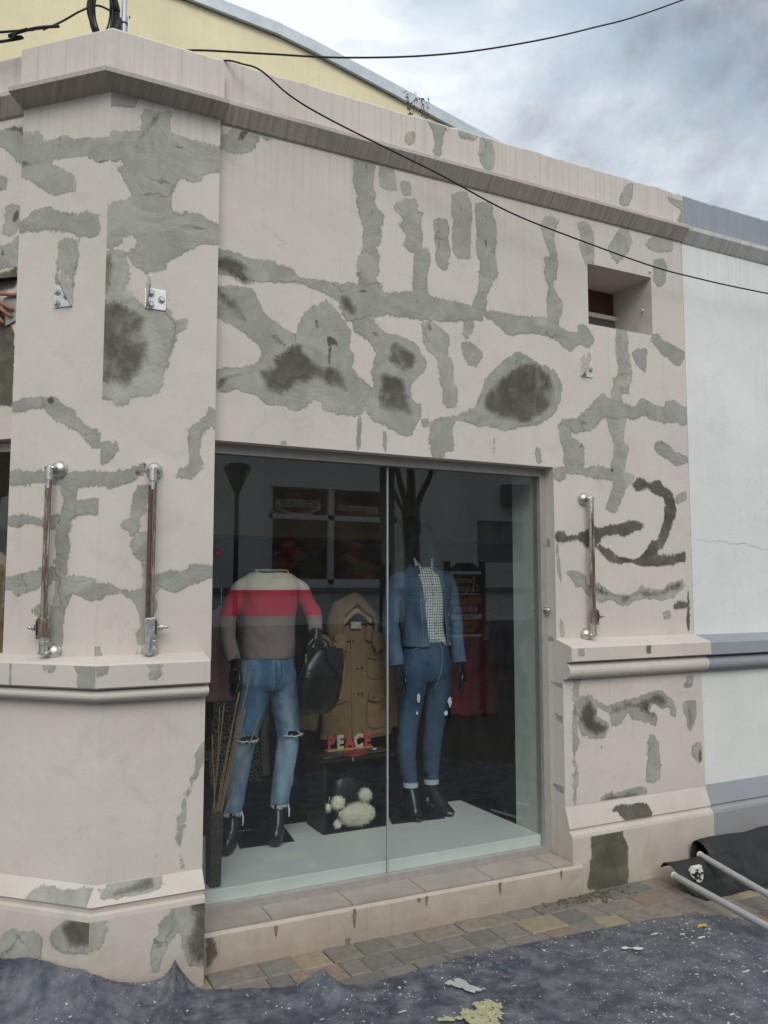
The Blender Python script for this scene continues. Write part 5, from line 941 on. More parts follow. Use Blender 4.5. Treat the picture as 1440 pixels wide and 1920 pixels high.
# ------------------------------------------------------------------ dismantled awning on the ground
aw = thing('dismantled_awning', (3.6, -0.3, 0), 'dismantled black awning with grey tubes and white crank gearbox lying by the blue plinth', 'awning')
def tubeobj(p0, p1, r, nm='tube'):
    o = MB().tube([p0, p1], r, 16).build(nm, M['tube'], aw, auto=40)
    d = (Vector(p1) - Vector(p0)).normalized(); MB().tube([Vector(p0) - d * 0.012, Vector(p0)], r * 1.12, 16).build('end_cap', M['dirty_white'], o, auto=40); return o
tubeobj((3.40, -0.31, 0.085), (3.285, -0.985, 0.075), 0.017)
tubeobj((3.685, -0.225, 0.125), (3.50, -0.99, 0.095), 0.017)
gbx = MB(); gbx.prism([(-0.034, -0.03), (-0.02, -0.04), (0.02, -0.04), (0.034, -0.02), (0.034, 0.024), (0.014, 0.04), (-0.022, 0.038), (-0.036, 0.02)], (3.535, -0.315, 0.082), (0.94, -0.34, 0), (0, 0, 1), (-0.3, -0.95, 0), 0.03)
gbx.box(3.545, 3.60, -0.31, -0.27, 0.05, 0.11)
g_ = bevel(gbx.build('gearbox', M['dirty_white'], aw), 0.004)
MB().tube([(3.522, -0.343, 0.082), (3.519, -0.352, 0.082)], 0.017, 16).build('spindle', M['blackmatte'], g_); MB().tube([(3.522, -0.345, 0.082), (3.518, -0.356, 0.082)], 0.008, 12).build('spindle_socket', M['steel'], g_)
for a in range(5): MB().tube([(3.522 + 0.026 * cos(a * 1.257 + .4), -0.345 - 0.008 * cos(a * 1.257), 0.082 + 0.028 * sin(a * 1.257 + .4)), (3.520 + 0.026 * cos(a * 1.257 + .4), -0.352 - 0.008 * cos(a * 1.257), 0.082 + 0.028 * sin(a * 1.257 + .4))], 0.005, 10).build('screw', M['blackmatte'], g_)
MB().add([(3.55, -0.30, 0.055), (3.575, -0.30, 0.05), (3.575, -0.345, 0.006), (3.55, -0.34, 0.008)], [(0, 1, 2, 3)]).build('strap', M['tube'], aw)
def cloth(prof, xs_, nm, seed):
    v = []; f = []; n = len(prof); K = len(xs_)
    for i, (x, sy, sz) in enumerate(xs_):
        for (y, z) in prof:
            w = noise.fractal(Vector((x * 3, y * 9, seed)), 1, 2, 3) * 0.012
            v.append((x - 0.16 * y, sy + y + w, max(0.007, sz * z + w * 0.7)))
    for i in range(K - 1):
        for j in range(n - 1): f.append((i * n + j, i * n + j + 1, (i + 1) * n + j + 1, (i + 1) * n + j))
    o = mesh(nm, v, f, M['awning'], aw, True); s = o.modifiers.new('thick', 'SOLIDIFY'); s.thickness = 0.003
    return o
pr1 = cat_rom([(0.02, 0.10), (-0.01, 0.125), (-0.06, 0.118), (-0.11, 0.08), (-0.14, 0.03), (-0.19, 0.010), (-0.26, 0.008)], 5)
cloth(pr1, [(3.41 + i * 0.035, -0.215, 1.0) for i in range(14)], 'awning_cloth', 1)
pr2 = cat_rom([(0.03, 0.05), (0.02, 0.19), (-0.012, 0.228), (-0.05, 0.21), (-0.09, 0.15), (-0.14, 0.07), (-0.22, 0.022), (-0.34, 0.010)], 5)
cloth(pr2, [(3.72 + i * 0.05, -0.155 - 0.002 * i, 0.80 + 0.006 * i) for i in range(34)], 'awning_cloth', 2)
lf = MB(); lv = cat_rom([(0, 0, 0), (0.018, 0.012, 0.006), (0.04, 0.014, 0.003), (0.06, 0.0, 0.008)], 4)
vv = [(3.13 + a, -0.70 + b, 0.014 + c) for a, b, c in lv] + [(3.13 + a, -0.70 - b, 0.012 + c * 1.5) for a, b, c in reversed(lv[1:-1])]
tag(mesh('fallen_leaf', vv, [tuple(range(len(vv)))], plain('yellow_leaf', (0.45, 0.36, 0.06), 0.7), None), 'small yellow fallen leaf on the dust sheet beside a grey tube', 'leaf')

# ------------------------------------------------------------------ awning brackets and arms on the walls
def frame_of(o, u, n):
    o, u, n = Vector(o), Vector(u).normalized(), Vector(n).normalized(); w = Vector((0, 0, 1))
    return o, u, w, n
def bracket(o, u, n, label, fin_side, material, old=False):
    o, u, w, n = frame_of(o, u, n)
    b = thing('awning_bracket', tuple(o), label, 'bracket', 'awning brackets bolted high on the wall')
    pl = MB(); pl.prism([(-0.045, -0.035), (-0.04, -0.04), (0.04, -0.04), (0.045, -0.035), (0.045, 0.045), (0.04, 0.05), (-0.04, 0.05), (-0.045, 0.045)], o, u, w, n, 0.006)
    bevel(pl.build('plate', material, b), 0.0015)
    # upright fin with a hooked slot, square to the wall
    fo = o + u * (fin_side * 0.042) + n * 0.004
    fin = MB(); fin.prism([(0, -0.042), (0.03, -0.022), (0.06, 0.006), (0.082, 0.040), (0.088, 0.070), (0.076, 0.088), (0.060, 0.086), (0.050, 0.073), (0.052, 0.060), (0.041, 0.056), (0.036, 0.063), (0.040, 0.079), (0.033, 0.084), (0.0, 0.062)], fo, n, w, u, 0.005)
    bevel(fin.build('fin', material, b), 0.001)
    for (a, c) in ((-0.024, 0.028), (0.02, 0.006), (-0.024, -0.022)):
        c0 = o + u * (a - fin_side * 0.004) + w * c + n * 0.006
        ws = MB().disc(c0, n, 0.015, 0.004, 20).build('washer', M['tube'], b, auto=40)
        MB().disc(c0 + n * 0.004, n, 0.0085, 0.010, 6).build('bolt_head', M['steel'], ws, auto=40)
    return b
ctA = R0 + dA * 0.205
bracket((ctA.x, ctA.y, 2.805), -dA, nA, 'shiny awning bracket with a hooked fin on the left pilaster face', 1, M['galv'])
bracket((0.716, -0.08, 2.805), (1, 0, 0), (0, -1, 0), 'shiny awning bracket on the right pilaster face above the dark damp patch', -1, M['galv'])
bracket((3.148, 0.0, 2.812), (1, 0, 0), (0, -1, 0), 'chipped white awning bracket on the pier below the square recess', -1, M['dirty_white'], True)
def arm(o, u, n, side, label, rodmat, ks=1):
    """side: +1 the rod stands on the u side of the balls"""
    o, u, w, n = frame_of(o, u, n); zt, zb = 2.075, 1.325
    a = thing('awning_stay', tuple(o + w * zb), label, 'awning stay', 'folded awning stays on the wall')
    at = lambda du_, dn, z: o + u * du_ + n * dn + w * z
    off = 0.052
    for z in (zt, zb):
        fl = MB(); fl.disc(at(0, 0.001, z), n, 0.036, 0.006, 28); ro = Matrix.Identity(4)
        c = at(0, 0.006, z); v = []; f = []
        for i in range(9):
            th = pi / 2 * i / 8
            for k in range(28): ph = 2 * pi * k / 28; v.append(c + (u * cos(ph) + w * sin(ph)) * (0.034 * cos(th)) + n * (0.030 * sin(th)))
        for i in range(8):
            for k in range(28): f.append((i * 28 + k, i * 28 + (k + 1) % 28, (i + 1) * 28 + (k + 1) % 28, (i + 1) * 28 + k))
        fl.add(v, f); rs = fl.build('wall_rose', M['steel'], a, auto=50)
        MB().tube([at(0, 0.030, z), at(side * 0.012, off, z)], 0.011, 12).build('lug', M['steel'], rs, True)
        kb = MB(); kb.ball(at(side * 0.012, off, z), 0.014, 14, 10); kb.tube([at(side * 0.012 - 0.022, off, z), at(side * 0.012 + 0.022, off, z)], 0.007, 10); kb.build('pin', M['steel'], rs, True)
    x = side * 0.014
    MB().tube([at(x, off, zt + 0.004), at(x, off, zt - 0.05)], 0.0165, 16).build('sleeve', M['steel'], a, auto=40)
    MB().tube([at(x, off, zt - 0.05), at(x, off, zt - 0.085)], 0.0115, 14).build('ferrule', M['steel'], a, auto=40)
    MB().tube([at(x - 0.007, off, zt - 0.07), at(x - 0.008, off, zb + 0.125)], 0.0095, 14).build('rod', rodmat, a, auto=40)
    MB().tube([at(x + 0.010, off + 0.004, zt - 0.055), at(x + 0.009, off + 0.004, zb + 0.06)], 0.006, 10).build('guide_rod', M['rusty'], a, auto=40)
    cl = MB(); cl.prism([(-0.016, 0.06), (0.03, 0.055), (0.034, 0.10), (0.034, 0.13), (0.022, 0.142), (-0.018, 0.138)], at(x, off - 0.012, zb), u * ks, w, n, 0.024)
    c_ = bevel(cl.build('clamp', M['rusty'] if rodmat is M['rusty'] else M['steel'], a), 0.003)
    MB().box(-0.003, 0.003, -0.002, 0.002, -0.026, 0.026, Matrix.Translation(at(x + ks * 0.024, off + 0.0125, zb + 0.10))).build('slot', M['blackmatte'], c_)
    kn = MB(); kn.tube([at(x + ks * 0.03, off, zb + 0.10), at(x + ks * 0.068, off, zb + 0.10)], 0.006, 10); kn.tube([at(x + ks * 0.038, off, zb + 0.10), at(x + ks * 0.052, off, zb + 0.10)], 0.014, 14); kn.ball(at(x + ks * 0.07, off, zb + 0.10), 0.008, 10, 8)
    kn.build('clamp_screw', M['steel'], a, auto=50)
    MB().tube([at(x, off, zb + 0.062), at(x, off, zb + 0.0)], 0.0165, 16).build('sleeve', M['steel'], a, auto=40)
    for nm, zz in (('set_screw', zb + 0.045),): MB().tube([at(x + 0.014, off, zz), at(x + 0.024, off, zz)], 0.005, 8).build(nm, M['steel'], a)
    return a
arm((R0 + dA * 0.190), -dA, nA, -1, 'folded awning stay with rusty rod on the left pilaster face', M['rusty'], -1)
arm((0.727, -0.08, 0), (1, 0, 0), (0, -1, 0), -1, 'folded awning stay with brown rod on the right pilaster face', M['brown_tube'])
arm((3.100, 0, 0), (1, 0, 0), (0, -1, 0), 1, 'folded awning stay with thin rusty rod on the pier right of the window', M['rusty'])

# ------------------------------------------------------------------ cables, coil, mast on the roof edge
def cable(pts, r, label, name='cable'):
    o = MB().tube(cat_rom(pts, 8), r, 8).build(name, M['cable'], None, True); tag(o, label, 'cable', 'black cables strung over the roof edge'); return o
cable([(0.80, 0.02, 3.99), (0.86, -0.03, 4.006), (1.21, -0.05, 4.084), (1.592, -0.05, 4.182), (2.078, -0.05, 4.341), (2.552, -0.05, 4.536), (3.162, -0.05, 4.834), (3.955, -0.05, 5.285), (6.5, -0.05, 6.9)], 0.0047, 'black cable rising from the pilaster top across the sky')
cable([(0.93, 0.06, 3.985), (1.012, -0.02, 4.008), (1.08, -0.10, 3.965), (1.16, -0.12, 3.945), (1.304, -0.12, 3.864), (1.507, -0.12, 3.802), (1.912, -0.12, 3.715), (2.128, -0.12, 3.669), (2.557, -0.12, 3.563), (3.065, -0.12, 3.5), (3.544, -0.12, 3.454), (3.89, -0.12, 3.444), (4.554, -0.12, 3.452), (7, -0.12, 3.52)], 0.0043, 'thin black cable hanging diagonally in front of the patched wall')
cable([(-1.5, 1.45, 4.12), (0.05, 0.34, 4.06), (0.20, 0.20, 4.035), (0.30, 0.10, 4.025)], 0.0055, 'upper of the black cables running off left above the side parapet')
cable([(-1.6, 1.5, 3.96), (0.03, 0.35, 4.008), (0.12, 0.26, 4.02), (0.22, 0.17, 4.03), (0.31, 0.09, 4.018)], 0.0065, 'thick twisted black cable running off left above the side parapet')
cable([(0.11, 0.25, 3.985), (0.135, 0.235, 4.0), (0.15, 0.225, 4.025), (0.19, 0.19, 4.032)], 0.004, 'short loose cable end drooping over the side parapet')
cable([(0.25, 0.15, 4.02), (0.32, 0.12, 4.06), (0.40, 0.09, 4.12), (0.47, 0.08, 4.16), (0.56, 0.08, 4.14)], 0.0045, 'single cable slanting up into the coil on the pilaster')
coil = thing('cable_coil', (0.49, 0.08, 3.97), 'black coil of spare cable hanging on the roof mast', 'cable coil')
r = random.Random(9)
for i in range(11):
    cx = 0.488 + r.gauss(0, 0.006); ax = 0.058 + r.uniform(-0.018, 0.014); az = 0.135 + r.uniform(-0.03, 0.02); yy = 0.07 + i * 0.004; tl = r.uniform(-0.16, 0.1)
    pts = [(cx + ax * cos(a) + tl * az * sin(a) * 0.35, yy + 0.012 * sin(2 * a + i), 4.155 + az * sin(a)) for a in [k * 2 * pi / 36 for k in range(37)]]
    MB().tube(pts, 0.0042, 7).build('loop', M['cable'], coil, True)
MB().tube([(0.545, 0.075, 4.02), (0.552, 0.08, 4.09), (0.558, 0.08, 4.13)], [0.024, 0.018, 0.012], 10).build('bundle', M['cable'], coil, True)
mast = thing('roof_mast', (0.583, 0.10, 3.95), 'grey metal roof mast standing on the pilaster beside the cable coil', 'mast')
MB().tube([(0.584, 0.10, 3.90), (0.580, 0.10, 5.4)], 0.012, 14).build('pole', M['flash'], mast, auto=40)
for sx in (-1, 1):
    mb = MB().box(0.582 + sx * 0.018 - 0.002, 0.582 + sx * 0.018 + 0.002, 0.085, 0.11, 4.02, 4.165); br = mb.build('clamp_plate', M['flash'], mast)
    MB().disc((0.582 + sx * 0.02, 0.095, 4.16), (sx, 0, 0), 0.007, 0.006, 8).build('clamp_bolt', M['blackmatte'], br)
MB().tube([(0.583 + 0.014 * cos(a), 0.10 + 0.014 * sin(a), 4.125) for a in [k * pi / 8 for k in range(17)]], 0.003, 6).build('cable_tie', M['cable'], mast)

# weeds rooted in the parapet top
weed_leaf = plain('withered_leaf', (0.16, 0.11, 0.11), 0.8); weed_stem = plain('withered_stem', (0.12, 0.09, 0.07), 0.8)
def weed(x, h, label, seed):
    r = random.Random(seed); wv = thing('weed', (x, -0.005, 4.018), label, 'weed', 'weeds growing from the parapet')
    st = MB(); lv_ = MB()
    for b in range(3):
        a = r.uniform(-0.5, 0.3); p = [(x + r.uniform(-.005, .005), 0.0, 4.015)]
        for k in range(5): p.append((p[-1][0] + a * h * 0.12 + r.uniform(-.004, .004), p[-1][1] + r.uniform(-.006, .006), p[-1][2] + h * r.uniform(.12, .22)))
        st.tube(p, [0.0016 - 0.00022 * k for k in range(6)], 5)
        for q in p[1:]:
            for _ in range(4):
                c = Vector(q) + Vector((r.uniform(-.012, .012), r.uniform(-.008, .008), r.uniform(-.01, .01))); d = Vector((r.uniform(-1, 1), r.uniform(-1, 1), r.uniform(-.4, 1))).normalized(); e_ = d.cross(Vector((r.uniform(-1, 1), 1, 0.3))).normalized(); L = r.uniform(.005, .010)
                lv_.add([c - d * L, c + e_ * L * .5, c + d * L, c - e_ * L * .5], [(0, 1, 2, 3)])
    st.build('stem', weed_stem, wv); lv_.build('foliage', weed_leaf, wv)
weed(2.10, 0.13, 'reddish weed standing tallest on the parapet under the zinc edge', 1)
weed(2.015, 0.15, 'thin leaning weed on the parapet, leftmost of the sprigs', 2)

# ------------------------------------------------------------------ shop display
def weave(name, col, rough=0.9, scale=900, var=0.2, fade=None):
    m, t, b = mat(name, rough, 0, 0.12); P = pos(t, obj=True)
    c = ramp(t, nz(t, P, 7, 5, 0.6), [(0.3, tuple(x * (1 - var) for x in col)), (0.7, tuple(x * (1 + var) for x in col))])
    if fade:
        f_ = ramp(t, nz(t, pos(t, (6, 6, 2.2), (1, 2, 0.4), True), 1.4, 3), [(0.42, 0.0), (0.64, 1.0)]); c = mix(t, f_, c, fade)
    c = mix(t, math_(t, 'MULTIPLY', nz(t, pos(t, (1, 1, 0.25), obj=True), 420, 2), 0.5), c, tuple(x * 0.6 for x in col))
    t.links.new(c, b.inputs['Base Color']); n0 = bump(t, b, nz(t, pos(t, (1, 1, 1.8), obj=True), 22, 4, 0.6, 1), 0.25, 0.01); bump(t, b, nz(t, P, scale, 2), 0.3, 0.0006, n0); return m
def sweater_mat():
    m, t, b = mat('striped_knit', 0.95, 0, 0.08); g = t.nodes.new('ShaderNodeNewGeometry'); s = t.nodes.new('ShaderNodeSeparateXYZ'); t.links.new(g.outputs['Position'], s.inputs[0])
    z = math_(t, 'MULTIPLY', math_(t, 'SUBTRACT', s.outputs['Z'], 1.0), 1.0)
    r = t.nodes.new('ShaderNodeValToRGB'); e = r.color_ramp.elements; r.color_ramp.interpolation = 'CONSTANT'
    e[0].position = 0; e[0].color = (0.27, 0.215, 0.21, 1); e[1].position = 0.432; e[1].color = (0.60, 0.02, 0.06, 1); k = e.new(0.568); k.color = (0.80, 0.74, 0.62, 1)
    t.links.new(z, r.inputs[0]); c = mix(t, math_(t, 'MULTIPLY', nz(t, pos(t, (1, 1, 0.4)), 300, 3), 0.25), r.outputs[0], (0.2, 0.16, 0.15))
    t.links.new(c, b.inputs['Base Color']); bump(t, b, nz(t, pos(t, (1, 1, 0.3)), 500, 2), 0.4, 0.001); return m
def check_mat():
    m, t, b = mat('checked_cotton', 0.9, 0, 0.1); P = pos(t); s = t.nodes.new('ShaderNodeSeparateXYZ'); t.links.new(P, s.inputs[0])
    def line(o_):
        return math_(t, 'LESS_THAN', math_(t, 'FRACT', math_(t, 'MULTIPLY', o_, 62.0)), 0.19)
    f_ = math_(t, 'MAXIMUM', line(s.outputs['X']), line(s.outputs['Z']))
    c = mix(t, f_, (0.78, 0.82, 0.80), (0.05, 0.08, 0.08)); t.links.new(c, b.inputs['Base Color']); bump(t, b, nz(t, P, 16, 4), 0.3, 0.01); return m
M['mann'] = plain('gloss_black_mannequin', (0.008, 0.008, 0.009), 0.22, 0, 0.55)
M['denim'] = weave('light_denim', (0.085, 0.18, 0.31), fade=(0.34, 0.47, 0.58))
M['denim2'] = weave('dark_denim', (0.045, 0.088, 0.160), fade=(0.09, 0.155, 0.25))
M['jacket'] = weave('mid_denim', (0.075, 0.140, 0.235), fade=(0.15, 0.235, 0.34))
M['thread'] = plain('white_thread', (0.72, 0.74, 0.74), 0.95)
M['knit'] = sweater_mat(); M['check'] = check_mat()

def shoe(o_, toe, heel_h, h, nm, parent):
    """heeled boot from ankle point o_ to the toe point"""
    a = Vector(o_); t = Vector(toe); d = (t - a); d.z = 0; d.normalize()
    mb = MB(); limb(mb, [(a.x, a.y, a.z + 0.08, 0.038, 0.04), (a.x, a.y, a.z, 0.036, 0.042), (a.x + d.x * 0.03, a.y + d.y * 0.03, a.z - h * 0.45, 0.036, 0.048), (a.x + d.x * 0.08, a.y + d.y * 0.08, t.z + 0.042, 0.036, 0.034), (t.x - d.x * 0.035, t.y - d.y * 0.035, t.z + 0.024, 0.036, 0.020), (t.x, t.y, t.z + 0.014, 0.018, 0.010)], 5, 18)
    mb.tube([(a.x - d.x * 0.022, a.y - d.y * 0.022, a.z - h * 0.4), (a.x - d.x * 0.03, a.y - d.y * 0.03, t.z + 0.001)], [0.026, 0.013], 12)
    return mb.build(nm, M['mann'], parent, True)
def hand(w0, dirv, out_, nm, parent, curl=0.3, s=1.0):
    """five-fingered hand hanging from the wrist w0 along dirv; out_ is the thumb side"""
    w0 = Vector(w0); d = Vector(dirv).normalized(); u = Vector(out_); u = (u - d * u.dot(d)).normalized(); p = d.cross(u)
    mb = MB(); limb(mb, [tuple(w0 - d * 0.05 * s) + (0.024 * s, 0.018 * s), tuple(w0) + (0.023 * s, 0.017 * s), tuple(w0 + d * 0.045 * s) + (0.036 * s, 0.014 * s), tuple(w0 + d * 0.085 * s) + (0.038 * s, 0.013 * s)], 4, 14)
    for k, (off, L) in enumerate(((0.027, 0.072), (0.009, 0.082), (-0.009, 0.076), (-0.026, 0.060))):
        b0 = w0 + d * 0.082 * s + u * off * s; q = [b0 - d * 0.015 * s]
        for j in range(1, 4):
            c = curl * j * 0.5; q.append(q[-1] + (d * cos(c) + p * sin(c) + u * off * 0.8) * (L / 3 * (1.25 if j == 1 else 1) * s))
        mb.tube(q, [0.0095 * s, 0.0092 * s, 0.0082 * s, 0.0062 * s], 10)
    q = [w0 + d * 0.02 * s + u * 0.024 * s, w0 + d * 0.05 * s + u * 0.048 * s + p * 0.008 * s, w0 + d * 0.078 * s + u * 0.056 * s + p * 0.014 * s]
    mb.tube(q, [0.0125 * s, 0.0105 * s, 0.008 * s], 10)
    return fuse(mb.build(nm, M['mann'], parent, True), 0.0035, 2)

# ---- mannequin in the striped sweater
m1 = thing('mannequin', (1.50, 0.66, 0.26), 'headless black mannequin in cream, red and grey sweater with ripped light jeans', 'mannequin', 'mannequins in the shop window')
mb = MB()
trunk_loft(mb, [(1.205, 1.510, 0.68, 0.142, 0.10), (1.30, 1.507, 0.68, 0.146, 0.105), (1.42, 1.503, 0.68, 0.150, 0.108), (1.53, 1.507, 0.68, 0.160, 0.110), (1.590, 1.514, 0.685, 0.172, 0.100), (1.632, 1.518, 0.69, 0.150, 0.084), (1.662, 1.521, 0.69, 0.110, 0.070)])
limb(mb, [(1.43, 0.69, 1.600, 0.045, 0.052), (1.362, 0.69, 1.578, 0.050, 0.056), (1.302, 0.685, 1.47, 0.047, 0.052), (1.280, 0.665, 1.34, 0.042, 0.046), (1.297, 0.61, 1.205, 0.037, 0.039)])
limb(mb, [(1.61, 0.69, 1.600, 0.045, 0.052), (1.677, 0.69, 1.576, 0.050, 0.056), (1.735, 0.68, 1.49, 0.047, 0.052), (1.757, 0.65, 1.42, 0.044, 0.048), (1.748, 0.60, 1.345, 0.039, 0.041)])
fuse(mb.build('sweater', M['knit'], m1, True), 0.0065, 5, 0.018, 0.10)
nk = [(1.524 + 0.090 * cos(a), 0.683 + 0.062 * sin(a), 1.657 + 0.020 * sin(a) + 0.014 * abs(cos(a)) ** 3) for a in [k * pi / 16 for k in range(32)]]
mesh('neck_plate', [(p[0], p[1], p[2] - 0.004) for p in nk], [tuple(range(32))], M['mann'], m1)
MB().tube(nk + nk[:1], 0.006, 8).build('neck_rib', plain('cream_rib', (0.60, 0.55, 0.46), 0.95), m1, True)
mb = MB()
trunk_loft(mb, [(1.045, 1.505, 0.68, 0.135, 0.095), (1.08, 1.503, 0.68, 0.158, 0.110), (1.14, 1.507, 0.68, 0.150, 0.104), (1.245, 1.510, 0.68, 0.132, 0.092)])
limb(mb, [(1.438, 0.68, 1.09, 0.084, 0.098), (1.422, 0.675, 0.96, 0.076, 0.086), (1.375, 0.65, 0.80, 0.060, 0.066), (1.338, 0.63, 0.64, 0.055, 0.062), (1.302, 0.60, 0.445, 0.045, 0.048)])
limb(mb, [(1.578, 0.68, 1.09, 0.082, 0.098), (1.605, 0.675, 0.96, 0.073, 0.084), (1.612, 0.65, 0.80, 0.060, 0.066), (1.588, 0.63, 0.64, 0.056, 0.062), (1.550, 0.605, 0.455, 0.046, 0.049)])
jeans = fuse(mb.build('jeans', M['denim'], m1, True), 0.0065, 5, 0.012, 0.05)
def tear(cx, cy, cz, w, h, parent, seed):
    r = random.Random(seed)
    ring = [(cx + w * cos(a) * (1 + r.uniform(-.1, .1)), cy - 0.004 + 0.25 * w * (cos(a) ** 2), cz + h * sin(a) * (1 + r.uniform(-.3, .3)) - 0.5 * h * cos(a) ** 2) for a in [k * pi / 12 for k in range(24)]]
    mesh('knee_rip', ring, [tuple(range(24))], M['mann'], parent)
    fr = MB()
    for k in range(30):
        a = ring[r.randrange(24)]; fr.tube([(a[0] + r.uniform(-.006, .006), a[1] - 0.003, a[2]), (a[0] + r.uniform(-.012, .012), a[1] - 0.008, a[2] + r.uniform(-.012, .008))], 0.0013, 5)
    fr.tube([(p[0], p[1] - 0.004, p[2] - 0.002) for p in ring[12:24]], 0.0028, 6)
    fr.build('frayed_edge', M['thread'], parent)
tear(1.372, 0.577, 0.815, 0.050, 0.016, jeans, 1); tear(1.612, 0.578, 0.822, 0.046, 0.012, jeans, 2)
for (cx, cy, cz, s_) in ((1.302, 0.60, 0.452, 1), (1.552, 0.605, 0.462, 2)):
    r = random.Random(s_); fr = MB()
    for k in range(26):
        a = r.uniform(pi, 2 * pi); fr.tube([(cx + 0.045 * cos(a), cy + 0.048 * sin(a), cz + 0.004), (cx + 0.047 * cos(a) + r.uniform(-.006, .006), cy + 0.05 * sin(a), cz - r.uniform(.006, .02))], 0.0014, 5)
    fr.tube([(cx + 0.042, cy - 0.02, cz), (cx + 0.046, cy - 0.026, cz - 0.03), (cx + 0.043, cy - 0.03, cz - 0.065)], [0.003, 0.005, 0.003], 6)
    fr.build('frayed_hem', M['thread'], jeans)
# waistband, fly, pocket seams
sm = MB(); sm.tube([(1.515, 0.578, 1.20), (1.517, 0.566, 1.12), (1.515, 0.572, 1.03)], 0.0022, 6); sm.tube([(1.545, 0.580, 1.20), (1.545, 0.568, 1.13), (1.522, 0.570, 1.06)], 0.0018, 6)
sm.tube([(1.40, 0.628, 1.185), (1.42, 0.600, 1.15), (1.385, 0.622, 1.125)], 0.0018, 6); sm.build('seam', M['denim2'], jeans)
shoe((1.550, 0.625, 0.44), (1.512, 0.545, 0.262), 0.1, 0.18, 'boot', m1); shoe((1.302, 0.61, 0.43), (1.238, 0.52, 0.262), 0.1, 0.18, 'boot', m1)
hand((1.300, 0.595, 1.185), (0.05, -0.05, -1), (0.3, -1, 0), 'hand', m1, 0.35)
hand((1.750, 0.585, 1.325), (-0.06, -0.25, -1), (-1, -0.3, 0), 'hand', m1, 0.7, 1.05)
bevel(MB().add([(1.392, .882, .2605), (1.683, .901, .2605), (1.636, .599, .2605), (1.346, .610, .2605), (1.392, .882, .266), (1.683, .901, .266), (1.636, .599, .266), (1.346, .610, .266)], [(4, 5, 6, 7), (0, 1, 5, 4), (1, 2, 6, 5), (2, 3, 7, 6), (3, 0, 4, 7)]).build('base_plate', M['blackmatte'], m1), 0.001)

# ---- black bag held by that mannequin
bag = thing('handbag', (1.80, 0.52, 0.93), 'shiny black backpack hanging from the hand of the sweater mannequin', 'bag')
M['leather'] = weave('crinkled_black_leather', (0.016, 0.016, 0.018), 0.28, 300); M['leather'].node_tree.nodes['Principled BSDF'].inputs['Specular IOR Level'].default_value = 0.5
mb = MB(); trunk_loft(mb, [(0.925, 1.775, 0.53, 0.070, 0.04), (0.96, 1.778, 0.53, 0.115, 0.052), (1.06, 1.79, 0.53, 0.138, 0.058), (1.16, 1.80, 0.53, 0.124, 0.052), (1.24, 1.815, 0.53, 0.075, 0.038), (1.265, 1.82, 0.53, 0.05, 0.02)], 6, 32, 0, 0.25)
body = mb.build('bag_body', M['leather'], bag, True); folds(body, 0.012, 0.05)
bevel(MB().prism([(-0.02, 0.10), (0.10, 0.09), (0.105, -0.02), (0.085, -0.06), (0.0, 0.02)], (1.81, 0.478, 1.17), (0.97, 0.22, 0), (0, 0, 1), (0.2, -1, 0), 0.008).build('flap', M['leather'], bag), 0.003)
MB().tube(cat_rom([(1.745, 0.535, 1.27), (1.70, 0.51, 1.20), (1.685, 0.50, 1.10), (1.700, 0.50, 1.02), (1.735, 0.51, 0.985)], 6), [(0.010, 0.003)] * 25, 8).build('strap', M['blackmatte'], bag, True)
MB().tube(cat_rom([(1.76, 0.53, 1.27), (1.79, 0.52, 1.31), (1.83, 0.52, 1.29), (1.84, 0.53, 1.24)], 6), 0.006, 8).build('grab_handle', M['leather'], bag, True)
rg = MB(); rg.tube([(1.735 + 0.010 * cos(a), 0.502, 0.985 + 0.012 * sin(a)) for a in [k * pi / 8 for k in range(17)]], 0.0025, 6); rg.build('ring', M['steel'], bag)
text_mesh('nrtoixs', 0.022, (1.692, 0.497, 1.205), (0.05, 0, -1), (1, 0.05, 0.05), (0, -1, 0), 0.001, plain('yellow_print', (0.55, 0.42, 0.06), 0.7), 'strap_lettering', bag)

for ch in bag.children: ch.location.x -= 0.045

# ---- mannequin in the denim jacket
m2 = thing('mannequin', (2.44, 0.70, 0.26), 'headless black mannequin in denim jacket, checked shirt and dark skinny jeans', 'mannequin', 'mannequins in the shop window')
mb = MB(); trunk_loft(mb, [(1.255, 2.535, 0.76, 0.125, 0.088), (1.36, 2.520, 0.76, 0.118, 0.088), (1.48, 2.510, 0.76, 0.142, 0.100), (1.60, 2.506, 0.765, 0.165, 0.096), (1.665, 2.503, 0.77, 0.130, 0.075), (1.70, 2.502, 0.77, 0.070, 0.055)])
shirt = folds(mb.build('shirt', M['check'], m2, True), 0.010, 0.06)
for sx in (-1, 1):
    cx = 2.503; v = [(cx + sx * 0.012, 0.690, 1.655), (cx + sx * 0.062, 0.725, 1.70), (cx + sx * 0.070, 0.750, 1.765), (cx + sx * 0.050, 0.74, 1.745), (cx + sx * 0.03, 0.70, 1.69)]
    q = MB().add(v, [(0, 1, 4), (1, 2, 3, 4)]).build('collar', M['check'], shirt); s_ = q.modifiers.new('t', 'SOLIDIFY'); s_.thickness = 0.003
vv = [(2.555, 0.672, 1.29), (2.61, 0.675, 1.285), (2.65, 0.70, 1.235), (2.645, 0.70, 1.222), (2.60, 0.668, 1.25)]
q = MB().add(vv, [(0, 1, 4), (1, 2, 3, 4)]).build('shirt_tail', M['check'], shirt); q.modifiers.new('t', 'SOLIDIFY').thickness = 0.003
pk = MB(); pk.tube([(2.515, 0.664, 1.65), (2.525, 0.655, 1.50), (2.545, 0.668, 1.28)], (0.0035), 6); pk.build('placket', M['thread'], shirt)
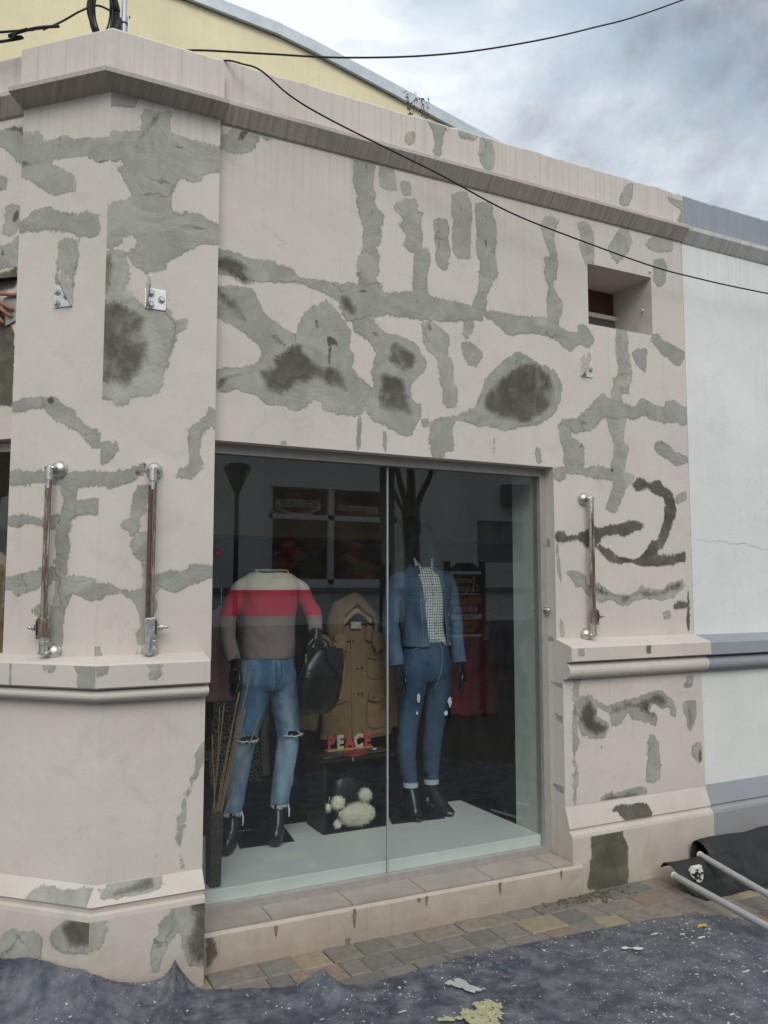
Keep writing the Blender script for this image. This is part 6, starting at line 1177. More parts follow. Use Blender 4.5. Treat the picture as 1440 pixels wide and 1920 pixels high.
for k in range(6): MB().ball((2.513 + k * 0.006, 0.652 + 0.002 * k, 1.60 - k * 0.058), 0.0045, 8, 6).build('button', M['mann'], shirt, True)
# jacket: an open shell whose two front edges leave the shirt visible
jr = cat_rom([(1.235, 2.535, 0.76, 0.152, 0.112), (1.28, 2.532, 0.76, 0.150, 0.110), (1.38, 2.522, 0.76, 0.148, 0.110), (1.50, 2.512, 0.76, 0.168, 0.120), (1.60, 2.507, 0.765, 0.190, 0.112), (1.655, 2.504, 0.77, 0.160, 0.092), (1.70, 2.502, 0.775, 0.090, 0.066), (1.715, 2.502, 0.78, 0.075, 0.056)], 6)
def jx(z):   # x of the front edges at height z
    t = max(0, min(1, (1.70 - z) / 0.46)); return 2.428 + 0.065 * t, 2.572 + 0.050 * t
v = []; f = []; K = 64
for (z, cx, cy, rx, ry) in jr:
    xl, xr = jx(z); tl = math.acos(max(-1, min(1, (xl - cx) / rx))); tr = math.acos(max(-1, min(1, (xr - cx) / rx)))
    a0, a1 = -tr, -(2 * pi - tl)       # from right edge over the side, back, to the left edge
    a0 = -tr; a1 = 2 * pi - tl
    for k in range(K + 1):
        a = a0 + (a1 - a0) * k / K; v.append((cx + rx * cos(a), cy + ry * sin(a), z))
for i in range(len(jr) - 1):
    for k in range(K): f.append((i * (K + 1) + k, i * (K + 1) + k + 1, (i + 1) * (K + 1) + k + 1, (i + 1) * (K + 1) + k))
jk = mesh('jacket', v, f, M['jacket'], m2, True); folds(jk, 0.012, 0.06); q = jk.modifiers.new('t', 'SOLIDIFY'); q.thickness = 0.005; q.offset = 1
mb = MB(); limb(mb, [(2.375, 0.77, 1.64, 0.055, 0.06), (2.335, 0.77, 1.60, 0.062, 0.066), (2.298, 0.765, 1.48, 0.054, 0.060), (2.283, 0.745, 1.33, 0.050, 0.054), (2.298, 0.69, 1.135, 0.043, 0.045)])
q = fuse(mb.build('sleeve', M['jacket'], jk, True), 0.007, 3, 0.016, 0.06)
mb = MB(); limb(mb, [(2.635, 0.77, 1.645, 0.055, 0.06), (2.675, 0.77, 1.605, 0.062, 0.066), (2.713, 0.765, 1.48, 0.053, 0.060), (2.732, 0.755, 1.33, 0.049, 0.054), (2.738, 0.72, 1.13, 0.042, 0.045)])
q = fuse(mb.build('sleeve', M['jacket'], jk, True), 0.007, 3, 0.016, 0.06)
for (cx, cy, cz, r_) in ((2.2965, 0.697, 1.155, 0.0455), (2.738, 0.724, 1.15, 0.0445)): MB().tube([(cx, cy + 0.006, cz + 0.02), (cx, cy - 0.006, cz - 0.024)], r_, 20, False).build('cuff', M['jacket'], jk, True)
def front_y(x, z):
    b = min(jr, key=lambda q_: abs(q_[0] - z)); s_ = max(0.0, 1 - ((x - b[1]) / b[3]) ** 2); return b[2] - b[4] * math.sqrt(s_) - 0.008
stitch = plain('orange_stitch', (0.20, 0.24, 0.32), 0.9)
for (pts, nm) in (([(2.37, 1.52), (2.40, 1.50), (2.43, 1.49), (2.455, 1.505), (2.475, 1.525)], 'pocket_flap_seam'), ([(2.37, 1.545), (2.475, 1.55)], 'yoke_seam'), ([(2.43, 1.48), (2.445, 1.38), (2.455, 1.27)], 'panel_seam'), ([(2.40, 1.275), (2.54, 1.27)], 'waistband_seam'), ([(2.635, 1.53), (2.66, 1.50), (2.675, 1.46)], 'pocket_flap_seam'), ([(2.65, 1.275), (2.68, 1.27)], 'waistband_seam'), ([(2.66, 1.46), (2.665, 1.28)], 'panel_seam')):
    MB().tube([(x, front_y(x, z), z) for x, z in cat_rom(pts, 5)], 0.0022, 6).build(nm, stitch, jk)
for (x, z) in ((2.428, 1.505), (2.640, 1.42), (2.650, 1.335), (2.535, 1.262), (2.645, 1.245)): MB().ball((x, front_y(x, z), z), 0.0065, 10, 8).build('button', M['steel'], jk, True)
for sx in (-1, 1):
    v = [(2.503 + sx * 0.045, 0.725, 1.715), (2.503 + sx * 0.105, 0.735, 1.675), (2.503 + sx * 0.085, 0.680, 1.60), (2.503 + sx * 0.040, 0.690, 1.63)]
    q = MB().add(v, [(0, 1, 2, 3)]).build('lapel', M['jacket'], jk); q.modifiers.new('t', 'SOLIDIFY').thickness = 0.005
mb = MB(); trunk_loft(mb, [(1.03, 2.515, 0.76, 0.145, 0.100), (1.07, 2.517, 0.76, 0.170, 0.114), (1.14, 2.525, 0.76, 0.160, 0.108), (1.262, 2.533, 0.76, 0.126, 0.088)])
limb(mb, [(2.438, 0.76, 1.07, 0.088, 0.102), (2.424, 0.755, 0.95, 0.077, 0.088), (2.388, 0.735, 0.745, 0.057, 0.064), (2.382, 0.735, 0.62, 0.054, 0.062), (2.395, 0.715, 0.45, 0.040, 0.044)])
limb(mb, [(2.597, 0.76, 1.07, 0.086, 0.102), (2.609, 0.755, 0.95, 0.074, 0.088), (2.572, 0.74, 0.75, 0.057, 0.064), (2.550, 0.735, 0.62, 0.052, 0.062), (2.535, 0.715, 0.452, 0.039, 0.044)])
j2 = fuse(mb.build('jeans', M['denim2'], m2, True), 0.0065, 4, 0.010, 0.04)
for (cx, cy, cz) in ((2.395, 0.715, 0.448), (2.535, 0.715, 0.452)): MB().tube([(cx, cy, cz + 0.014), (cx, cy, cz - 0.014)], 0.0445, 20, False).build('turn_up', plain('pale_denim_inside', (0.45, 0.52, 0.58), 0.9), j2, True)
def rip(x, y, z, w, h, seed):
    r = random.Random(seed); ring = [(x + w * cos(a) * r.uniform(.7, 1.2), y, z + h * sin(a) * r.uniform(.8, 1.2)) for a in [k * pi / 8 for k in range(16)]]
    q = mesh('rip', ring, [tuple(range(16))], M['thread'], j2); q.modifiers.new('t', 'SOLIDIFY').thickness = 0.003
rip(2.410, 0.642, 0.945, 0.011, 0.028, 1); rip(2.625, 0.648, 0.91, 0.013, 0.030, 2); rip(2.405, 0.652, 0.86, 0.006, 0.010, 3); rip(2.605, 0.66, 0.845, 0.014, 0.014, 4)
MB().tube(cat_rom([(2.57, 0.665, 1.25), (2.58, 0.652, 1.17), (2.555, 0.640, 1.08), (2.525, 0.648, 1.0)], 5), 0.0022, 6).build('fly_seam', stitch, j2)
MB().tube(cat_rom([(2.40, 0.70, 1.20), (2.42, 0.685, 1.225), (2.47, 0.668, 1.23), (2.49, 0.664, 1.215)], 5), 0.003, 6).build('pocket_seam', stitch, j2)
shoe((2.395, 0.72, 0.43), (2.382, 0.595, 0.262), 0.1, 0.17, 'boot', m2); shoe((2.535, 0.72, 0.43), (2.625, 0.615, 0.262), 0.1, 0.17, 'boot', m2)
hand((2.302, 0.675, 1.105), (0.06, -0.12, -1), (0.3, -1, 0), 'hand', m2, 0.25); hand((2.742, 0.71, 1.10), (0.0, -0.12, -1), (-0.3, -1, 0), 'hand', m2, 0.3)
bevel(MB().add([(2.350, .955, .2605), (2.640, .915, .2605), (2.560, .606, .2605), (2.235, .640, .2605), (2.350, .955, .266), (2.640, .915, .266), (2.560, .606, .266), (2.235, .640, .266)], [(4, 5, 6, 7), (0, 1, 5, 4), (1, 2, 6, 5), (2, 3, 7, 6), (3, 0, 4, 7)]).build('base_plate', M['blackmatte'], m2), 0.001)

# ---- parka on a hanger
pk_ = thing('parka', (2.18, 1.02, 0.68), 'tan hooded parka on a wooden hanger between the mannequins', 'jacket')
M['tan'] = weave('tan_canvas', (0.30, 0.20, 0.108), 0.85, 700, 0.12)
mb = MB(); trunk_loft(mb, [(0.685, 2.200, 1.03, 0.235, 0.090), (0.80, 2.198, 1.03, 0.228, 0.090), (1.0, 2.19, 1.03, 0.214, 0.092), (1.18, 2.18, 1.03, 0.208, 0.088), (1.27, 2.172, 1.03, 0.185, 0.078), (1.325, 2.168, 1.03, 0.130, 0.062), (1.35, 2.166, 1.03, 0.085, 0.05)])
limb(mb, [(1.99, 1.03, 1.29, 0.055, 0.055), (1.955, 1.03, 1.22, 0.066, 0.064), (1.905, 1.02, 1.0, 0.060, 0.060), (1.868, 1.0, 0.75, 0.056, 0.056)]); limb(mb, [(2.345, 1.03, 1.29, 0.055, 0.055), (2.385, 1.03, 1.22, 0.066, 0.064), (2.425, 1.03, 1.0, 0.060, 0.060), (2.452, 1.02, 0.73, 0.056, 0.056)])
pb = fuse(mb.build('parka_body', M['tan'], pk_, True), 0.008, 4, 0.014, 0.07)
v = []; f = []; NU, NV = 40, 22      # hood: a deep open cowl
for i in range(NU + 1):
    a = -0.55 + (pi + 1.1) * i / NU
    for k in range(NV + 1):
        t = k / NV; rr, yo = (0.60 + 0.40 * (t / 0.4) ** 0.6, 0.895 + 0.06 * (t / 0.4)) if t < 0.4 else (1.0 - 0.7 * ((t - 0.4) / 0.6) ** 2, 0.955 + 0.16 * (t - 0.4) / 0.6)
        wx = 0.178 * (1 - 0.18 * max(0, sin(a))); v.append((2.155 + wx * rr * cos(a) - 0.028 * max(0, sin(a)) * rr, yo + 0.03 * max(0, -sin(a)), 1.36 + 0.185 * rr * sin(a) + (0.012 * sin(5 * a + 3 * t))))
for i in range(NU):
    for k in range(NV): f.append((i * (NV + 1) + k, i * (NV + 1) + k + 1, (i + 1) * (NV + 1) + k + 1, (i + 1) * (NV + 1) + k))
hd = mesh('hood', v, f, M['tan'], pk_, True); folds(hd, 0.018, 0.08); hd.modifiers.new('t', 'SOLIDIFY').thickness = 0.008
for (sx, dxx) in ((-1, -0.155), (1, 0.155)):
    vv = [(2.160 + dxx, 0.915, 1.30), (2.160 + dxx + sx * 0.018, 0.905, 1.25), (2.160 + dxx * 0.72, 0.900, 1.19), (2.160 + dxx * 0.55, 0.905, 1.25), (2.160 + dxx * 0.62, 0.915, 1.33)]
    q = MB().add(vv, [(0, 1, 2, 3, 4)]).build('hood_tab', M['tan'], hd); q.modifiers.new('t', 'SOLIDIFY').thickness = 0.01
    for p in (vv[1], vv[2]): MB().ball((p[0] - sx * 0.014, p[1] - 0.006, p[2] + 0.018), 0.006, 8, 6).build('snap', M['mann'], hd, True)
def parka_y(x, z):
    rx, ry = (0.222, 0.092) if z < 1.1 else (0.20, 0.086); return 1.03 - ry * (max(0.0, 1 - abs((x - 2.19) / rx) ** 2.2)) ** 0.5 - 0.010
def canvas(poly, nm, th=0.008):
    V = [(x, parka_y(x, z), z) for x, z in poly]; q = mesh(nm, V, [tuple(range(len(V)))], M['tan'], pb); q.modifiers.new('t', 'SOLIDIFY').thickness = th; bevel(q, 0.002); return q
canvas([(2.125, 0.69), (2.185, 0.69), (2.172, 1.29), (2.115, 1.29)], 'placket', 0.010)
canvas([(2.225, 1.19), (2.345, 1.185), (2.345, 1.165), (2.285, 1.145), (2.225, 1.165)], 'pocket_flap'); canvas([(1.985, 1.185), (2.085, 1.19), (2.085, 1.165), (2.035, 1.15), (1.985, 1.165)], 'pocket_flap')
canvas([(2.225, 0.955), (2.355, 0.95), (2.352, 0.915), (2.29, 0.895), (2.228, 0.912)], 'pocket_flap'); canvas([(1.99, 0.945), (2.095, 0.955), (2.095, 0.915), (2.04, 0.90), (1.992, 0.912)], 'pocket_flap')
canvas([(2.06, 1.345), (2.10, 1.36), (2.12, 1.27), (2.075, 1.255)], 'collar'); canvas([(2.22, 1.36), (2.26, 1.345), (2.245, 1.255), (2.205, 1.27)], 'collar')
seamm = plain('brown_seam', (0.16, 0.095, 0.045), 0.9)
for poly in ([(1.985, 1.16), (1.99, 1.05), (2.085, 1.045), (2.09, 1.16)], [(2.225, 1.16), (2.23, 1.045), (2.34, 1.045), (2.345, 1.16)], [(2.225, 0.92), (2.23, 0.76), (2.355, 0.76), (2.355, 0.92)], [(1.985, 0.71), (2.10, 0.705), (2.2, 0.705), (2.40, 0.71)]):
    MB().tube([(x, parka_y(x, z) + 0.002, z) for x, z in cat_rom(poly, 6)], 0.0018, 5).build('seam', seamm, pb)
for (x, z) in ((2.13, 1.265), (2.155, 1.10), (2.185, 1.105), (2.16, 0.955), (2.185, 0.955), (2.26, 0.925), (2.345, 0.935), (2.04, 0.92)): MB().ball((x, parka_y(x, z) - 0.006, z), 0.006, 8, 6).build('snap', M['mann'], pb, True)
wood = plain('varnished_wood', (0.50, 0.33, 0.14), 0.4, 0, 0.4)
mb = MB(); mb.tube(cat_rom([(2.055, 0.935, 1.365), (2.11, 0.935, 1.42), (2.155, 0.935, 1.442), (2.205, 0.935, 1.425), (2.255, 0.935, 1.375)], 6), [(0.018, 0.008)] * 25, 10, True, 0, 1, (0, 0, 1)); mb.build('hanger', wood, pk_, True)
MB().tube([(2.155, 0.95, 1.45), (2.155, 0.95, 1.52)], 0.003, 8).build('hanger_hook', M['steel'], pk_)
bevel(MB().box(2.122, 2.188, 0.948, 0.952, 1.335, 1.375).build('neck_label', plain('pale_label', (0.50, 0.52, 0.47), 0.8, 0, .2, .35, 90), pk_), 0.001)
# the rail the parka hangs from
rl = thing('clothes_rail', (2.2, 1.15, 0.1), 'dark steel clothes rail behind the parka', 'clothes rail')
MB().tube([(1.75, 1.12, 1.535), (2.55, 1.12, 1.535)], 0.012, 12).build('rail', M['blackmatte'], rl)
for x in (1.75, 2.55): MB().tube([(x, 1.12, 0.10), (x, 1.12, 1.535)], 0.012, 12).build('post', M['blackmatte'], rl)

# ---- black plinth box with the fur pouch, wallets and PEACE letters on top
bx_ = thing('display_box', (2.0, 0.72, 0.26), 'black open display box on the deck holding the furry pouch', 'display box')
TX = (1.812, 2.20); TY = (0.60, 0.86)
bevel(MB().box(1.812, 1.824, 0.625, 0.86, 0.261, 0.645).build('side_panel', M['blackmatte'], bx_), 0.001); bevel(MB().box(2.188, 2.20, 0.625, 0.86, 0.261, 0.645).build('side_panel', M['blackmatte'], bx_), 0.001)
MB().box(1.8245, 2.1875, 0.845, 0.859, 0.261, 0.645).build('back_panel', M['blackmatte'], bx_); MB().box(1.8245, 2.1875, 0.63, 0.8445, 0.261, 0.268).build('bottom_panel', M['blackmatte'], bx_)
bevel(MB().box(1.78, 2.235, 0.60, 0.88, 0.6455, 0.658).build('top_panel', M['blackmatte'], bx_), 0.001)
fur = weave('cream_fur', (0.80, 0.76, 0.63), 1.0, 250)
bb = thing('fur_backpack', (2.01, 0.70, 0.27), 'black backpack with a cream furry front pocket and round ears in the box', 'bag')
mb = MB(); trunk_loft(mb, [(0.275, 2.02, 0.74, 0.09, 0.045), (0.33, 2.02, 0.74, 0.115, 0.055), (0.43, 2.01, 0.74, 0.105, 0.05), (0.51, 1.995, 0.745, 0.075, 0.038), (0.55, 1.99, 0.75, 0.03, 0.015)]); mb.build('bag_body', M['leather'], bb, True)
def furry(c, sc, nm, parent, n=1500, L=0.010, seed=1):
    r = random.Random(seed); mb = MB(); mb.ball(c, 1.0, 28, 18, sc); o = mb.build(nm, fur, parent, True); folds(o, 0.012, 0.025)
    hb = MB()
    for _ in range(n):
        d = Vector((r.gauss(0, 1), r.gauss(0, 1), r.gauss(0, 1))).normalized(); p = Vector(c) + Vector((d.x * sc[0], d.y * sc[1], d.z * sc[2])); q = p + (d + Vector((r.gauss(0, .5), r.gauss(0, .5), r.gauss(0, .5) - .2))) * L; s = Vector((r.gauss(0, 1), r.gauss(0, 1), r.gauss(0, 1))).normalized() * 0.0014
        hb.add([p - s, p + s, q], [(0, 1, 2)])
    tag(hb.build('fur', fur, o), kind='stuff'); return o
pf = furry((2.015, 0.635, 0.345), (0.100, 0.042, 0.056), 'fur_pocket', bb, 2600, 0.011, 1)
furry((1.908, 0.655, 0.413), (0.036, 0.03, 0.034), 'fur_ear', bb, 700, 0.009, 2); furry((2.078, 0.665, 0.432), (0.036, 0.03, 0.035), 'fur_ear', bb, 700, 0.009, 3)
for k, (x, y, z, top) in enumerate(((1.848, 0.66, 0.392, 0.45), (1.889, 0.615, 0.312, 0.37))):
    kc = thing('pompom_keyring', (x, y, z - 0.02), ('white pompom keyring hanging at the left edge of the display box', 'white pompom keyring lying lowest beside the furry pocket')[k], 'keyring', 'pompom keyrings beside the furry pocket')
    furry((x, y, z), (0.018, 0.018, 0.02), 'pompom', kc, 350, 0.007, 5 + k); MB().tube(cat_rom([(x, y, z + 0.02), (x + 0.008, y - 0.004, z + 0.04), (x + 0.012, y, top)], 5), 0.0018, 6).build('chain', M['steel'], kc)
def wallet(c, w, d, rot, material, label, hh=0.018):
    wl = thing('wallet', (c[0], c[1], 0.658), label, 'wallet', 'wallets on the display box')
    M4 = Matrix.Translation(c) @ Matrix.Rotation(rot, 4, 'Z')
    o = bevel(MB().box(-w / 2, w / 2, -d / 2, d / 2, 0.0005, hh, M4).build('wallet_body', material, wl), 0.005, 3)
    MB().tube([M4 @ Vector(p) for p in ((-w / 2 - .001, d / 2 - .004, hh / 2), (-w / 2 - .001, -d / 2 - .001, hh / 2), (w / 2 + .001, -d / 2 - .001, hh / 2), (w / 2 + .001, d / 2 - .004, hh / 2))], 0.0016, 6).build('zip', M['steel'], wl)
    return wl, M4
dw = plain('dark_wallet_leather', (0.03, 0.03, 0.034), 0.35, 0, 0.4); rw = plain('red_wallet_leather', (0.28, 0.03, 0.035), 0.4, 0, 0.4)
wallet((1.865, 0.660, 0.6585), 0.15, 0.085, 0.25, dw, 'flat dark wallet at the left end of the display box'); w2, M4 = wallet((2.005, 0.648, 0.6585), 0.13, 0.085, 0.35, rw, 'red zipped wallet in front of the PEACE letters', 0.024)
MB().tube([M4 @ Vector((-0.066, -0.044, 0.012)), M4 @ Vector((-0.07, -0.056, 0.004)), M4 @ Vector((-0.072, -0.06, -0.012))], 0.002, 6).build('zip_pull', M['steel'], w2)
w3, M4 = wallet((2.14, 0.685, 0.6585), 0.15, 0.085, 0.10, dw, 'dark wallet with a white disc at the right end of the display box'); MB().tube([M4 @ Vector((0.0, -0.01, 0.018)), M4 @ Vector((0.0, -0.01, 0.021))], 0.014, 18).build('disc', M['thread'], w3)
pc = thing('peace_letters', (2.01, 0.745, 0.66), 'red and cream wooden letters spelling PEACE on a thin wooden bar', 'letters')
def redpat(name, a, b_, sc):
    m, t, bs = mat(name, 0.7, 0, 0.2); v = t.nodes.new('ShaderNodeTexVoronoi'); v.inputs['Scale'].default_value = sc; t.links.new(pos(t), v.inputs['Vector']); c = mix(t, ramp(t, v.outputs['Distance'], [(0.28, 1.0), (0.36, 0.0)]), a, b_); t.links.new(c, bs.inputs['Base Color']); return m
lr = redpat('red_dotted_letter', (0.50, 0.055, 0.07), (0.62, 0.22, 0.22), 170); lc = redpat('cream_patterned_letter', (0.62, 0.56, 0.46), (0.25, 0.17, 0.12), 140)
for k, ch in enumerate('PEACE'):
    x = 1.904 + k * 0.0555; z = 0.6825
    o = text_mesh(ch, 0.104, (x, 0.752 - 0.003 * k, z), (0.78, 0, 0), (0, 0, 1.0), (0, -1, 0), 0.012, lr if k % 2 == 0 else lc, 'letter', pc, 'CENTER', 0.0045)
MB().box(1.875, 2.155, 0.725, 0.765, 0.6735, 0.682).build('bar', wood, pc); MB().box(1.885, 2.145, 0.735, 0.760, 0.6585, 0.6730).build('bar_foot', wood, pc)

stk = MB().prism([(0.017 * cos(a), 0.022 * sin(a)) for a in [pi / 6 + k * pi / 3 for k in range(6)]], (1.058, 0.0985, 1.742), (1, 0, 0), (0, 0, 1), (0, -1, 0), 0.0008).build('sticker', plain('red_sticker', (0.10, 0.008, 0.016), 0.5), window)
text_mesh('Sale', 0.014, (1.058, 0.0975, 1.737), (1, 0, 0), (0, 0, 1), (0, -1, 0), 0.0004, plain('pink_print', (0.25, 0.08, 0.09), 0.6), 'sticker_lettering', window)
# ---- granite planter with dry canes at the left edge of the window
def granite():
    m, t, b = mat('dark_granite', 0.5, 0, 0.35); P = pos(t); c = ramp(t, nz(t, P, 170, 4, 0.7), [(0.42, (0.030, 0.026, 0.020)), (0.56, (0.060, 0.050, 0.036)), (0.68, (0.16, 0.115, 0.06))]); t.links.new(c, b.inputs['Base Color']); bump(t, b, nz(t, P, 150, 4), 0.3, 0.002); return m
pl_ = thing('planter', (1.08, 0.2, 0.26), 'tall speckled dark granite planter with dry canes inside the window', 'planter')
mb = MB(); v = []
for (h_, z) in ((0.024, 0.261), (0.030, 0.575)):
    for (a, b) in ((-1, -1), (1, -1), (1, 1), (-1, 1)): v.append((1.083 + a * h_, 0.172 + b * h_ * 1.6, z))
mb.add(v, [(0, 1, 5, 4), (1, 2, 6, 5), (2, 3, 7, 6), (3, 0, 4, 7), (0, 3, 2, 1), (4, 5, 6, 7)]); bevel(mb.build('pot', granite(), pl_), 0.003)
cane = plain('dry_cane', (0.30, 0.185, 0.095), 0.6, 0, .3, .25, 30)
for (a, b, top) in (((1.095, 0.17), (1.254, 0.20, 1.195), 0), ((1.09, 0.19), (1.194, 0.22, 1.046), 0), ((1.07, 0.18), (1.108, 0.2, 1.04), 0), ((1.10, 0.16), (1.296, 0.18, 0.991), 0), ((1.085, 0.15), (1.066, 0.17, 0.921), 0), ((1.10, 0.18), (1.225, 0.19, 1.02), 0), ((1.085, 0.19), (1.20, 0.2, 1.10), 0), ((1.065, 0.16), (1.12, 0.17, 1.06), 0), ((1.095, 0.2), (1.21, 0.23, 0.99), 0)):
    mid = ((a[0] + b[0]) / 2 + rng.uniform(-.008, .008), (a[1] + b[1]) / 2, (0.5 + b[2]) / 2)
    MB().tube(cat_rom([(a[0], a[1], 0.50), mid, b], 4), 0.0032, 7).build('cane', cane, pl_, True)

# ---- stock hanging farther inside
def leopard():
    m, t, b = mat('leopard_cloth', 0.9, 0, 0.1); v = t.nodes.new('ShaderNodeTexVoronoi'); v.feature = 'DISTANCE_TO_EDGE'; v.inputs['Scale'].default_value = 48; t.links.new(pos(t), v.inputs['Vector']); c = ramp(t, v.outputs['Distance'], [(0.05, (0.28, 0.26, 0.24)), (0.14, (0.025, 0.023, 0.022))]); t.links.new(c, b.inputs['Base Color']); return m
def hung(name, cx, cy, z0, z1, w, d, material, label, cat='garment', sleeves=True, group='garments hanging inside the shop'):
    g = thing(name, (cx, cy, z0), label, cat, group); H = z1 - z0; mb = MB()
    trunk_loft(mb, [(z0, cx, cy, w * 0.55, d), (z0 + H * .35, cx, cy, w * .5, d), (z0 + H * .7, cx, cy, w * .5, d * .95), (z0 + H * .88, cx, cy, w * .47, d * .8), (z0 + H * .96, cx, cy, w * .25, d * .5), (z1, cx, cy, w * .12, d * .3)])
    if sleeves:
        for s in (-1, 1): limb(mb, [(cx + s * w * .40, cy, z0 + H * .88, .055, .05), (cx + s * w * .56, cy, z0 + H * .62, .055, .05), (cx + s * w * .62, cy, z0 + H * .25, .05, .045)])
    fuse(mb.build('cloth', material, g, True), 0.012, 3, 0.04, 0.08)
    MB().tube(cat_rom([(cx - w * .3, cy, z1 - H * .07), (cx, cy, z1 + .01), (cx + w * .3, cy, z1 - H * .07)], 5), 0.006, 8).build('hanger', M['blackmatte'], g); MB().tube([(cx, cy, z1), (cx, cy, z1 + .1)], .003, 6).build('hook', M['steel'], g)
    return g
lep = leopard()
hung('dress', 1.55, 1.35, 0.42, 1.35, 0.30, 0.06, lep, 'black and white speckled dress behind the left leg of the sweater mannequin', 'dress', False)
hung('dress', 1.98, 1.70, 0.45, 1.35, 0.26, 0.06, plain('dark_purple_print', (0.055, 0.03, 0.045), .9, 0, .1, .6, 60), 'dark purple printed dress seen between the ripped jeans', 'dress', False)
hung('trousers', 1.74, 1.45, 0.42, 1.15, 0.10, 0.04, plain('pale_grey_cloth', (0.42, 0.42, 0.40), .9), 'pale grey trousers hanging between the ripped jeans', 'trousers', False)
hung('coat', 1.335, 0.98, 0.95, 1.48, 0.16, 0.06, plain('dusty_pink_cloth', (0.36, 0.20, 0.19), .9), 'dusty pink coat at the left edge behind the sweater sleeve', 'coat')
pk2 = hung('jacket', 3.72, 2.05, 0.58, 1.52, 0.40, 0.12, plain('burgundy_quilt', (0.62, 0.07, 0.12), .75), 'burgundy puffer jacket hanging deep inside right of the denim mannequin', 'jacket')
MB().box(3.72, 3.765, 1.905, 1.91, 1.16, 1.27).build('price_tag', M['thread'], pk2)
hung('jacket', 3.93, 1.62, 0.75, 1.24, 0.24, 0.08, plain('charcoal_cloth', (0.030, 0.036, 0.032), .9), 'charcoal jacket at the right edge beside the pale return panel', 'jacket')
hung('dress', 3.845, 1.60, 0.25, 0.82, 0.10, 0.05, redpat('white_floral_cloth', (0.55, 0.55, 0.50), (0.05, 0.07, 0.06), 22), 'white floral skirt low at the right edge of the window', 'dress', False)
hung('shirt', 3.05, 1.9, 1.62, 2.1, 0.30, 0.05, plain('white_shirt_cloth', (0.40, 0.40, 0.37), .9), 'white shirt hanging high above the denim mannequin', 'shirt')
mustard = plain('mustard_cloth', (0.24, 0.18, 0.085), .9)
hung('dress', 0.13, 0.78, 0.95, 1.78, 0.26, 0.06, mustard, 'mustard dress behind the side window at the left edge', 'dress', False)
tb = thing('round_table', (1.50, 1.9, 0.1), 'small round pale table low behind the canes', 'table'); MB().tube([(1.50, 1.9, 0.475), (1.50, 1.9, 0.49)], 0.13, 32).build('table_top', plain('pale_table_top', (0.35, 0.36, 0.36), .4), tb); MB().tube([(1.50, 1.9, 0.10), (1.50, 1.9, 0.475)], 0.02, 12).build('leg', M['blackmatte'], tb)

# ------------------------------------------------------------------ the other side of the street, seen reflected in the glass
def refl_y(y): return 0.2 - y
OY = refl_y(10.0)
ob = thing('opposite_building', (6, OY, 0), 'white building across the street reflected in the shop window', 'building')
ow = plaster('opposite_plaster', (0.74, 0.77, 0.79), 0.3, 0.2, (0.4, 0.38, 0.35), False)
mb = MB(); wx0, wx1, wz0, wz1 = 4.78, 7.30, 1.60, 3.30
mb.box(-10, wx0, OY - 0.4, OY, 0, 4.6); mb.box(wx1, 9.06, OY - 0.4, OY, 0, 4.6); mb.box(wx0, wx1, OY - 0.4, OY, 0, wz0); mb.box(wx0, wx1, OY - 0.4, OY, wz1, 4.6); mb.box(9.06, 10.2, OY - 0.4, OY, 0, 2.03); mb.box(9.06, 10.2, OY - 0.4, OY, 2.85, 4.6); mb.box(10.2, 30, OY - 0.4, OY, 0, 4.6)
mb.build('wall', ow, ob)
MB().box(-10, 30, OY, OY + 0.06, 1.44, 1.54).build('dado_band', plain('grey_band', (0.2, 0.21, 0.22), .8), ob); MB().box(-10, 30, OY, OY + 0.04, 0, 0.9).build('dado', plain('dark_dado', (0.16, 0.17, 0.18), .8), ob)
wf = MB(); wfm = plain('white_window_frame', (0.7, 0.72, 0.72), .5)
for (a, b, c, d) in ((wx0, wx0 + .08, wz0, wz1), (wx1 - .08, wx1, wz0, wz1), (wx0, wx1, wz0, wz0 + .09), (5.91, 6.02, wz0, wz1), (wx0, wx1, 2.74, 2.83)): wf.box(a, b, OY - .12 - 0.0001 * a, OY - .04, c, d)
tw = wf.build('toy_shop_window', wfm, ob)
def stripes():
    m, t, b = mat('coloured_toys', .8, 0, .2); v = t.nodes.new('ShaderNodeTexVoronoi'); v.inputs['Scale'].default_value = 3.4; t.links.new(pos(t, (1, .1, 3.0)), v.inputs['Vector']); s = t.nodes.new('ShaderNodeSeparateColor'); t.links.new(v.outputs['Color'], s.inputs[0])
    c = ramp(t, s.outputs[0], [(0.0, (.02, .015, .02)), (.35, (.50, .05, .05)), (.5, (.04, .03, .03)), (.62, (.60, .22, .05)), (.74, (.05, .16, .08)), (.86, (.55, .10, .14)), (1.0, (.5, .4, .3))])
    c = mix(t, ramp(t, nz(t, pos(t), 2.2, 3), [(.45, 0.0), (.55, .75)]), c, (.015, .012, .014)); t.links.new(c, b.inputs['Base Color']); return m
MB().box(wx0, wx1, OY - .39, OY - .32, wz0, wz1).build('toy_shelves', stripes(), tw)
wt = plain('white_lettering', (.75, .75, .75), .6)
text_mesh('CHIROLA', 0.20, (5.36, OY - .13, 2.96), (-1, 0, 0), (0, 0, 1), (0, 1, 0), .004, wt, 'lettering', tw); text_mesh('jugueteria', 0.20, (6.55, OY - .13, 2.94), (-1, 0, 0), (0, 0, 1), (0, 1, 0), .004, wt, 'lettering', tw)
MB().tube([(5.36 + .42 * cos(a), OY - .12, 3.0 + .16 * sin(a)) for a in [pi + k * pi / 14 for k in range(15)]], .012, 6).build('smile_mark', wt, tw)
sh = MB().box(9.06, 10.2, OY - .14, OY - .10, 2.03, 2.85).build('shutter', plain('grey_shutter', (.14, .155, .17), .6), ob)
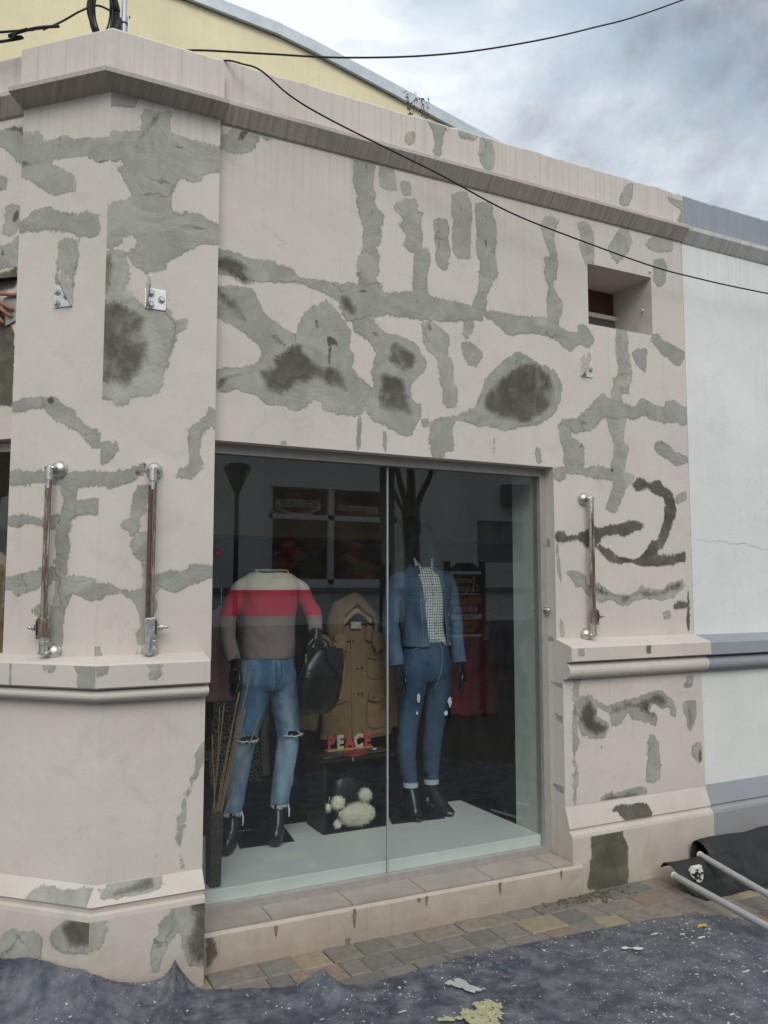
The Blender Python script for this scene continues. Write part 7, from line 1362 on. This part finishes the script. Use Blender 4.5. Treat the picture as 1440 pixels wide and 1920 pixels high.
for k in range(16): MB().box(9.08, 10.18, OY - .1, OY - .07, 2.05 + k * .05, 2.085 + k * .05).build('slat', plain('shutter_slat', (.30, .33, .35), .6) if k == 0 else bpy.data.materials['shutter_slat'], sh)
ac = thing('air_conditioner', (9.9, OY + .15, 3.16), 'dark air conditioner unit high on the opposite wall in the reflection', 'air conditioner'); bevel(MB().box(9.61, 10.16, OY + .001, OY + .3, 3.16, 3.57).build('case', plain('dark_ac_case', (.10, .10, .11), .6), ac), .02); MB().tube([(9.86 + .15 * cos(a), OY + .305, 3.36 + .15 * sin(a)) for a in [k * pi / 12 for k in range(25)]], .012, 6).build('fan_guard', M['blackmatte'], ac)
LY = refl_y(8.0)
lp = thing('street_lamp', (3.585, LY, 0), 'dark street lamp with a tapered lantern reflected at the left of the window', 'street lamp'); MB().tube([(3.585, LY, 0), (3.585, LY, 2.93)], [.045, .03], 14).build('pole', M['blackmatte'], lp, auto=40)
MB().tube([(3.585, LY, 3.27), (3.585, LY, 3.33)], [.20, .17], 24).build('cap', M['blackmatte'], lp, auto=40)
for k in range(6): a = k * pi / 3; MB().tube([(3.585 + .03 * cos(a), LY + .03 * sin(a), 2.92), (3.585 + .19 * cos(a), LY + .19 * sin(a), 3.27)], .012, 8).build('rib', M['blackmatte'], lp)
MB().tube([(3.585, LY, 2.93), (3.585, LY, 3.26)], [.02, .15], 20).build('lantern', plain('smoked_lantern', (.06, .065, .07), .3), lp, auto=40)
TY_ = refl_y(6.0)
bark = plain('dark_bark', (.025, .018, .015), .9, 0, .1, .4, 30, .6, 40)
tr = thing('street_tree', (5.36, TY_, 0), 'bare dark pollarded tree reflected above the denim mannequin', 'tree')
mb = MB(); mb.tube(cat_rom([(5.38, TY_, -.02), (5.37, TY_, 1.0), (5.36, TY_, 2.2), (5.34, TY_, 2.6)], 5), [.13] * 6 + [.105] * 5 + [.12] * 5, 14); trk = mb.build('trunk', bark, tr, True)
for (q, r0) in (([(5.33, 2.5), (5.2, 2.85), (5.10, 3.3), (5.0, 4.2)], .05), ([(5.34, 2.5), (5.34, 2.9), (5.33, 3.4), (5.35, 4.6)], .07), ([(5.36, 2.5), (5.50, 2.8), (5.66, 3.15), (5.80, 4.0)], .05), ([(5.32, 2.45), (5.16, 2.66), (5.03, 2.95), (4.85, 3.6)], .035)):
    mb = MB(); c = cat_rom([(x, TY_ + .02, z) for x, z in q], 5); mb.tube(c, [r0 * (1 - .6 * i / len(c)) for i in range(len(c))], 10)
    for k in range(8): p = rng.choice(c[3:]); mb.tube([p, (p[0] + rng.uniform(-.06, .06), p[1] + rng.uniform(-.05, .05), p[2] + rng.uniform(.02, .08))], [.012, .003], 6)
    mb.build('limb', bark, tr, True)
po = thing('utility_pole', (5.0, TY_ + .0, 0), 'dark square post reflected along the glass joint', 'pole'); bevel(MB().box(4.92, 5.07, TY_ - .08, TY_ + .07, -.02, 6.2).build('post', M['blackmatte'], po), .01)
SY = refl_y(5.0)
sb = thing('sign_board', (5.55, SY, 0), 'black tourist direction sign board reflected beside the denim jacket', 'sign')
bd = MB(); bd.prism([(5.28, 0.95), (5.83, 0.95), (5.83, 1.80), (5.74, 1.80), (5.66, 1.86), (5.45, 1.86), (5.37, 1.80), (5.28, 1.80)], (0, SY, 0), (1, 0, 0), (0, 0, 1), (0, -1, 0), .04); bdo = bd.build('board', M['blackmatte'], sb)
for x in (5.30, 5.81): MB().box(x - .03, x + .03, SY - .05, SY + .01, -.02, 1.88).build('post', M['blackmatte'], sb)
gold = plain('gold_lettering', (.75, .52, .12), .6)
for (tx_, s_, z, mm) in (('Puente', .125, 1.615, gold), ('Colgante', .125, 1.515, gold), ('BOWLING', .12, 1.365, gold), ('KARAMA', .10, 1.265, wt), ('Oficina de', .10, 1.10, gold), ('Turismo', .10, 1.02, gold)): text_mesh(tx_, s_, (5.555, SY, z), (-.82, 0, 0), (0, 0, 1), (0, 1, 0), .004, mm, 'lettering', bdo)
for (z0, z1) in ((1.72, 1.76), (1.475, 1.487), (1.175, 1.235), (.96, .995)): MB().box(5.33, 5.78, SY, SY + .003, z0, z1).build('band', wt, bdo)
text_mesh('-60 Mts-', .05, (5.555, SY + .003, 1.19), (-1, 0, 0), (0, 0, 1), (0, 1, 0), .003, M['blackmatte'], 'lettering', bdo)

# ------------------------------------------------------------------ plasterer at the left edge: one hand with a filling knife is in view
pr = thing('person', (-0.32, 0.55, 0.85), 'hand of a plasterer pressing a filling knife to the wall at the left edge', 'person')
skin = plain('skin', (0.30, 0.135, 0.09), 0.6, 0, .3, .2, 40, .15, 200); over = plain('grey_work_clothes', (.10, .11, .13), .9, 0, .1, .25, 12)
def Lp(u_, o_, z): q = L0 + dA * u_ + nA * o_; return (q.x, q.y, z)
mb = MB()
limb(mb, [Lp(.62, .36, 2.36) + (.036, .036), Lp(.48, .22, 2.60) + (.040, .038), Lp(.33, .09, 2.80) + (.030, .025), Lp(.27, .055, 2.85) + (.042, .020), Lp(.205, .045, 2.862) + (.042, .018)], 4, 14)
for pts in ([(.215, .05, 2.889), (.165, .045, 2.893), (.125, .034, 2.880), (.058, .018, 2.872)], [(.215, .05, 2.868), (.160, .048, 2.858), (.115, .038, 2.832), (.070, .020, 2.806)], [(.215, .048, 2.846), (.160, .044, 2.836), (.118, .036, 2.806), (.078, .018, 2.776)], [(.225, .045, 2.826), (.175, .042, 2.808), (.14, .03, 2.775), (.12, .02, 2.75)], [(.25, .045, 2.90), (.21, .035, 2.925), (.17, .02, 2.92)]):
    mb.tube([Lp(*p) for p in pts], [.0115, .0110, .0098, .0078][:len(pts)], 10)
fuse(mb.build('hand', skin, pr, True), .004, 2)
mb = MB(); B0 = (.78, .36)
trunk_loft(mb, [(1.62, *Lp(*B0, 0)[:2], .17, .12), (1.85, *Lp(*B0, 0)[:2], .16, .11), (2.1, *Lp(*B0, 0)[:2], .19, .125), (2.26, *Lp(*B0, 0)[:2], .19, .10), (2.32, *Lp(*B0, 0)[:2], .08, .07)])
limb(mb, [Lp(.68, .34, 2.24) + (.07, .07), Lp(.66, .40, 2.10) + (.06, .06), Lp(.63, .38, 2.30) + (.052, .05)], 5, 14)
for s in (-1, 1): limb(mb, [Lp(.78 + s * .09, .36, 1.70) + (.09, .09), Lp(.78 + s * .09, .37, 1.32) + (.065, .065), Lp(.78 + s * .09, .36, .95) + (.05, .05)], 5, 14); 
limb(mb, [Lp(.90, .34, 2.24) + (.07, .07), Lp(.98, .36, 2.05) + (.058, .058), Lp(1.0, .30, 1.84) + (.045, .045)], 5, 14)
fuse(mb.build('work_clothes', over, pr, True), .012, 4, .02, .1)
mb = MB(); mb.ball(Lp(.775, .33, 2.47), .105, 20, 16, (.82, .95, 1.1)); mb.ball(Lp(.75, .24, 2.45), .02, 10, 8); mb.tube([Lp(.78, .36, 2.28), Lp(.777, .345, 2.40)], .055, 14); fuse(mb.build('head', skin, pr, True), .008, 3)
mb = MB(); mb.ball(Lp(.785, .35, 2.50), .112, 20, 14, (.86, .95, .9)); mb.build('cap', over, pr, True)
for s in (-1, 1): mb = MB(); limb(mb, [Lp(.78 + s * .09, .38, .93) + (.05, .045), Lp(.78 + s * .09, .32, .885) + (.045, .032), Lp(.78 + s * .09, .22, .872) + (.04, .02)], 4, 12); mb.build('boot', M['blackmatte'], pr, True)
kn = thing('filling_knife', Lp(.10, .01, 2.80), 'grey filling knife blade under the plasterer fingers at the left edge', 'tool'); kb = MB(); kb.add([Lp(.13, .013, 2.865), Lp(.05, .008, 2.90), Lp(.045, .007, 2.77), Lp(.115, .012, 2.74)], [(0, 1, 2, 3)]); q = kb.build('blade', plain('plastered_blade', (.33, .33, .31), .5, .3), kn); q.modifiers.new('t', 'SOLIDIFY').thickness = .0015
MB().tube([Lp(.12, .014, 2.82), Lp(.24, .03, 2.85)], .010, 10).build('handle', wood, kn)
tres = thing('trestle', Lp(.8, .36, 0), 'wooden trestle platform the plasterer stands on beyond the left edge', 'trestle')
def Lbox(u0, u1, o0, o1, z0, z1, nm): MB().add([Lp(a, b, c) for c in (z0, z1) for b in (o0, o1) for a in (u0, u1)], [(0, 2, 3, 1), (4, 5, 7, 6), (0, 1, 5, 4), (2, 6, 7, 3), (0, 4, 6, 2), (1, 3, 7, 5)]).build(nm, wood, tres)
Lbox(.50, 1.9, .22, .52, .80, .85, 'plank')
for u_ in (.62, 1.75):
    for o_ in (.25, .46): Lbox(u_, u_ + .05, o_, o_ + .05, 0, .80, 'leg')

# ------------------------------------------------------------------ set each thing's Empty at its base
for o in list(COL.objects):
    if o.type == 'EMPTY' and '_at' in o:
        loc = Vector(tuple(o['_at'])[:3]); del o['_at']; o.location = loc; inv = Matrix.Translation(-loc)
        for ch in o.children: ch.matrix_parent_inverse = inv
